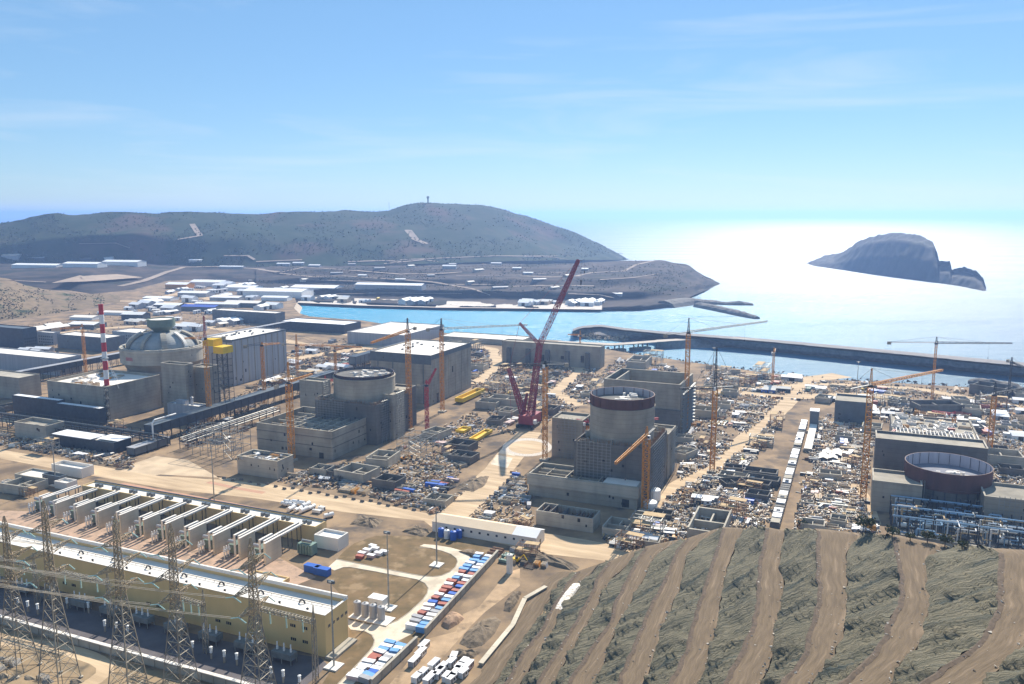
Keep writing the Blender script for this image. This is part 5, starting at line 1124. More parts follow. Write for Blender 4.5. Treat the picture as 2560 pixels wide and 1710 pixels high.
# ------------------------------------------------------------------ lattice pylons and portal gantries
M['pylon'] = mat('weathered_galvanised_steel', (.34, .31, .25), (.24, .21, .165), .3, .6, metal=.25)
M['pylon_warm'] = mat('warm_galvanised_steel', (.46, .36, .23), (.34, .26, .17), .3, .6, metal=.2)
def pylon(bu, bv, tv, label, arm=8.5, hw=5.2, seed=0):
    b = G(bu, bv, 0); H_ = hgt(b, tv); root = empty('lattice_pylon', b, label, 'pylon', 'lattice pylons before the ochre hall')
    zw = H_ * .56; rot = R(AANG + 4)
    X = Vector((math.cos(rot), math.sin(rot), 0)); Y = Vector((-X.y, X.x, 0))
    def sec(z):
        return hw + (1.25 - hw) * min(1, z / zw)
    for sx, sy in ((-1, -1), (1, -1), (1, 1), (-1, 1)):
        mb = MB(); zs = [zw * k / 6 for k in range(7)]
        for z0_, z1_ in zip(zs, zs[1:]): mb.bar(b + X * sx * sec(z0_) + Y * sy * sec(z0_) + Vector((0, 0, z0_)), b + X * sx * sec(z1_) + Y * sy * sec(z1_) + Vector((0, 0, z1_)), .23, cap=False)
        mb.build('leg', 'pylon', root)
    mb = MB(); zs = [zw * (1 - (1 - k / 9) ** 1.25) for k in range(10)]
    cs = [(-1, -1), (1, -1), (1, 1), (-1, 1)]
    for z0_, z1_ in zip(zs, zs[1:]):
        for i in range(4):
            (x0, y0), (x1, y1) = cs[i], cs[(i + 1) % 4]; s0, s1 = sec(z0_), sec(z1_)
            mb.bar(b + X * x0 * s0 + Y * y0 * s0 + Vector((0, 0, z0_)), b + X * x1 * s1 + Y * y1 * s1 + Vector((0, 0, z1_)), .12, n=3, cap=False); mb.bar(b + X * x1 * s0 + Y * y1 * s0 + Vector((0, 0, z0_)), b + X * x0 * s1 + Y * y0 * s1 + Vector((0, 0, z1_)), .12, n=3, cap=False)
            mb.bar(b + X * x0 * s1 + Y * y0 * s1 + Vector((0, 0, z1_)), b + X * x1 * s1 + Y * y1 * s1 + Vector((0, 0, z1_)), .11, n=3, cap=False)
    mb.build('bracing', 'pylon', root)
    mb = MB(); lattice(mb, b + Vector((0, 0, zw)), b + Vector((0, 0, H_ * .95)), 2.5, 1.3, 11, .2, dr=.12, xx=True, mi=0); lattice(mb, b + Vector((0, 0, H_ * .95)), b + Vector((0, 0, H_)), 1.3, .3, 3, .14); mb.build('shaft', 'pylon_warm', root)
    for k, z_ in enumerate((.60, .73, .86)):
        for s in (-1, 1):
            mb = MB(); L_ = arm * (1.0, 1.25, .85)[k]; p0 = b + Vector((0, 0, H_ * z_)); p1 = p0 + Y * s * L_ + Vector((0, 0, .6))
            lattice(mb, p0 + Y * s * 1.0, p1, 2.2, .35, 5, .14, dr=.09, h0=2.4, h1=.3); ca = mb.build('crossarm', 'pylon_warm', root)
            mb = MB(); e = p1 - X * 3.4 + Vector((0, 0, -.9)); mb.bar(p1, e, .22, n=6)
            e2 = p1 + X * 3.0 + Vector((0, 0, -1.6)); mb.bar(p1, e2, .22, n=6)
            mb.build('insulator', 'glassins', ca); ARM.append((e.copy(), root, k, s))
    for sx, sy in cs: 
        mb = MB(); q = b + X * sx * hw + Y * sy * hw; mb.lathe(q, [(.8, 0), (.8, .6), (.5, .7)], 8); mb.build('footing', 'conc_l', root)
    return root
ARM = []
pylon(48, 1672, 1290, 'lattice pylon at the edge, cut by the frame beside the ochre hall', seed=1)
pylon(150, 1705, 1252, 'second lattice pylon from the edge, its top against the pale roof and pipes', seed=2)
pylon(322, 1738, 1288, 'third lattice pylon, its rust-toned head against the fire walls', seed=3)
pylon(455, 1750, 1308, 'fourth lattice pylon, before the middle of the ochre hall roof', seed=4)
pylon(648, 1775, 1345, 'last lattice pylon of the row, before the near end of the ochre hall', hw=5.6, seed=5)
def gantry(p, q, h, label, cols=(0, 1)):
    P = G(*p, 0); Q = P + (G(*q, 0) - P); root = empty('portal_gantry', P, label, 'gantry', 'portal gantries of the switchyard'); d = (Q - P)
    for t in cols: c = P + d * t; mb = MB(); lattice(mb, c, c + Vector((0, 0, h)), 1.7, 1.1, 9, .16, dr=.09); lattice(mb, c + Vector((0, 0, h)), c + Vector((0, 0, h + 6)), .9, .15, 3, .1); mb.build('column', 'pylon', root)
    mb = MB(); lattice(mb, P + Vector((0, 0, h - .7)), Q + Vector((0, 0, h - .7)), 1.5, 1.5, int(d.length / 1.6), .14, dr=.09); bm_ = mb.build('beam', 'pylon', root)
    for t in (.2, .5, .8): c = P + d * t + Vector((0, 0, h - 1.4)); mb = MB(); mb.bar(c, c + Vector((.3, -.4, -4.6)), .28, n=6); mb.build('insulator', 'glassins', bm_)
gantry((655, 1668), (790, 1706), 26, 'portal gantry with hanging green insulators at the near corner of the ochre hall')
gantry((452, 1612), (516, 1632), 22, 'short portal gantry on the asphalt before the middle of the ochre hall')
gantry((144, 1530), (278, 1566), 21, 'portal gantry between the second and third pylons')
gantry((-40, 1478), (95, 1514), 20, 'portal gantry at the edge of the frame')
# conductors leaving to the left
def line(a, b2, sag, label, n=14, twin=.5):
    root = MB(); off = Vector((0, 0, twin))
    for o_ in (Vector((0, 0, 0)), off):
        pts = [a.lerp(b2, k / n) + o_ + Vector((0, 0, -sag * 4 * (k / n) * (1 - k / n))) for k in range(n + 1)]
        for s, e in zip(pts, pts[1:]): root.bar(s, e, .10, n=4, cap=False)
    return tag(root.build('power_line', 'cable', loc=a), label, 'power line', 'conductors strung to the pylons')
NAMES = {}
for k_, (e, root, k, s) in enumerate(ARM):
    if s < 0 and k == 1 or (s < 0 and k == 0 and root.name != 'lattice_pylon') or (k == 1 and root.name.endswith('002')):
        far = e - AX * 190 - BX * 22 + Vector((0, 0, 5)); line(e, far, 4, 'twin conductor sagging from a pylon arm out over the edge of the frame')
# ------------------------------------------------------------------ light masts
def mast(bu, bv, tv, label):
    b = G(bu, bv, 0); h = hgt(b, tv); root = empty('light_mast', b, label, 'light mast', 'tall light masts')
    mb = MB(); mb.lathe(b, [(.42, .6), (.34, h * .5), (.2, h)], 8); mb.build('pole', 'gsteel', root)
    mb = MB(); mb.box(b, AX, 3, BX, 3, 0, .6, a0=-3, b0=-3); mb.build('base_block', 'roof_l', root)
    for s in (-1, 1): mb = MB(); c = b + AX * s * .9 + Vector((0, 0, 0)); mb.box(c, AX, .7, BX, .4, h - .9, h + .3, a0=-.7, b0=-.4); mb.build('floodlight', 'clad_b', root)
    mb = MB(); mb.lathe(b, [(1.2, h - .1), (1.2, h + .05)], 8); mb.build('head_frame', 'gsteel', root)
mast(1092, 1413, 1232, 'tall light mast on a white base inside the upper loop of the concrete road')
mast(972, 1521, 1330, 'tall light mast beside the row of small silos')
mast(835, 1667, 1453, 'tall light mast beside the end wall of the ochre hall')
mast(140, 1213, 1093, 'tall light mast between the dirt road and the transformer row, near the edge')
mast(536, 1259, 1100, 'tall light mast behind the transformer row')
mast(1780, 1010, 870, 'slim dark mast in the shore yard before the causeway')
mast(2140, 1000, 905, 'slim dark mast at the water edge of the shore yard')
# ------------------------------------------------------------------ shed, tanks and silos by the road
f = Fit(1340, 1372, 1080, 1352, 1339, lb=13)
r = empty('long_shed', f.c, 'very long low beige-roofed shed along the lower edge of the dirt road', 'shed')
mb = MB(); f.bx(mb, 0, f.la, 0, f.lb, 0, f.h * .82); mb.build('wall', 'roof_l', r)
h0, h1 = f.h * .82, f.h * 1.12; Pn = [f.p(-.4, -.5, h0), f.p(f.la, -.5, h0), f.p(f.la, f.lb / 2, h1), f.p(-.4, f.lb / 2, h1), f.p(f.la, f.lb + .5, h0), f.p(-.4, f.lb + .5, h0)]
k_ = .22; Q1 = [f.p(f.la * k_, -.5, h0), f.p(f.la * k_, f.lb / 2, h1), f.p(f.la * k_, f.lb + .5, h0)]
mb = MB(); mb.add([Q1[0], Pn[1], Pn[2], Q1[1], Pn[4], Q1[2]], [(0, 3, 2, 1), (3, 5, 4, 2)]); mb.build('roof', mat('beige_sheet_roof', (.74, .58, .40), (.66, .51, .35), .08, .7), r)
mb = MB(); mb.add([Pn[0], Q1[0], Q1[1], Pn[3], Q1[2], Pn[5]], [(0, 3, 2, 1), (3, 5, 4, 2)]); mb.build('end_roof', 'roof_w', r)
mb = MB(); mb.add([f.p(0, 0, h0 - .02), f.p(0, f.lb, h0 - .02), f.p(0, f.lb / 2, h1 - .05), f.p(f.la, 0, h0 - .02), f.p(f.la, f.lb, h0 - .02), f.p(f.la, f.lb / 2, h1 - .05)], [(0, 1, 2), (3, 5, 4)]); mb.build('gable', 'white', r)
openings(f, r, 'L', [(t, t + 1.3, f.h * .4, f.h * .4 + 1.2) for t in [2 + 5.2 * k for k in range(int(f.la / 5.4))]])
openings(f, r, 'R', [(f.lb * .5 - 1.2, f.lb * .5 + 1.2, 0, 3)], 'door')
def tank(u, v, rad, h, m, label, group=None, name='water_tank', legs=False):
    c = G(u, v, 0); r = empty(name, c, label, 'tank', group); z_ = 1.0 if legs else 0
    mb = MB(); mb.lathe(c, [(rad, z_), (rad, h), (rad * .9, h + .3), (rad * .2, h + .7)], 20); mb.build('shell', m, r)
    mb = MB(); mb.lathe(c, [(.35, h + .6), (.35, h + 1)], 8); mb.build('hatch', 'gsteel', r)
    if legs:
        for k in range(3): a = R(k * 120 + 20); q = c + Vector((math.cos(a), math.sin(a), 0)) * rad * .85; mb = MB(); mb.bar((q.x, q.y, 0), (q.x, q.y, 1.3), .18); mb.build('leg', 'gsteel', r)
tank(1103, 1341, 1.7, 4.6, 'blue', 'upright blue tank before the white tank, beside the long beige shed')
tank(1117, 1345, 1.6, 4.4, 'white', 'upright white tank between two blue tanks beside the long beige shed')
tank(1133, 1349, 1.8, 4.6, 'blue', 'upright blue tank on the far side of the white tank beside the long beige shed')
tank(1148, 1344, 1.7, 4.4, 'blue', 'dark blue tank touching the wall of the long beige shed')
c = G(925, 1545, 0)
mb = MB(); mb.box(c, AX, 11, BX, 4, 0, .5, a0=-9, b0=-4); tag(mb.build('concrete_slab', 'roof_l', loc=c), 'long pale slab under the four small silos', 'slab')
for k in range(4): q = c + AX * (-6.6 + 4.2 * k); u, v, _ = proj(q); tank(u, v, 1.75, 6.4, 'clad', 'upright grey silo standing on the pale slab beside the concrete road', 'row of four grey silos', 'silo')
c = G(938, 1518, 0); r = empty('plant_cabin', c, 'boxy pale cabin behind the four grey silos', 'cabin')
mb = MB(); mb.box(c, AX, 4, BX, 4.5, 0, 4, a0=-3.5); mb.build('body', 'roof_l', r); mb = MB(); mb.box(c, AX, 4.3, BX, 4.8, 4.003, 4.3, a0=-3.8, b0=-.3); mb.build('roof', 'roof_w', r); mb = MB(); mb.box(c, AX, 1, BX, .05, .2, 2.4, a0=-.2, b0=-.06); mb.build('door', 'dsteel', r)
tank(1274, 1432, 1.6, 9.5, 'roof_l', 'single tall cream silo in orange soil past the end of the yard wall', name='silo')
tank(1625, 1270, 4.6, 4, 'white', 'wide white tank at the foot of the orange crane by the wide unfinished block')
tank(1634, 1248, 4.4, 6.5, 'white', 'second wide white tank behind the first beside the wide unfinished block')
# ------------------------------------------------------------------ breakwater, causeway, bridge
def rows_mesh(rows, name, m, n=90, jit=None, u0=None, u1=None):
    us = [u0 + (u1 - u0) * i / n for i in range(n + 1)]; mb = MB(); W = n + 1
    for ri, (pl, z_, off) in enumerate(rows):
        for u in us:
            r_ = lerp_pts(pl, u); p = G(u, r_[0], z_)
            k = (p.y + off) / p.y; p = Vector((p.x * k, p.y * k, z_))
            a = (jit or [0] * 99)[ri]
            if a: p.z += fractal(Vector((p.x * .12, p.y * .12, ri)), 1, 2, 4) * a
            mb.v.append(tuple(p))
    for r_ in range(len(rows) - 1):
        for i in range(n): mb.f.append((r_ * W + i, r_ * W + i + 1, (r_ + 1) * W + i + 1, (r_ + 1) * W + i)); mb.m.append(min(r_, 9))
    return mb
wl = [(1432, 836), (1470, 848), (1560, 853), (1640, 851), (1800, 868), (1920, 881), (2200, 909), (2560, 947), (2800, 975), (3300, 1025)]
tp = [(1432, 831), (1452, 823), (1500, 819), (1560, 828), (1640, 836), (1920, 858), (2200, 885), (2560, 921), (2800, 947), (3300, 996)]
mb = rows_mesh([(wl, -12, 0), ([(u, v * .5 + w_[1] * .5) for (u, v), w_ in zip(wl, [(u, lerp_pts(tp, u)[0]) for u, _ in wl])], -3.5, 0), (tp, 3, 0), (tp, 3.02, 12), (tp, 6, 13), (tp, 6.05, 17), (tp, -12, 44)], 'b', 'rock', 130, [0, 1.6, .5, .0, .5, .5, 0], 1432, 3300)
mb.m = [min(3, m_) for m_ in mb.m]
M['bwroad'] = mat('breakwater_road', (.50, .43, .36), (.40, .34, .28), .1, .9); M['bwdark'] = mat('breakwater_rock', (.14, .13, .13), (.24, .225, .22), .18, .9, detail=8, bump=.6)
mb.m = [0 if m_ < 2 else (1 if m_ == 2 else 0) for m_ in mb.m]
tag(mb.build('breakwater', ['bwdark', 'bwroad']), 'long dark rock breakwater with a pale road on top crossing the bright sea', 'breakwater')
mb = rows_mesh([([(1640, 875), (1780, 874), (1850, 871), (1960, 884)], -12, 0), ([(1640, 855), (1760, 847), (1850, 848), (1960, 859)], 1, 0), ([(1640, 850), (1760, 842.5), (1850, 844), (1960, 856)], 1.05, 0), ([(1640, 850), (1760, 842.5), (1850, 844), (1960, 856)], -12, 14)], 'c', 'rock', 40, [0, .4, 0, 0], 1640, 1960)
mb.m = [(0, 1, 0)[m_] for m_ in mb.m]
tag(mb.build('causeway', ['bwdark', 'bwroad']), 'short dark causeway with a pale road curving from the bridge to the breakwater', 'causeway')
r = empty('road_bridge', G(1535, 865, 0), 'low pale road bridge on dark piers joining the quay to the causeway', 'bridge')
dk = [(1395, 857, 852), (1530, 863, 858), (1585, 859.5, 854.5), (1642, 855, 850)]; mb = MB()
for (u, a, b2), (u_, a_, b_) in zip(dk, dk[1:]):
    p = [G(u, a, 1), G(u_, a_, 1), G(u_, b_, 1), G(u, b2, 1)]; mb.hexa([tuple(x + Vector((0, 0, -1.2))) for x in p], [tuple(x) for x in p])
mb.build('deck', 'bwroad', r)
for k, u in enumerate((1538, 1549, 1559, 1586, 1597, 1608, 1620)):
    v = lerp_pts([(x[0], x[1]) for x in dk], u)[0]; c = G(u, v, 1); mb = MB(); mb.bar((c.x, c.y + 5, -6), (c.x, c.y + 5, -.3), 1.1, n=6); mb.build('pier', 'conc_d', r)
for a, b2 in ((1534, 1566), (1582, 1628)):
    p, q = (G(u, lerp_pts([(x[0], x[1]) for x in dk], u)[0], 1) for u in (a, b2)); mb = MB(); p.z = q.z = 0; d = (q - p).normalized(); mb.box(p, d, (q - p).length, Vector((-d.y, d.x, 0)), 9, -11, -5.5); mb.build('pile_cap', 'conc_d', r)
# boulders: riprap at the breakwater head and along the dry-side bank
mb = MB(); q = random.Random(2)
def boulder(mb, p, s_):
    vs = [p + Vector((q.uniform(-1, 1), q.uniform(-1, 1), q.uniform(-.7, 1))) * s_ for _ in range(6)]; mb.add(vs, [(0, 1, 2), (0, 2, 3), (0, 3, 4), (0, 4, 5), (0, 5, 1), (1, 3, 5), (1, 2, 4), (2, 3, 5)])
for _ in range(700):
    u = q.uniform(1434, 1570); a = lerp_pts(wl, u)[0]; b2 = lerp_pts(tp, u)[0]; t = q.random(); boulder(mb, G(u, a + (b2 - a) * t, -9 + 11 * t), q.uniform(1, 2.4))
tag(mb.build('riprap', 'sandrock'), 'pale boulders heaped round the head of the breakwater', 'riprap', kind='stuff')
mb = MB()
for _ in range(1500):
    k = q.randrange(0, 9); p = coast[k].lerp(coast[k + 1], q.random()); boulder(mb, p + Vector((q.uniform(-2, 2), q.uniform(0, 14), q.uniform(-9, .5))), q.uniform(.8, 2.2))
tag(mb.build('riprap', 'rock'), 'dark boulders along the shore of the yard', 'riprap', kind='stuff')
# scrub woods on the hill: a far-off cover nobody could count
mb = MB()
for tr_i, (vlo, vhi, cnt) in ((0, (505, 668, 9000)),):
    for _ in range(cnt):
        u = q.uniform(0, 1570); sv = lerp_pts(skyl, u)[0]; v = sv + (668 - sv) * q.random() ** .8 + .3
        if vnoise(Vector((u * .012, v * .03, 0))) < -.12 and v > sv + 3: continue
        h = TERR[0].ray_cast(Vector((0, 0, HC)), ray(u, v).normalized())
        if h[0] is None: continue
        s_ = q.uniform(1.6, 4.2); p = h[0]; vs = [p + Vector((q.uniform(-1, 1) * s_, q.uniform(-1, 1) * s_, q.uniform(-.2, 1.3) * s_)) for _ in range(5)]
        mb.add(vs, [(0, 1, 2), (0, 2, 3), (0, 3, 4), (1, 2, 4), (1, 3, 4)])
for _ in range(700):
    u = q.uniform(0, 1560); v = lerp_pts(skyl, u)[0] + q.uniform(.4, 2.5)
    h = TERR[0].ray_cast(Vector((0, 0, HC)), ray(u, v).normalized())
    if h[0] is None: continue
    s_ = q.uniform(1.5, 3.6); p = h[0]; vs = [p + Vector((q.uniform(-1, 1) * s_, q.uniform(-1, 1) * s_, q.uniform(-.2, 1.5) * s_)) for _ in range(5)]
    mb.add(vs, [(0, 1, 2), (0, 2, 3), (0, 3, 4), (1, 2, 4), (1, 3, 4)])
for _ in range(2400):
    u = q.uniform(0, 260); v = q.uniform(690, 800)
    if vnoise(Vector((u * .03, v * .04, 4))) < -.05: continue
    h = TERR[3].ray_cast(Vector((0, 0, HC)), ray(u, v).normalized())
    if h[0] is None: continue
    s_ = q.uniform(.8, 2.2); p = h[0]; vs = [p + Vector((q.uniform(-1, 1) * s_, q.uniform(-1, 1) * s_, q.uniform(-.2, 1.2) * s_)) for _ in range(5)]
    mb.add(vs, [(0, 1, 2), (0, 2, 3), (0, 3, 4), (1, 2, 4), (1, 3, 4)])
for _ in range(7000):
    u = q.uniform(640, 1790); v = q.uniform(648, 738)
    if vnoise(Vector((u * .01, v * .08, 9))) < -.05: continue
    h = TERR[1].ray_cast(Vector((0, 0, HC)), ray(u, v).normalized())
    if h[0] is None: continue
    s_ = q.uniform(1, 3); p = h[0]; vs = [p + Vector((q.uniform(-1, 1) * s_, q.uniform(-1, 1) * s_, q.uniform(-.2, 1.0) * s_)) for _ in range(5)]
    mb.add(vs, [(0, 1, 2), (0, 2, 3), (0, 3, 4), (1, 2, 4), (1, 3, 4)])
M['leaf'] = mat('scrub_leaf', (.035, .05, .022), (.06, .07, .035), .05, .9)
tag(mb.build('woods', 'leaf'), 'dark scrub covering the far hill, its terraces and the knoll', 'woods', kind='stuff')
# ------------------------------------------------------------------ far buildings
def far_shed(u0, u1, vb, vt, dep, wall, roof, label, ang=-12., gable=.25, name='warehouse', cat='warehouse', group=None, wins=0, zg=None):
    m_ = hit((u0 + u1) / 2, vb) if zg is None else G((u0 + u1) / 2, vb, zg); dpt = proj(m_)[2]; wd = (u1 - u0) * dpt / FPX; h = max(2.5, (vb - vt) * dpt / FPX * .92)
    X = Vector((math.cos(R(ang)), math.sin(R(ang)), 0)); Y = Vector((-X.y, X.x, 0)); o = Vector((m_.x, m_.y, 0)) - X * wd / 2; z0 = m_.z - 3; ze = m_.z + h * (1 - gable)
    root = empty(name, m_, label, cat, group)
    mb = MB(); mb.box(o, X, wd, Y, dep, z0, ze); P = lambda x, y, z_: (o.x + X.x * x + Y.x * y, o.y + X.y * x + Y.y * y, z_)
    if gable: mb.add([P(0, 0, ze), P(0, dep, ze), P(0, dep / 2, m_.z + h), P(wd, 0, ze), P(wd, dep, ze), P(wd, dep / 2, m_.z + h)], [(0, 2, 1), (3, 4, 5)])
    mb.build('wall', wall, root); mb = MB()
    if gable: mb.add([P(-.6, -1, ze - .1), P(wd + .6, -1, ze - .1), P(wd + .6, dep / 2, m_.z + h + .4), P(-.6, dep / 2, m_.z + h + .4), P(wd + .6, dep + 1, ze - .1), P(-.6, dep + 1, ze - .1)], [(0, 1, 2, 3), (3, 2, 4, 5)])
    else: mb.box(o, X, wd + .5, Y, dep + .5, ze, ze + .8, a0=-.5, b0=-.5)
    mb.build('roof', roof, root)
    for k in range(wins):
        for lv in range(max(1, int((ze - m_.z) / 3.4))):
            mb = MB(); x = wd * (k + .3) / wins; mb.box(o + X * x, X, wd / wins * .45, Y, .02, m_.z + 1 + 3.4 * lv, m_.z + 2.6 + 3.4 * lv, b0=-.12); mb.build('window', 'window', root)
    FOOT.append((Vector((m_.x, m_.y, 0)) + Y * dep / 2, max(wd, dep) * .5, max(wd, dep) * .5)); return root
fs = far_shed
fs(20, 150, 670, 659, 40, 'white', 'roof_w', 'long low white warehouse on the embankment, the part nearest the frame edge')
fs(150, 250, 668, 655, 40, 'white', 'roof_w', 'white warehouse on the embankment between two longer ones')
fs(250, 350, 664, 650, 40, 'white', 'roof_w', 'white warehouse at the far end of the embankment, above the pale cut bank')
fs(170, 235, 652, 643, 30, 'clad_d', 'clad_b', 'dark shed with white gaps behind the embankment warehouses')
fs(238, 284, 652, 640, 20, 'white', 'roof_w', 'white hall with a dark opening rising behind the embankment warehouses')
fs(0, 48, 648, 634, 30, 'clad', 'bwroad', 'pinkish building at the frame edge under the hill')
fs(60, 112, 650, 642, 24, 'clad_d', 'clad', 'small dark shed below the grey scree under the hill')
fs(882, 1058, 722, 708, 36, 'clad', 'roof_w', 'longest white-roofed shed behind the harbour quay')
for k, (u0, u1, vb, vt, lab) in enumerate(((300, 345, 664, 658, 'tiny white shed at the end of the embankment'), (545, 610, 672, 664, 'low white shed beside the climbing pale road'), (690, 725, 664, 657, 'small white shed at the foot of the hill above the yards'), (730, 760, 662, 655, 'pink-fronted small shed at the foot of the hill'), (770, 800, 668, 661, 'small white shed beside the hairpin road'), (1105, 1140, 672, 662, 'small pinkish tower-like house on the dark terrace'), (470, 505, 655, 648, 'pale shed under the wooded slope'))):
    fs(u0, u1, vb, vt, 14, 'clad', 'roof_w', lab)
for k, (u0, u1, vb, vt, dep, w_, r_, lab) in enumerate((
  (448, 542, 778, 762, 26, 'clad_b', mat('blue_sheet_roof', (.07, .13, .48), (.06, .11, .40), .1, .6), 'low shed with a blue roof in the far yard'),
  (352, 430, 752, 742, 30, 'white', 'roof_w', 'white shed in the far yard behind the blue roof'), (410, 470, 722, 706, 34, 'orange', 'roof_w', 'white hall with an orange front in the far yard'),
  (470, 560, 716, 700, 40, 'white', 'roof_w', 'big white hall beside the orange-fronted one'), (560, 640, 728, 714, 40, 'white', 'roof_w', 'big white double hall in the middle of the far yard'),
  (600, 760, 742, 722, 60, 'white', 'roof_w', 'widest white hall of the far yard, towards the harbour'), (720, 840, 730, 714, 60, 'white', 'roof_w', 'wide white hall at the harbour end of the far yard'),
  (440, 520, 742, 728, 34, 'clad', 'roof_w', 'pale hall before the big white ones'), (520, 600, 752, 740, 34, 'clad', 'roof_w', 'long pale hall before the widest white one'),
  (380, 452, 772, 758, 26, 'clad_d', 'roof_w', 'dark-walled white-roofed shed beside the blue roof'), (480, 600, 768, 756, 20, 'clad', 'roof_w', 'long low roofed row before the pale halls'),
  (555, 650, 768, 752, 30, 'clad_b', 'roof_l', 'long low grey row with a pale roof leading to the harbour'), (650, 720, 752, 740, 24, 'white', 'roof_w', 'white shed beside the sandy harbour bank'),
  (300, 360, 800, 780, 22, 'clad_d', 'roof_w', 'dark teal shed behind the chimney'), (170, 235, 800, 790, 28, 'white', 'roof_l', 'pale shed below the scrubby knoll'),
  (165, 240, 822, 806, 30, 'clad_b', 'roof_w', 'low white-roofed shed left of the chimney'), (250, 330, 788, 778, 20, 'white', 'roof_l', 'long white shed below the knoll'))):
    fs(u0, u1, vb, vt, dep, w_, r_, lab)
def blk2(cu, cv, lu, ru, tv, wall, roof, label, name='warehouse', cat='warehouse', **kw):
    ff = Fit(cu, cv, lu, ru, tv); return simple_building(name, label, cat, ff, wall, roof, **kw), ff
for k, (u, v, w_) in enumerate(((1000, 702, 26), (1078, 692, 18), (1200, 678, 30), (1292, 674, 22), (1350, 702, 34), (1422, 692, 20), (1462, 676, 16), (1252, 722, 40), (1180, 708, 24), (905, 692, 22), (842, 686, 30), (765, 702, 20), (1542, 738, 26), (1132, 664, 18), (1390, 722, 30), (1320, 686, 24), (950, 674, 26), (1030, 668, 20), (1240, 662, 26), (880, 664, 18))):
    fs(u - w_ / 2, u + w_ / 2, v, v - 6, 12, ('clad', 'clad_b', 'bwroad')[k % 3], ('roof_w', 'clad', 'roof_l')[k % 3], 'small low hut on the dark terraces of the headland', ang=-12 + 30 * (k % 3), name='hut', cat='hut', group='huts on the terraces of the headland')
blk2(150, 940, -60, 203, 897, 'clad', 'roof_l', 'large hall with a pale roof and dark end wall at the frame edge', wins=[('R', [(4, 7, 3, 8), (4, 7, 12, 15)])])
blk2(52, 1000, -60, 100, 945, 'conc', 'conc_l', 'pale concrete sheds behind the long gallery at the frame edge', 'service_building', 'building')
blk2(60, 872, -40, 91, 822, 'clad_d', 'clad_b', 'dark blue office block at the frame edge', 'office_block', 'office block', wins=[('R', [(2 + 3 * k, 3.6 + 3 * k, z_, z_ + 1.5) for k in range(6) for z_ in (4, 8, 12)])])
for (cu, cv, lu, ru, tv, lab) in ((135, 862, 92, 150, 832, 'pale apartment block with dark windows beside the blue office'), (345, 868, 280, 392, 832, 'long pale apartment block with rows of dark windows behind the domed reactor'), (270, 880, 142, 312, 845, 'big plain grey box building left of the domed reactor')):
    ff = Fit(cu, cv, lu, ru, tv); wn = [(2 + 4.2 * k, 3.8 + 4.2 * k, z_, z_ + 1.5) for k in range(int(ff.la / 4.3)) for z_ in range(2, int(ff.h - 2), 4)]
    simple_building('apartment_block' if 'apartment' in lab else 'service_building', lab, 'building', ff, 'clad' if 'apartment' in lab else 'clad_b', 'roof_l', wins=[('L', wn[:60] if 'apartment' in lab else [])])
blk2(690, 812, 530, 712, 783, 'clad_b', 'roof_l', 'long slate hall with a pale roof behind the finished turbine hall')
blk2(862, 835, 698, 902, 812, 'clad_d', 'roof_w', 'low dark hall under white roof sheets beside the harbour')
blk2(1010, 868, 868, 1110, 838, 'clad', 'roof_l', 'wide pale-roofed hall behind the dark-rimmed reactor')
blk2(1300, 865, 1100, 1330, 852, 'conc_l', 'roof_l', 'long low pale building along the harbour quay')
r, ff = blk2(1500, 922, 1255, 1512, 868, 'conc', 'conc_l', 'massive concrete pump station at the harbour edge before the bridge', 'pump_station', 'pump station', wins=[('L', [(20, 24, 6, 14), (45, 49, 8, 12), (70, 76, 4, 12), (90, 92, 3, 16)])], extra=cap)
for k in range(5): mb = MB(); ff.bx(mb, ff.la * (.1 + .2 * k), ff.la * (.1 + .2 * k) + 5, -4, -.02, 0, ff.h * .7); mb.build('buttress', 'conc_d', r)
# things on top of the hill
b = hit(1070, 507); r = empty('watch_tower', b, 'tower with a wide head on the summit of the hill', 'tower'); mb = MB(); mb.lathe(b, [(3, b.z - 3), (2.6, b.z + 16)], 10); mb.build('shaft', 'conc_d', r)
mb = MB(); mb.lathe(b, [(2.6, b.z + 16), (5, b.z + 18), (5, b.z + 24), (1, b.z + 26)], 10); mb.build('head', 'conc_d', r)
b = hit(973, 528); mb = MB(); mb.bar(b, b + Vector((0, 0, 36)), .5, n=4); tag(mb.build('radio_mast', 'dsteel', loc=b), 'thin radio mast on the shoulder of the hill', 'mast')
# ------------------------------------------------------------------ covered walkway and blue pipework by the newest ring
p = G(1948, 1322, 0); q = p + BX * ((G(1992, 1058, 0) - p).dot(BX)); d = (q - p).normalized(); ln = (q - p).length; o_ = Vector((-d.y, d.x, 0))
r = empty('covered_walkway', p, 'long white segmented covered walkway running seaward through the crowded yard', 'walkway'); n = 30
mb = MB(); mb.box(p, d, ln, o_, 5.4, 0, 3.0, b0=-.2); mb.build('wall', 'conc_d', r)
mb = MB()
for k in range(61): c = p + d * ln * k / 60; mb.box(c, d, .3, o_, 5.6, 3.02, 3.3, a0=-.3, b0=-.4)
mb.build('roof_frame', 'dsteel', r)
for k in range(n):
    if k in (3, 7, 8, 13, 19, 25): continue
    c = p + d * ln * k / n; mb = MB(); mb.box(c, d, ln / n - 1.5, o_, 5.0, 3.32, 3.7 + .25 * (k % 3), b0=0); mb.build('roof_panel', 'roof_w' if k % 5 else 'conc_l', r)
    if k in (2, 5, 9, 14, 22): mb = MB(); mb.box(c, d, 3.4, o_, 3.6, 4.2, 4.6, a0=1.2, b0=1.2); mb.build('roof_hatch', 'window', r)
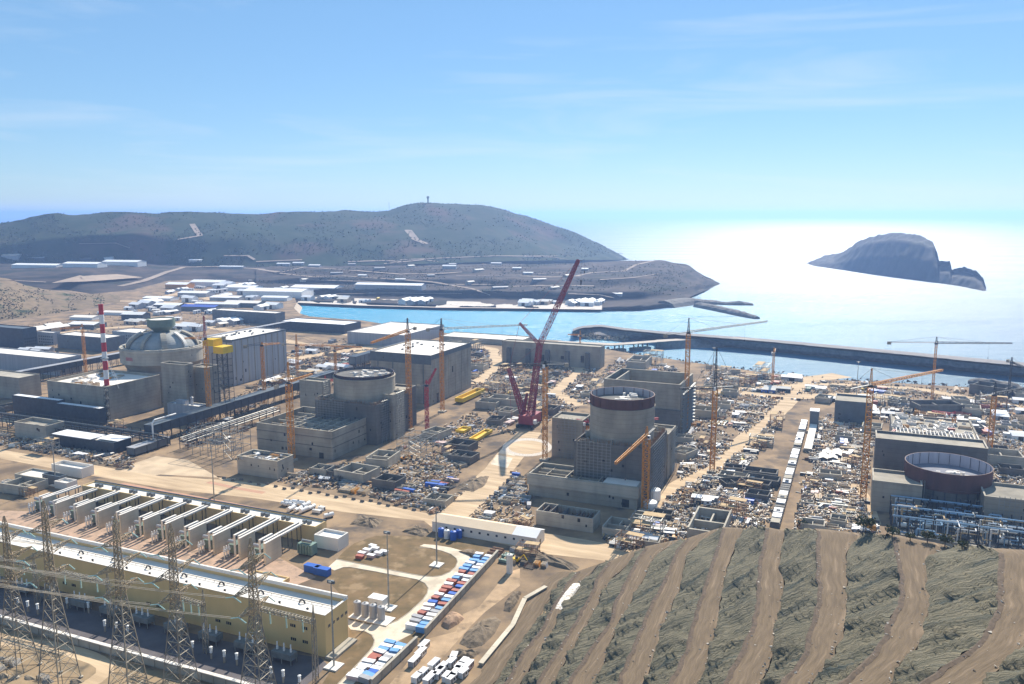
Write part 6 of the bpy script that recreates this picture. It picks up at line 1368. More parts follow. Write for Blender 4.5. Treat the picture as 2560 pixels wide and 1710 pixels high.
c = q - o_ * 9 - d * 10; r = empty('stair_block', c, 'grey block with a white roof at the seaward end of the covered walkway', 'building'); mb = MB(); mb.box(c, d, 10, o_, 7, 0, 14); mb.build('wall', 'clad_b', r); mb = MB(); mb.box(c, d, 10.3, o_, 7.3, 14.003, 14.6, a0=-.3, b0=-.3); mb.build('roof', 'roof_w', r)
c = p - o_ * 8 + d * 170; r = empty('covered_walkway', c, 'shorter pale walkway beside the long white segmented one', 'walkway'); mb = MB(); mb.box(c, d, 90, o_, 5, 0, 2.6); mb.build('wall', 'conc', r); mb = MB()
mb.box(c, d, 90.3, o_, 5.3, 2.603, 3.1, a0=-.3, b0=-.3); mb.build('roof', 'roof_l', r)
FOOT.append(((p + q) / 2, 12, 12)); 
for k in range(14): FOOT.append((p + d * ln * k / 13, 8, 8))
M['bluesteel'] = mat('pale_blue_steel', (.27, .42, .56), (.20, .33, .47), .3, .45, metal=.2)
for (u0, v0, u1, v1, lab, sd_) in ((2228, 1338, 2330, 1352, 'blue steel pipework module before the newest ring, the part beside the pale wall end', 1), (2335, 1352, 2440, 1368, 'middle blue steel pipework module before the newest ring', 2), (2445, 1368, 2570, 1386, 'blue steel pipework module before the newest ring, the part cut by the frame', 3)):
    p = G(u0, v0, 0); ln = along(p, AX, u1); q_ = random.Random(sd_); dep = 62; h = 12; r = empty('pipework_frame', p, lab, 'pipework', 'blue pipework modules'); FOOT.append((p + AX * ln / 2 + BX * dep / 2, ln / 2 + 2, dep / 2 + 2))
    mb = MB(); nx, ny = 5, 7
    for i in range(nx + 1):
        for j in range(ny + 1): c = p + AX * ln * i / nx + BX * dep * j / ny; mb = MB(); mb.bar((c.x, c.y, 0), (c.x, c.y, h), .28); mb.build('column', 'dsteel', r)
    for j in range(ny + 1):
        mb = MB(); c = p + BX * dep * j / ny; z_ = h * (1 if j % 2 == 0 else .7); mb.bar(tuple(c + Vector((0, 0, z_))), tuple(c + AX * ln + Vector((0, 0, z_))), .45, n=6); mb.build('beam', 'bluesteel', r)
    for k in range(46):
        mb = MB(); c = p + AX * q_.uniform(0, ln * .8) + BX * q_.uniform(0, dep) + Vector((0, 0, q_.uniform(.6, h))); l1 = q_.uniform(4, ln * .5); l2 = q_.uniform(-9, 9); rr = q_.uniform(.2, .55)
        e = c + AX * l1; mb.bar(c, e, rr, n=6); e2 = e + BX * l2; mb.bar(e, e2, rr, n=6); mb.bar(e2, e2 + AX * l1 * .4, rr, n=6); mb.bar(c, (c.x, c.y, .2), rr, n=6); mb.build('pipe', ('bluesteel', 'gsteel', 'bluesteel', 'timber', 'white')[k % 5], r)
    for k in range(9): c = p + AX * q_.uniform(2, ln - 4) + BX * q_.uniform(2, dep - 6); mb = MB(); mb.bar((c.x, c.y, 2), tuple(c + AX * q_.uniform(3, 7) + Vector((0, 0, 2))), 1.2, n=10); mb.build('vessel', ('clad_d', 'clad_b', 'roof_l')[k % 3], r)
    mb = MB(); mb.box(p, AX, ln, BX, dep, .05, .3); mb.build('floor_slab', 'conc_d', r)
wall_run('retaining_wall', [(2222, 1346), (2330, 1363), (2600, 1406)], 3.2, .8, 'low grey wall between the terraced slope and the blue pipework', 'conc', 'conc')
# big yellow steel troughs
def trough(cu, cv, lu, ru, tv, label, m='yellow'):
    ff = Fit(cu, cv, lu, ru, tv); r = empty('steel_trough', ff.c, label, 'steel trough'); mb = MB(); ff.shell(mb, ff.h * .25, ff.h, th=1.0, par=ff.h * .55, mroof=0); mb.build('shell', m, r); mb = MB(); ff.bx(mb, .3, ff.la - .3, 2, 4, 0, ff.h * .25); ff.bx(mb, .3, ff.la - .3, ff.lb - 4, ff.lb - 2, 0, ff.h * .25); mb.build('skid', 'dsteel', r)
trough(1158, 1010, 1137, 1212, 996, 'long bright yellow open steel trough lying beside the white-roofed turbine hall')
trough(1192, 1106, 1172, 1232, 1097, 'yellow open steel trough beside the helipad')
trough(1160, 1085, 1138, 1178, 1077, 'smaller yellow steel trough behind the steel frame with mint rails')
# ------------------------------------------------------------------ shrubs
def shrub(u, v, h, label, seed=1, trunk=True, wd=1.):
    c = on_slope(u, v); r = empty('shrub', c, label, 'shrub'); q_ = random.Random(seed); mb = MB(); mb.bar(c, c + Vector((0, 0, h * .5)), .22, n=5, r2=.1)
    for k in range(5): a = R(k * 72 + seed * 20); mb.bar(c + Vector((0, 0, h * .3)), c + Vector((math.cos(a) * h * .3, math.sin(a) * h * .3, h * .65)), .1, n=4, r2=.04)
    mb.build('trunk', 'kerbdirt', r); mb = MB()
    for k in range(420):
        a = q_.uniform(0, 6.283); e = q_.uniform(-.5, 1); rr = (q_.random() ** .4) * (.75 + .3 * vnoise(Vector((a * 1.5, e * 2, seed)))); p = c + Vector((math.cos(a) * rr * h * .55 * wd * math.sqrt(max(.1, 1 - e * e * .6)), math.sin(a) * rr * h * .5 * wd, h * (.55 + e * .42 * rr)))
        s_ = h * q_.uniform(.05, .12); v1 = Vector((q_.uniform(-1, 1), q_.uniform(-1, 1), q_.uniform(-1, 1))) * s_; v2 = Vector((q_.uniform(-1, 1), q_.uniform(-1, 1), q_.uniform(-1, 1))) * s_; mb.add([p, p + v1, p + v1 + v2, p + v2], [(0, 1, 2, 3)], k % 2)
    mb.build('crown', ['leaf', 'leaf2'], r)
M['leaf2'] = mat('olive_leaf', (.085, .095, .035), (.12, .12, .05), .3, .9)
for k, (u, v, h, lab) in enumerate(((2006, 1322, 6, 'dark round bush at the top of the slope below the covered walkway'), (2164, 1330, 7.5, 'dark bush standing above the second of the broad netted faces'), (2230, 1345, 5, 'olive bush at the start of the low grey wall'), (2275, 1352, 3.5, 'small olive bush on bare soil under the low grey wall'), (2318, 1356, 5, 'wide olive bush against the low grey wall'), (2362, 1366, 5, 'olive bush farther along the low grey wall'), (2405, 1374, 4, 'low bush near the rocky top of the broadest face'))): shrub(u, v, h, lab, k + 1, wd=1.2)

M['darkspoil_shade'] = mat('dark_spoil_and_shade', (.15, .115, .08), (.25, .19, .13), .35, .95, detail=9, bump=.6)
M['redspoil'] = mat('red_spoil', (.46, .30, .19), (.34, .22, .15), .35, .95, detail=9, bump=.6)
heap('spoil_heap', k6((1690, 1010), (1760, 1050), (1850, 1000), (1920, 940), (1880, 895), (1760, 900), (1700, 950)), 3.2, 'redspoil', 'reddish spoil heap against the end of the farther yard wall', 'spoil heap', .8)
for k, (pts, h, lab) in enumerate((
  (k6((1850, 1180), (1960, 1230), (2080, 1200), (2200, 1080), (2260, 960), (2200, 900), (2050, 960), (1900, 1080)), 2.6, 'dark rough spoil heap between the orange track and the pale channel'),
  (k6((1740, 1290), (1850, 1330), (2000, 1310), (2080, 1240), (1960, 1240), (1820, 1230)), 2.0, 'dark low heap beside the loose white cabins'),
  (k6((2260, 880), (2330, 890), (2400, 800), (2440, 700), (2380, 680), (2280, 780)), 2.4, 'dark heap at the foot of the slope near the cream silo'),
  (c3((-40, 330), (150, 420), (420, 470), (600, 520), (640, 470), (420, 400), (200, 300), (60, 260)), 2.4, 'long bank of soil darkened like shade below the end of the dirt road'),  # dark colour paints the shade of the lower pit wall
  (k6((1840, 320), (1980, 370), (2060, 480), (2100, 440), (2060, 330), (1960, 290)), 1.4, 'low brown heap beyond the upper end of the yard wall'),
  ([(1135, 1222), (1180, 1232), (1215, 1215), (1225, 1190), (1190, 1195), (1150, 1208)], 2.6, 'dark heap of scrap steel beside the road to the helipad'),
  ([(1690, 1102), (1790, 1112), (1840, 1100), (1800, 1082), (1720, 1076)], 2.0, 'dark spoil heap in the yard behind the orange yard crane'),
  ([(870, 1312), (940, 1322), (965, 1300), (900, 1285)], 1.8, 'dark heap of scrap by the end of the transformer building'),
  ([(1000, 1330), (1060, 1345), (1085, 1325), (1040, 1312)], 1.5, 'dark heap beside the end of the long beige shed'),
  ([(1700, 995), (1770, 1002), (1790, 990), (1730, 982)], 1.6, 'grey heap beside the scaffolded hall'))):
    heap('spoil_heap', pts, h, 'darkspoil_shade', lab, 'spoil heap', 1.0, fq=.5)
wall_run('concrete_channel', [(1206, 1666), (1286, 1568), (1316, 1502), (1368, 1472)], 1.0, 1.5, 'pale concrete channel edge climbing along the foot of the slope', 'cream', 'conc_l')
for k, (cu, cv, lu, ru, tv, lb, lab, m1) in enumerate(((105, 1212, 36, 112, 1196, 14, 'low roofless pale room beside the dirt road near the frame edge', 'conc_l'), (205, 1196, 128, 212, 1172, 10, 'small pale flat-roofed room beside the excavated dark pit', 'roof_l'), (168, 1226, 135, 172, 1208, 8, 'squat pale block by the first light mast', 'roof_l'), (150, 1216, 105, 152, 1192, 6, 'slate-coloured small cabin between two pale rooms near the frame edge', 'clad_b'))):
    ff = Fit(cu, cv, lu, ru, tv, lb=lb); simple_building('pit_room', lab, 'building', ff, m1, 'roof_l', par=max(.3, ff.h * .3))

for pts in ([(1246, 1132), (1262, 1112), (1300, 1118), (1286, 1140)], [(1226, 1160), (1242, 1137), (1282, 1145), (1268, 1170)]): sheet('concrete_pad', pts[::-1], 'croad', .045)
# ------------------------------------------------------------------ yard clutter: each piece is an object of its own
CC = {'white': M['white'], 'grey': M['clad'], 'blue': M['blue'], 'red': mat('brick_red_paint', (.42, .13, .09), (.34, .10, .07), .4, .6), 'tan': mat('tan_paint', (.56, .43, .29), (.46, .35, .24), .4, .7),
      'pale': M['roof_l'], 'dark': M['clad_d'], 'sky-blue': mat('sky_blue_paint', (.16, .36, .66), (.13, .31, .58), .4, .6), 'pinkish': mat('pinkish_paint', (.66, .50, .46), (.56, .42, .39), .4, .7), 'green': M['teal'], 'yellow': M['yellow'], 'orange': M['orange']}
PROTO = {}
def finish(mb, name, mats): 
    me = bpy.data.meshes.new(name); me.from_pydata(mb.v, [], mb.f)
    for m_ in mats: me.materials.append(M[m_] if isinstance(m_, str) else m_)
    me.polygons.foreach_set('material_index', mb.m); me.update(); return me
def p_container(c):
    mb = MB(); mb.lbox(-3, 3, -1.2, 1.2, .12, 2.6, 0); mb.lbox(-3.05, 3.05, -1.25, 1.25, 2.602, 2.72, 1)
    for k in range(9): x = -2.7 + k * .66; mb.lbox(x, x + .3, -1.27, -1.205, .3, 2.45, 0); mb.lbox(x, x + .3, 1.205, 1.27, .3, 2.45, 0)
    mb.lbox(3.005, 3.06, -1.0, -.05, .25, 2.45, 2); mb.lbox(3.005, 3.06, .05, 1.0, .25, 2.45, 2); return finish(mb, 'shipping_container', [CC[c], CC[c], 'gsteel'])
def p_cabin(c):
    mb = MB(); mb.lbox(-3, 3, -1.25, 1.25, .25, 2.7, 0); mb.lbox(-3.15, 3.15, -1.4, 1.4, 2.702, 2.9, 1); mb.lbox(-2.6, -1.7, -1.3, -1.255, .3, 2.3, 2); mb.lbox(.2, 1.6, -1.3, -1.255, 1.1, 2.1, 2)
    for x in (-2.8, 2.4): mb.lbox(x, x + .4, -1.1, 1.1, 0, .248, 2)
    return finish(mb, 'site_cabin', [CC[c], 'roof_w' if c != 'tan' else 'roof_l', 'window'])
def p_shed(c):
    mb = MB(); mb.lbox(-5, 5, -3, 3, 0, 3, 0); mb.add([(-5.3, -3.4, 2.9), (5.3, -3.4, 2.9), (5.3, 0, 4.2), (-5.3, 0, 4.2), (5.3, 3.4, 2.9), (-5.3, 3.4, 2.9)], [(0, 1, 2, 3), (3, 2, 4, 5)], 1); mb.add([(-5, -3, 3), (-5, 3, 3), (-5, 0, 4.1), (5, -3, 3), (5, 3, 3), (5, 0, 4.1)], [(0, 2, 1), (3, 4, 5)], 0)
    mb.lbox(-1.5, 1.5, -3.05, -3.005, 0, 2.6, 2); return finish(mb, 'shed', [CC[c], 'roof_w' if c in ('white', 'grey') else 'roof_l', 'window'])
def p_stack(c):
    mb = MB(); q = random.Random(hash(c) % 7)
    for l in range(4):
        for k in range(5):
            y = -1.6 + k * .75 + q.uniform(-.1, .1)
            if q.random() < .85: x = q.uniform(-.5, .5); mb.lbox(-3.2 + x, 3 + x, y, y + .5, .15 + l * .42, .15 + l * .42 + .36, q.choice((0, 0, 1)))
    for x in (-2.2, 1.8): mb.lbox(x, x + .25, -1.8, 2.1, 0, .148, 1)
    return finish(mb, 'beam_stack', [CC[c], 'timber'])
def p_pipes(c):
    mb = MB()
    for z, n, o in ((.42, 4, 0), (1.14, 3, .42), (1.86, 2, .84)):
        for k in range(n): mb.bar((-4, -1.3 + o + k * .84, z), (4, -1.3 + o + k * .84, z), .42, n=8)
    return finish(mb, 'pipe_bundle', [CC[c]])
def p_form(c):
    mb = MB(); a, b2, h = 3.4, 2.4, 2.2
    mb.lbox(-a, a, -b2, -b2 + .3, 0, h, 0); mb.lbox(-a, a, b2 - .3, b2, 0, h, 0); mb.lbox(-a, -a + .3, -b2 + .3, b2 - .3, 0, h, 0); mb.lbox(a - .3, a, -b2 + .3, b2 - .3, 0, h, 0)
    for k in range(6): x = -a + .4 + k * 1.25; mb.lbox(x, x + .15, -b2 - .22, -b2 - .002, 0, h + .2, 1)
    mb.lbox(-a + .3, a - .3, -b2 + .3, b2 - .3, .02, .2, 1); return finish(mb, 'formwork_box', [CC[c], 'timber'])
def p_panels(c):
    mb = MB()
    for k in range(6): y = -1.5 + k * .5; mb.hexa([(-2.2, y, 0), (2.2, y, 0), (2.2, y + .15, 0), (-2.2, y + .15, 0)], [(-2.2, y + .6, 2.6), (2.2, y + .6, 2.6), (2.2, y + .75, 2.6), (-2.2, y + .75, 2.6)], k % 2)
    mb.lbox(-2.4, 2.4, 1.9, 2.1, 0, 2.4, 1); return finish(mb, 'formwork_stack', [CC[c], 'timber'])
def wheels(mb, xs, y, r, mi):
    for x in xs:
        for s in (-1, 1): mb.bar((x, s * y, r), (x, s * (y - .35), r), r, mi, n=10)
def p_truck(c):
    mb = MB(); mb.lbox(2.0, 3.9, -1.2, 1.2, .7, 2.9, 0); mb.lbox(3.905, 3.95, -1.05, 1.05, 1.7, 2.6, 2); mb.lbox(-3.9, 1.9, -1.15, 1.15, .7, 1.1, 2)
    mb.hexa([(-3.9, -1.1, 1.1), (1.7, -1.1, 1.1), (1.7, 1.1, 1.1), (-3.9, 1.1, 1.1)], [(-4.2, -1.3, 2.5), (1.8, -1.3, 2.5), (1.8, 1.3, 2.5), (-4.2, 1.3, 2.5)], 1); mb.lbox(-3.9, 1.5, -1.1, 1.1, 2.52, 2.7, 3); wheels(mb, (3.0, -1.5, -2.9), 1.2, .5, 2); return finish(mb, 'dump_truck', [CC[c], CC['grey'], 'window', 'earth'])
def p_car(c):
    mb = MB(); mb.hexa([(-2.1, -.85, .35), (2.1, -.85, .35), (2.1, .85, .35), (-2.1, .85, .35)], [(-2.05, -.8, .95), (2.0, -.8, .9), (2.0, .8, .9), (-2.05, .8, .95)], 0)
    mb.hexa([(-1.7, -.78, .95), (1.1, -.78, .95), (1.1, .78, .95), (-1.7, .78, .95)], [(-1.3, -.65, 1.5), (.5, -.65, 1.5), (.5, .65, 1.5), (-1.3, .65, 1.5)], 1, top=0); wheels(mb, (-1.35, 1.35), .86, .33, 1); return finish(mb, 'parked_car', [CC[c], 'window'])
def p_exc(c):
    mb = MB()
    for s in (-1, 1): mb.lbox(-2, 2, s * 1.3 - .35, s * 1.3 + .35, 0, .9, 1)
    mb.lbox(-2.2, 1.2, -1.3, 1.3, 1, 2.3, 0); mb.lbox(-.2, 1.1, -1.3, -.1, 2.31, 3.4, 1); mb.bar((1, .3, 1.8), (4, .3, 4.8), .3, 0); mb.bar((4, .3, 4.8), (6, .3, 2.0), .24, 0); mb.lbox(5.5, 6.6, -.3, .9, .8, 2.0, 1); return finish(mb, 'excavator', [CC[c], 'window'])
def p_tank(c):
    mb = MB(); mb.bar((-2.6, 0, 1.5), (2.6, 0, 1.5), 1.2, 0, n=14)
    for x in (-1.8, 1.5): mb.lbox(x, x + .3, -1.1, 1.1, 0, .8, 1)
    mb.lbox(-.3, .3, -.3, .3, 2.6, 2.9, 1); return finish(mb, 'storage_tank', [CC[c], 'dsteel'])
def p_gen(c):
    mb = MB(); mb.lbox(-1.8, 1.8, -.9, .9, .35, 2.1, 0); mb.lbox(-1.9, 1.9, -1, 1, 0, .348, 1); mb.lbox(-1.85, 1.85, -.95, .95, 2.102, 2.22, 0); mb.lbox(1.805, 1.86, -.6, .6, .6, 1.8, 1); mb.bar((-1.2, 0, 2.2), (-1.2, 0, 2.9), .12, 1, n=6); return finish(mb, 'generator_set', [CC[c], 'window'])
def p_mound(c):
    mb = MB(); n = 12; q = random.Random(4); lv = ((1, 0), (.82, .5), (.5, 1.15), (.18, 1.6))
    for f_, z in lv:
        for i in range(n): a = i / n * math.tau; k = f_ * (1 + .25 * math.sin(a * 3 + z)) ; mb.v.append((4 * k * math.cos(a), 2.8 * k * math.sin(a), z + q.uniform(-.15, .15)))
    for k in range(3):
        for i in range(n): mb.f.append((k * n + i, k * n + (i + 1) % n, (k + 1) * n + (i + 1) % n, (k + 1) * n + i)); mb.m.append(0)
    mb.f.append(tuple(3 * n + i for i in range(n))); mb.m.append(0); return finish(mb, 'spoil_mound', [CC[c]])
def p_walls(c):
    mb = MB(); mb.lbox(-5, 5, -4, 4, .05, .3, 1)
    for (x0, x1, y0, y1, h) in ((-5, 5, -4, -3.6, 3.4), (-5, 5, 3.6, 4, 3.4), (-5, -4.6, -3.6, 3.6, 3), (4.6, 5, -3.6, 3.6, 3.2), (-.3, .1, -3.6, 3.6, 2.6), (.1, 4.6, -.2, .2, 2.4)): mb.lbox(x0, x1, y0, y1, 0, h, 0)
    return finish(mb, 'foundation_walls', [CC[c], 'conc_d'])
def p_scaf(c):
    mb = MB()
    for i in range(4):
        for j in range(3): mb.bar((-4 + i * 2.6, -2.6 + j * 2.6, 0), (-4 + i * 2.6, -2.6 + j * 2.6, 5.2), .11, 0, n=4)
    for z in (1.7, 3.4, 5.1):
        for j in range(3): mb.bar((-4.3, -2.6 + j * 2.6, z), (4.1, -2.6 + j * 2.6, z), .1, 0, n=4)
        for i in range(4): mb.bar((-4 + i * 2.6, -2.9, z), (-4 + i * 2.6, 2.9, z), .1, 0, n=4)
    mb.lbox(-4.1, 1.3, -2.7, .1, 3.45, 3.55, 1); mb.lbox(-1.5, 4, -.1, 2.7, 5.15, 5.25, 1); return finish(mb, 'scaffold', [CC[c], 'timber'])
def p_rebar(c):
    mb = MB(); mb.lbox(-4, 4, -3, 3, 0, .6, 1); q = random.Random(3)
    for i in range(17):
        for j in range(9):
            if i in (0, 1, 15, 16) or j in (0, 1, 7, 8): mb.bar((-3.8 + i * .475, -2.8 + j * .7, .6), (-3.8 + i * .475 + q.uniform(-.15, .15), -2.8 + j * .7 + q.uniform(-.15, .15), 3 + q.uniform(-.6, .6)), .07, 0, n=3)
    return finish(mb, 'rebar_cage', [CC[c], 'conc_d'])
KIND = {'shipping_container': (p_container, 'container', 'shipping container', 3.2), 'site_cabin': (p_cabin, 'cabin', 'site cabin', 3.3), 'shed': (p_shed, 'shed', 'gabled shed', 5.4), 'beam_stack': (p_stack, 'beam stack', 'stack of beams', 3.2), 'pipe_bundle': (p_pipes, 'pipe bundle', 'bundle of pipes', 3.6),
        'formwork_box': (p_form, 'formwork', 'open formwork box', 3.6), 'formwork_stack': (p_panels, 'formwork', 'leaning row of formwork', 2.6), 'dump_truck': (p_truck, 'truck', 'dump truck', 3.6), 'parked_car': (p_car, 'car', 'parked car', 2.1), 'excavator': (p_exc, 'excavator', 'excavator', 4), 'storage_tank': (p_tank, 'tank', 'horizontal tank', 2.8), 'scaffold': (p_scaf, 'scaffold', 'scaffold frame', 5), 'rebar_cage': (p_rebar, 'rebar', 'rebar cage', 4.6), 'generator_set': (p_gen, 'generator', 'generator set', 2.1), 'spoil_mound': (p_mound, 'mound', 'spoil mound', 4.2), 'foundation_walls': (p_walls, 'foundation', 'roofless foundation walls', 6)}
M['moundsoil'] = mat('mound_soil', (.30, .24, .17), (.20, .165, .12), .4, .95); CC['brown'] = M['moundsoil']; CC['grey-brown'] = mat('mound_grey', (.24, .22, .19), (.16, .15, .135), .4, .95); CC['concrete'] = M['conc_l']; CC['lime'] = mat('lime_paint', (.42, .50, .10), (.36, .43, .08), .3, .6); CC['rusty'] = M['rust']; CC['steel'] = M['gsteel']; CC['dark-concrete'] = M['conc_d']
LM = [('chimney block', 258, 1000), ('finished reactor', 405, 930), ('yellow-topped tower', 555, 960), ('long dark gallery', 600, 1040), ('dark-rimmed reactor', 911, 980), ('roofless auxiliary block', 790, 1110), ('roadside annexe', 660, 1180), ('white-roofed turbine hall', 1080, 960), ('crawler crane', 1320, 1060), ('helipad', 1318, 1118), ('yellow trough', 1175, 995), ('pump station', 1380, 900), ('roofless hall', 1610, 1010), ('maroon-rimmed reactor', 1555, 1090), ('wide unfinished block', 1460, 1240), ('starter-bar annexe', 1420, 1310), ('yard crane', 1780, 1170), ('covered walkway', 1965, 1200), ('stair block', 2000, 1050), ('slate workshop', 2140, 1040), ('newest steel ring', 2362, 1230), ('low turbine deck', 2340, 1110), ('blue pipework', 2380, 1310), ('seaward crane', 2157, 1240), ('shore crane', 2329, 1000), ('causeway', 1800, 880), ('harbour quay', 1000, 760), ('sandy harbour bank', 700, 770), ('blue roof', 495, 770), ('scrubby knoll', 100, 760), ('apartment block', 320, 850), ('beige shed', 1220, 1350), ('concrete road loop', 1130, 1400), ('yard wall', 1150, 1490), ('grey silos', 925, 1530), ('terraced slope', 1650, 1340), ('dirt road', 900, 1260), ('mint-railed frame', 1045, 1130), ('control room', 830, 1370), ('fire walls', 400, 1310), ('slate hall', 640, 800), ('rocky shore', 2440, 970), ('walkway foot', 1945, 1300), ('shore yard road', 1900, 960), ('lower wall stretch', 985, 1665), ('lattice pylons', 300, 1700)]
ITEMS = {}
CELL = {}
def near_road(p, pad=1.5):
    for q_, h_ in ROADS:
        if abs(q_.x - p.x) < h_ + pad and abs(q_.y - p.y) < h_ + pad and (q_ - p).length < h_ + pad: return True
    return False
def in_foot(p, r_):
    for c, ha, hb in FOOT:
        d = p - c
        if abs(d.dot(AX)) < ha + r_ * .7 and abs(d.dot(BX)) < hb + r_ * .7: return True
    return False
def put(kind, color, p, rot, group, sc_=(1, 1, 1), label=None, guard=True, z=0., dens=1.0):
    fn, cat, noun, rad = KIND[kind]; r_ = rad * max(sc_[0], sc_[1])
    if guard:
        if in_foot(p, r_) or near_road(p, r_ * .5): return None
        cx, cy = int(p.x // 14), int(p.y // 14)
        for i in (-1, 0, 1):
            for j in (-1, 0, 1):
                for q_, rq in CELL.get((cx + i, cy + j), ()):
                    if (q_ - p).length < (rq + r_) * .62 * dens: return None
        CELL.setdefault((cx, cy), []).append((p.copy(), r_))
    key = (kind, color)
    if key not in PROTO: PROTO[key] = fn(color)
    o = bpy.data.objects.new(kind, PROTO[key]); o.location = (p.x, p.y, z); o.rotation_euler = (0, 0, rot); o.scale = sc_; COL.objects.link(o)
    if label is None:
        u, v, _ = proj((p.x, p.y, z)); dl = sorted(((u - a) ** 2 + ((v - b2) * 1.7) ** 2, n) for n, a, b2 in LM)[:2]
        size = '' if max(sc_) < 1.25 else 'long '
        if min(sc_[2], sc_[0]) < .85: size = 'small '
        label = '%s%s %s between %s and %s' % (size, color, noun, dl[0][1], dl[1][1])
    tag(o, label, cat, group); ITEMS.setdefault(label, []).append(o); return o
def inside(poly, u, v):
    c = False; n = len(poly)
    for i in range(n):
        (x0, y0), (x1, y1) = poly[i], poly[(i + 1) % n]
        if (y0 > v) != (y1 > v) and u < (x1 - x0) * (v - y0) / (y1 - y0) + x0: c = not c
    return c
COUNT = {}
def scatter(poly, n, mix, group, seed, sz=(.5, 1.1), z=0., zz=None, guard=True, dens=1.0, gaps=True):
    """clusters: rows and stacks of a kind laid down together, with paths left between"""
    q = random.Random(seed); us = [p[0] for p in poly]; vs = [p[1] for p in poly]; done = 0; tries = 0
    tot = sum(w_ for _, _, w_ in mix)
    while done < n and tries < n * 12:
        tries += 1; u = q.uniform(min(us), max(us)); v = q.uniform(min(vs), max(vs))
        if not inside(poly, u, v): continue
        p0 = G(u, v, z); p0.z = 0
        if gaps and tries < n * 9 and vnoise(Vector((p0.x * .022, p0.y * .022, seed))) < -.27: continue
        x = q.uniform(0, tot)
        for kind, cols, w_ in mix:
            x -= w_
            if x <= 0: break
        c = q.choice(cols.split()); rot = R(AANG) + q.choice((0, 0, math.pi / 2)) + q.gauss(0, .06) + (q.uniform(-.5, .5) if q.random() < .12 else 0)
        single = kind in ('dump_truck', 'excavator', 'spoil_mound', 'foundation_walls', 'scaffold', 'rebar_cage')
        s0 = q.uniform(*sz); rad = KIND[kind][3]
        if kind in ('foundation_walls', 'scaffold'): s0 *= q.uniform(1.1, 2.7)
        nn = 1 if single else q.choice((1, 2, 3, 4, 6)); nr_ = 1 if nn < 4 else 2
        dx = Vector((math.cos(rot), math.sin(rot), 0)); dy = Vector((-dx.y, dx.x, 0))
        for k in range(nn):
            if COUNT.get(kind, 0) >= 292 or done >= n: break
            s = s0 * q.uniform(.92, 1.08); sx = s * (1.5 if q.random() < .2 else 1)
            if kind in ('parked_car', 'dump_truck', 'excavator'): s = sx = 1
            ex = KIND[kind][3] * 2.05 * s; ey = {'site_cabin': 2.9, 'shipping_container': 2.8, 'shed': 7.2, 'parked_car': 2.6}.get(kind, 4.2) * s
            p = p0 + dx * (k % nr_) * ex + dy * (k // nr_) * ey
            uu, vv, _ = proj((p.x, p.y, z))
            if k and not inside(poly, uu, vv): continue
            cc = c if q.random() < .75 else q.choice(cols.split())
            if put(kind, cc, p, rot + q.gauss(0, .03), group, (sx, s, s * q.uniform(.85, 1.1)), z=z, guard=guard, dens=dens * (.62 if k else 1)): done += 1; COUNT[kind] = COUNT.get(kind, 0) + 1
    return done
YARD = [('site_cabin', 'white grey tan grey', 2.0), ('shipping_container', 'white grey dark dark tan grey pinkish red blue', 2.4), ('beam_stack', 'tan grey steel rusty dark tan', 3.6), ('pipe_bundle', 'grey steel tan rusty dark', 2.0), ('formwork_box', 'pale tan grey concrete', 2.4), ('formwork_stack', 'tan pale grey orange dark', 2.4), ('dump_truck', 'white orange', .8), ('parked_car', 'white grey dark', 1.0), ('excavator', 'yellow orange', .6), ('storage_tank', 'white grey', .5), ('generator_set', 'white green grey dark', 1.4), ('spoil_mound', 'brown grey-brown', 2.6), ('foundation_walls', 'concrete dark-concrete concrete', 5.5), ('scaffold', 'steel steel rusty', 2.6), ('rebar_cage', 'rusty rusty dark', 2.8), ('shed', 'white grey dark', .5)]
Z = {}
Z['1'] = [(690, 1205), (760, 1180), (945, 1145), (1060, 1092), (1180, 1032), (1240, 1065), (1180, 1140), (1120, 1230), (1080, 1282), (900, 1235)]
Z['1b'] = [(1075, 1285), (1190, 1195), (1300, 1180), (1330, 1280), (1340, 1320), (1200, 1300)]
Z['2'] = [(1180, 955), (1260, 905), (1490, 915), (1500, 1000), (1380, 1045), (1355, 1090), (1250, 1085)]
Z['3'] = [(1725, 1010), (1780, 930), (1960, 945), (1955, 1060), (1860, 1180), (1760, 1270), (1650, 1285), (1700, 1180)]
Z['4'] = [(1500, 1345), (1630, 1285), (1790, 1225), (1940, 1180), (1935, 1318), (1800, 1322), (1700, 1348), (1560, 1378)]
Z['5'] = [(2020, 1060), (2090, 1030), (2190, 1075), (2160, 1240), (2205, 1335), (1985, 1330)]
Z['6'] = [(1750, 915), (1900, 938), (2240, 962), (2560, 990), (2560, 1100), (2470, 1100), (2240, 1070), (2080, 1005), (1960, 1000), (1760, 960)]
Z['8'] = [(720, 880), (860, 845), (1090, 842), (1080, 870), (930, 905), (745, 965), (640, 960)]
Z['9'] = [(0, 830), (180, 790), (420, 762), (700, 795), (560, 835), (300, 870), (100, 890), (0, 890)]
Z['10'] = [(320, 775), (400, 740), (480, 712), (660, 700), (735, 735), (690, 772), (540, 790)]
Z['11'] = [(470, 1120), (600, 1040), (690, 985), (830, 905), (760, 900), (640, 960), (560, 1010), (440, 1090)]
Z['12'] = [(740, 970), (930, 905), (920, 875), (720, 880), (640, 975)]
Z['13'] = [(1180, 975), (1250, 925), (1250, 880), (1120, 860), (1180, 900)]
Z['14'] = [(1250, 930), (1500, 935), (1540, 900), (1640, 905), (1700, 925), (1700, 950), (1520, 950), (1400, 950)]
Z['15'] = [(0, 1080), (340, 1150), (330, 1175), (200, 1150), (0, 1112)]
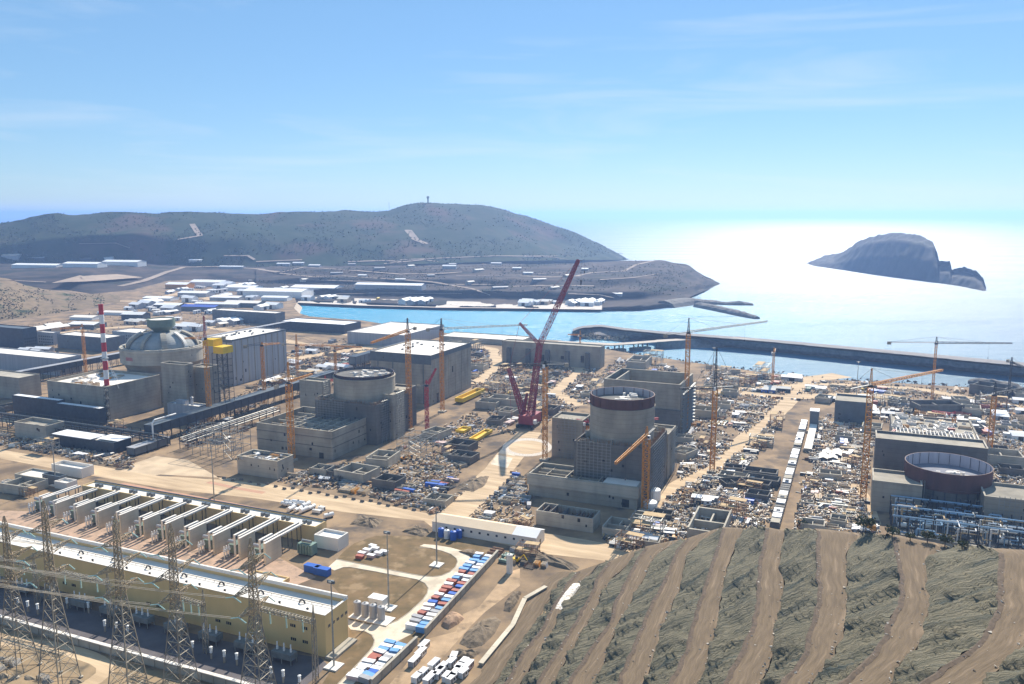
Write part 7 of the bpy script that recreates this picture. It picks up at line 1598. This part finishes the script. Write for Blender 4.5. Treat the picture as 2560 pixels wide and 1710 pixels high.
for k_, n_ in (('11', 50), ('12', 75), ('13', 40), ('14', 60), ('15', 40)): scatter(Z[k_], n_, YARD, ('site materials beside the dark gallery', 'site materials behind the dark-rimmed reactor', 'site materials beside the second turbine hall', 'site materials before the pump station', 'site materials along the upper edge of the dirt road')[int(k_) - 11], 40 + int(k_), (.6, 1.3), dens=.75)
Z['7'] = [(2470, 1095), (2560, 1105), (2560, 1290), (2480, 1250)]
scatter(Z['7'], 40, YARD, 'site materials beside the newest ring', 18)
scatter(Z['1'], 190, YARD, 'site materials in the yard between the reactors', 1, dens=.72)
scatter(Z['1b'], 80, YARD, 'site materials behind the long shed', 2, dens=.72)
scatter(Z['2'], 200, YARD, 'site materials round the crawler crane', 3, dens=.72)
scatter(Z['3'], 330, YARD, 'site materials in the yard of the roofless hall', 4, dens=.7)
scatter(Z['4'], 220, YARD, 'site materials above the terraced slope', 5, dens=.7)
scatter(Z['5'], 290, YARD, 'site materials beside the covered walkway', 6, dens=.7)
SH = YARD + [('shed', 'white grey tan', 3), ('shipping_container', 'red blue red white', 3)]
scatter(Z['6'], 280, SH, 'site materials in the shore yard', 7, (.7, 1.5), dens=.7)
scatter(Z['8'], 75, SH, 'site materials behind the turbine halls', 8, (1, 1.7))
scatter(Z['9'], 80, [('shed', 'white grey tan', 4), ('site_cabin', 'white pale', 3), ('shipping_container', 'white blue grey', 2), ('storage_tank', 'white', .4), ('parked_car', 'white dark', 1)], 'small buildings of the far plain', 9, (1.1, 2.4))
scatter(Z['10'], 80, [('shed', 'white white grey', 5), ('site_cabin', 'white pale', 3), ('shipping_container', 'white blue', 1)], 'small white buildings of the far yard', 10, (1.4, 3.4))
scatter([(760, 745), (1500, 758), (1500, 768), (900, 760), (760, 752)], 46, [('shed', 'white tan grey', 2), ('shipping_container', 'grey white green lime', 3), ('storage_tank', 'yellow white', .8), ('spoil_mound', 'brown', .6), ('beam_stack', 'tan', 1)], 'goods standing on the harbour quay', 11, (1.6, 2.8), z=-4.6, guard=False)
scatter([(130, 1205), (0, 1200), (0, 1240), (110, 1240)], 12, YARD, 'things on the dirt at the frame edge', 12)
scatter([(620, 1236), (700, 1250), (870, 1290), (860, 1320), (820, 1300), (640, 1262)], 12, [('shipping_container', 'white blue white', 3), ('generator_set', 'white', 1), ('storage_tank', 'white', 1)], 'containers along the lower edge of the dirt road', 13, (1, 1.2))
scatter([(440, 1120), (590, 1080), (690, 1040), (720, 1050), (640, 1060), (560, 1110)], 26, YARD, 'site materials under the steel frame', 14)
scatter([(0, 1000), (60, 1010), (330, 1075), (330, 1100), (180, 1080), (0, 1040)], 14, YARD, 'site materials among the pipe racks', 15)
scatter([(0, 1640), (120, 1690), (260, 1705), (0, 1705)], 26, [('beam_stack', 'pale tan grey', 3), ('spoil_mound', 'brown grey-brown', 2), ('formwork_stack', 'pale', 1)], 'scrap under the pylons', 16, (.5, .8))
scatter([(1230, 1370), (1420, 1395), (1400, 1420), (1300, 1430), (1220, 1400)], 14, YARD, 'site materials beyond the end of the long shed', 17, (.7, 1))
# on the decks
def on_deck(f, z, n, mix, group, seed, i0=.06, i1=.94, j0=.08, j1=.92):
    q = random.Random(seed)
    for _ in range(n):
        kind, cols, _w = q.choice(mix); p = f.p(f.la * q.uniform(i0, i1), f.lb * q.uniform(j0, j1)); s = q.uniform(.5, 1.0); put(kind, q.choice(cols.split()), p, R(AANG) + q.choice((0, math.pi / 2)) + q.gauss(0, .2), group, (s * q.choice((1, 1.6)), s, s * .8), guard=False, z=z)
DK = [('beam_stack', 'tan pale', 1), ('formwork_stack', 'tan pale orange', 1), ('formwork_box', 'tan pale', 1), ('generator_set', 'white', 1)]
on_deck(F_u1, F_u1.h - 2.2, 30, DK, 'materials on the roof of the chimney block', 1, .3); on_deck(F_u2, F_u2.h - 6, 26, DK, 'materials on the roofless auxiliary block', 2); on_deck(F_u3, F_u3.h - 5, 34, DK, 'materials on the wide unfinished block', 3)
on_deck(SK2, SK2.h - 3.5, 26, DK, 'materials on the lower storey round the dark-rimmed reactor', 6); on_deck(SK3, SK3.h - 3.5, 30, DK, 'materials on the lower storey round the maroon-rimmed reactor', 7); on_deck(F_an2, F_an2.h - 2.2, 24, DK, 'timber on the roadside annexe', 4); on_deck(F_h4, F_h4.h - 1.4, 60, DK + [('shipping_container', 'white pale red', 1), ('foundation_walls', 'pale', 1)], 'materials on the low turbine deck', 5, j0=.3)
# containers with their own parts along the yard wall
def container(p, rot, color, label, l=6., wd=2.5, h=2.6, z=0., cabin=False):
    root = empty('site_cabin' if cabin else 'shipping_container', (p.x, p.y, z), label, 'cabin' if cabin else 'container', 'containers along the yard wall'); root.rotation_euler = (0, 0, rot)
    def bld(mb, n, m_): 
        me = finish(mb, n, [m_]); o = bpy.data.objects.new(n, me); o.parent = root; COL.objects.link(o)
    m_ = CC[color]; mb = MB(); mb.lbox(-l / 2, l / 2, -wd / 2, wd / 2, .15, h - .1)
    if not cabin:
        n = int(l / .6)
        for k in range(n): x = -l / 2 + .2 + k * .6; mb.lbox(x, x + .28, -wd / 2 - .06, -wd / 2 - .002, .3, h - .25); mb.lbox(x, x + .28, wd / 2 + .002, wd / 2 + .06, .3, h - .25)
    bld(mb, 'body', m_); mb = MB(); mb.lbox(-l / 2 - .1, l / 2 + .1, -wd / 2 - .1, wd / 2 + .1, h - .098, h + .05); bld(mb, 'roof', M['roof_w'] if cabin or color in ('white', 'pale', 'pinkish') else m_)
    if cabin:
        mb = MB(); mb.lbox(-l / 2 + .5, -l / 2 + 1.4, -wd / 2 - .05, -wd / 2 - .002, .2, 2.2); bld(mb, 'door', M['clad_b'])
        for x in (-.2, 1.5): mb = MB(); mb.lbox(x, x + 1.1, -wd / 2 - .05, -wd / 2 - .002, 1.0, 1.9); bld(mb, 'window', M['window'])
    else:
        for s in (-1, 1): mb = MB(); mb.lbox(l / 2 + .002, l / 2 + .06, min(0, s * (wd / 2 - .1)) + .03, max(0, s * (wd / 2 - .1)) - .03, .25, h - .2); bld(mb, 'door', m_)
    return root
q = random.Random(77); w0, w1 = G(1064, 1592, 0), G(1246, 1392, 0); dw = (w1 - w0).normalized(); ow = Vector((-dw.y, dw.x, 0)); Lw = (w1 - w0).length
cols = ['sky-blue', 'sky-blue', 'white', 'pale', 'grey', 'grey', 'red', 'white', 'pinkish', 'blue', 'red', 'blue', 'red', 'pinkish', 'white', 'red', 'sky-blue', 'pinkish', 'white', 'sky-blue', 'sky-blue', 'white']
MK = ['near end', 'past near end', 'third along', 'before middle', 'middle', 'past middle', 'two-thirds along', 'before far end', 'far end']
for k in range(44):
    s = 3 + (Lw - 5) * (k // 2) / 22.; two = k % 2; c = cols[(k // 2 + two * 3) % len(cols)] if q.random() < .8 else q.choice(cols)
    p = w0 + dw * (s + two * 1.1) + ow * (3.6 + two * (5.0 + 1.2 * q.random())); cb = q.random() < .3 and c in ('white', 'pale', 'grey', 'pinkish')
    pos = MK[min(8, int(k / 44 * 9))]
    container(p, math.atan2(ow.y, ow.x) + q.gauss(0, .06), c, '%s %s %s, %s, farther yard wall' % (c, 'cabin' if cb else 'container', 'in the road-side row' if two else 'in the row against the wall', pos), l=q.choice((3.4, 4.2, 5)), cabin=cb, wd=2.2, h=q.uniform(2.3, 2.8))
w2, w3 = G(935, 1716, 0), G(1044, 1612, 0); d2 = (w3 - w2).normalized(); o2 = Vector((-d2.y, d2.x, 0)); L2 = (w3 - w2).length
for k in range(22):
    s = 1 + (L2 - 4) * (k // 2) / 11.; two = k % 2; c = q.choice(('pinkish', 'pinkish', 'white', 'pale', 'sky-blue', 'blue', 'grey', 'red')) if k < 16 else q.choice(('sky-blue', 'white', 'sky-blue'))
    container(w2 + d2 * s + o2 * (4.5 + two * 5.5), math.atan2(o2.y, o2.x) + q.gauss(0, .1), c, '%s container %s, %s of the lower yard wall' % (c, 'in the row by the road' if two else 'in the row against the wall', MK[min(8, int(k / 22 * 9))]), l=q.choice((3.6, 4.6, 5.2)), wd=2.3, h=q.uniform(1.6, 2.8))
for k, (u, v, c) in enumerate(((1042, 1702, 'white'), (1058, 1690, 'white'), (1075, 1704, 'white'), (1085, 1668, 'white'), (1098, 1690, 'white'), (1105, 1678, 'pale'), (1118, 1700, 'white'), (1128, 1664, 'white'), (1135, 1650, 'white'), (1140, 1690, 'white'), (1148, 1676, 'white'), (1160, 1664, 'white'), (1170, 1672, 'pinkish'), (1158, 1690, 'white'), (1128, 1705, 'pale'))):
    container(G(u, v, 0), R(AANG) + math.pi / 2 + q.gauss(0, .1), c, '%s cabin in the loose cluster on orange soil at the lower edge' % c, l=q.choice((4.5, 6, 7)), cabin=True)
for k, (u, v, c) in enumerate(((905, 1388, 'pinkish'), (918, 1380, 'white'), (928, 1394, 'pinkish'), (938, 1376, 'white'), (946, 1388, 'white'), (960, 1384, 'white'), (900, 1396, 'red'), (932, 1370, 'white'))):
    container(G(u, v, 0), R(AANG) + q.gauss(0, .05), c, '%s crate in the pale cluster on the grass of the upper road loop' % c, l=4.2, wd=2.4, h=1.8)
for k, (u, v) in enumerate(((782, 1430), (806, 1437))):
    container(G(u, v, 0), R(AANG), 'blue', 'dark blue trailer box parked behind the ochre hall, %s of two' % ('farther' if k else 'nearer the fire walls,'), l=8.5, wd=3.4, h=3.8)
for k, (u, v, c) in enumerate(((1020, 1622, 'concrete'), (1012, 1640, 'pale'), (996, 1660, 'grey'))):
    container(G(u + 40, v, 0), math.atan2(d2.y, d2.x), 'pale' if c == 'concrete' else c, '%s cabin on the orange track outside the lower yard wall' % ('beige' if c == 'concrete' else c), cabin=True)
# barrier blocks along the dirt road
for k in range(26):
    t = k / 25; u = 560 + 540 * t; v = 1196 + 88 * t + 3 * math.sin(k * 2.1); c = G(u, v, 0); mb = MB(); mb.hexa([tuple(c + AX * a + BX * b2) for a, b2 in ((-1.4, -.5), (1.4, -.5), (1.4, .5), (-1.4, .5))], [tuple(c + AX * a + BX * b2 + Vector((0, 0, 1.3))) for a, b2 in ((-1.3, -.2), (1.3, -.2), (1.3, .2), (-1.3, .2))])
    tag(mb.build('road_barrier', 'conc_d', loc=c), 'dark barrier block at the upper edge of the dirt road', 'barrier', 'barrier blocks along the dirt road')
# small loose debris: uncountable
M['debris_red'] = CC['red']; M['debris_tan'] = CC['tan']
mb = MB(); q = random.Random(99)
for zk, n in (('1', 5200), ('1b', 1500), ('2', 5200), ('3', 8500), ('4', 6500), ('5', 8000), ('6', 6000), ('7', 2500), ('11', 2200), ('12', 2800), ('13', 1500), ('14', 2000), ('15', 1800), ('8', 1600), ('9', 1200), ('10', 500)):
    poly = Z[zk]; us = [p[0] for p in poly]; vs = [p[1] for p in poly]; done = 0
    while done < n:
        u = q.uniform(min(us), max(us)); v = q.uniform(min(vs), max(vs))
        if not inside(poly, u, v): continue
        done += 1; p = G(u, v, 0)
        if in_foot(p, .2) or near_road(p, -2) or vnoise(Vector((p.x * .03, p.y * .03, 7))) + q.uniform(-.35, .35) < -.3: continue
        a = R(AANG) + q.choice((0, math.pi / 2)) + q.gauss(0, .12); dx = Vector((math.cos(a), math.sin(a), 0)); dy = Vector((-dx.y, dx.x, 0)); l = q.choice((.5, .8, 1.2, 1.8, 2.6, 4.0)) * q.uniform(.6, 1.3); w_ = q.uniform(.2, .8) if l > 1.5 else q.uniform(.4, 1.2); h = q.choice((.3, .5, .9, 1.4, 2.2)) * q.uniform(.5, 1.1)
        mb.box(p - dx * l / 2, dx, l, dy, w_, -.02, h, q.choice((0, 0, 0, 1, 1, 1, 2, 2, 2, 3, 3, 3, 4, 4, 4, 6, 6, 7, 7)))
tag(mb.build('debris', ['pale_stone', 'timber', 'conc_d', 'clad_d', 'debris_tan', 'debris_red', 'white', 'rust']), 'loose timber, blocks and scraps strewn thickly over the building yards', 'debris', kind='stuff')

# pieces that read alike: two or three are told apart by depth, more share one group
for lb_, os_ in ITEMS.items():
    n_ = len(os_)
    if n_ == 1: continue
    os_.sort(key=lambda o: -o.location.y)
    if n_ <= 3 and len(lb_.split()) <= 13:
        for o, wd_ in zip(os_, ('the farther', 'the nearer') if n_ == 2 else ('the farther', 'the middle one', 'the nearer')): o['label'] = lb_ + ', ' + wd_
    else:
        for o in os_: o['group'] = os_[0]['group']

# ------------------------------------------------------------------ haze: the air over the whole place
hm = bpy.data.materials.new('air'); hm.use_nodes = True; t = hm.node_tree; t.nodes.clear()
o_ = t.nodes.new('ShaderNodeOutputMaterial'); v_ = t.nodes.new('ShaderNodeVolumePrincipled')
v_.inputs['Color'].default_value = (.34, .54, .98, 1); v_.inputs['Density'].default_value = 0.95e-4; v_.inputs['Anisotropy'].default_value = .45
t.links.new(v_.outputs[0], o_.inputs['Volume'])
mb = MB(); mb.lbox(-41000, 41000, -1200, 43000, -15, 256)
hz = mb.build('haze', hm); hz['kind'] = 'stuff'
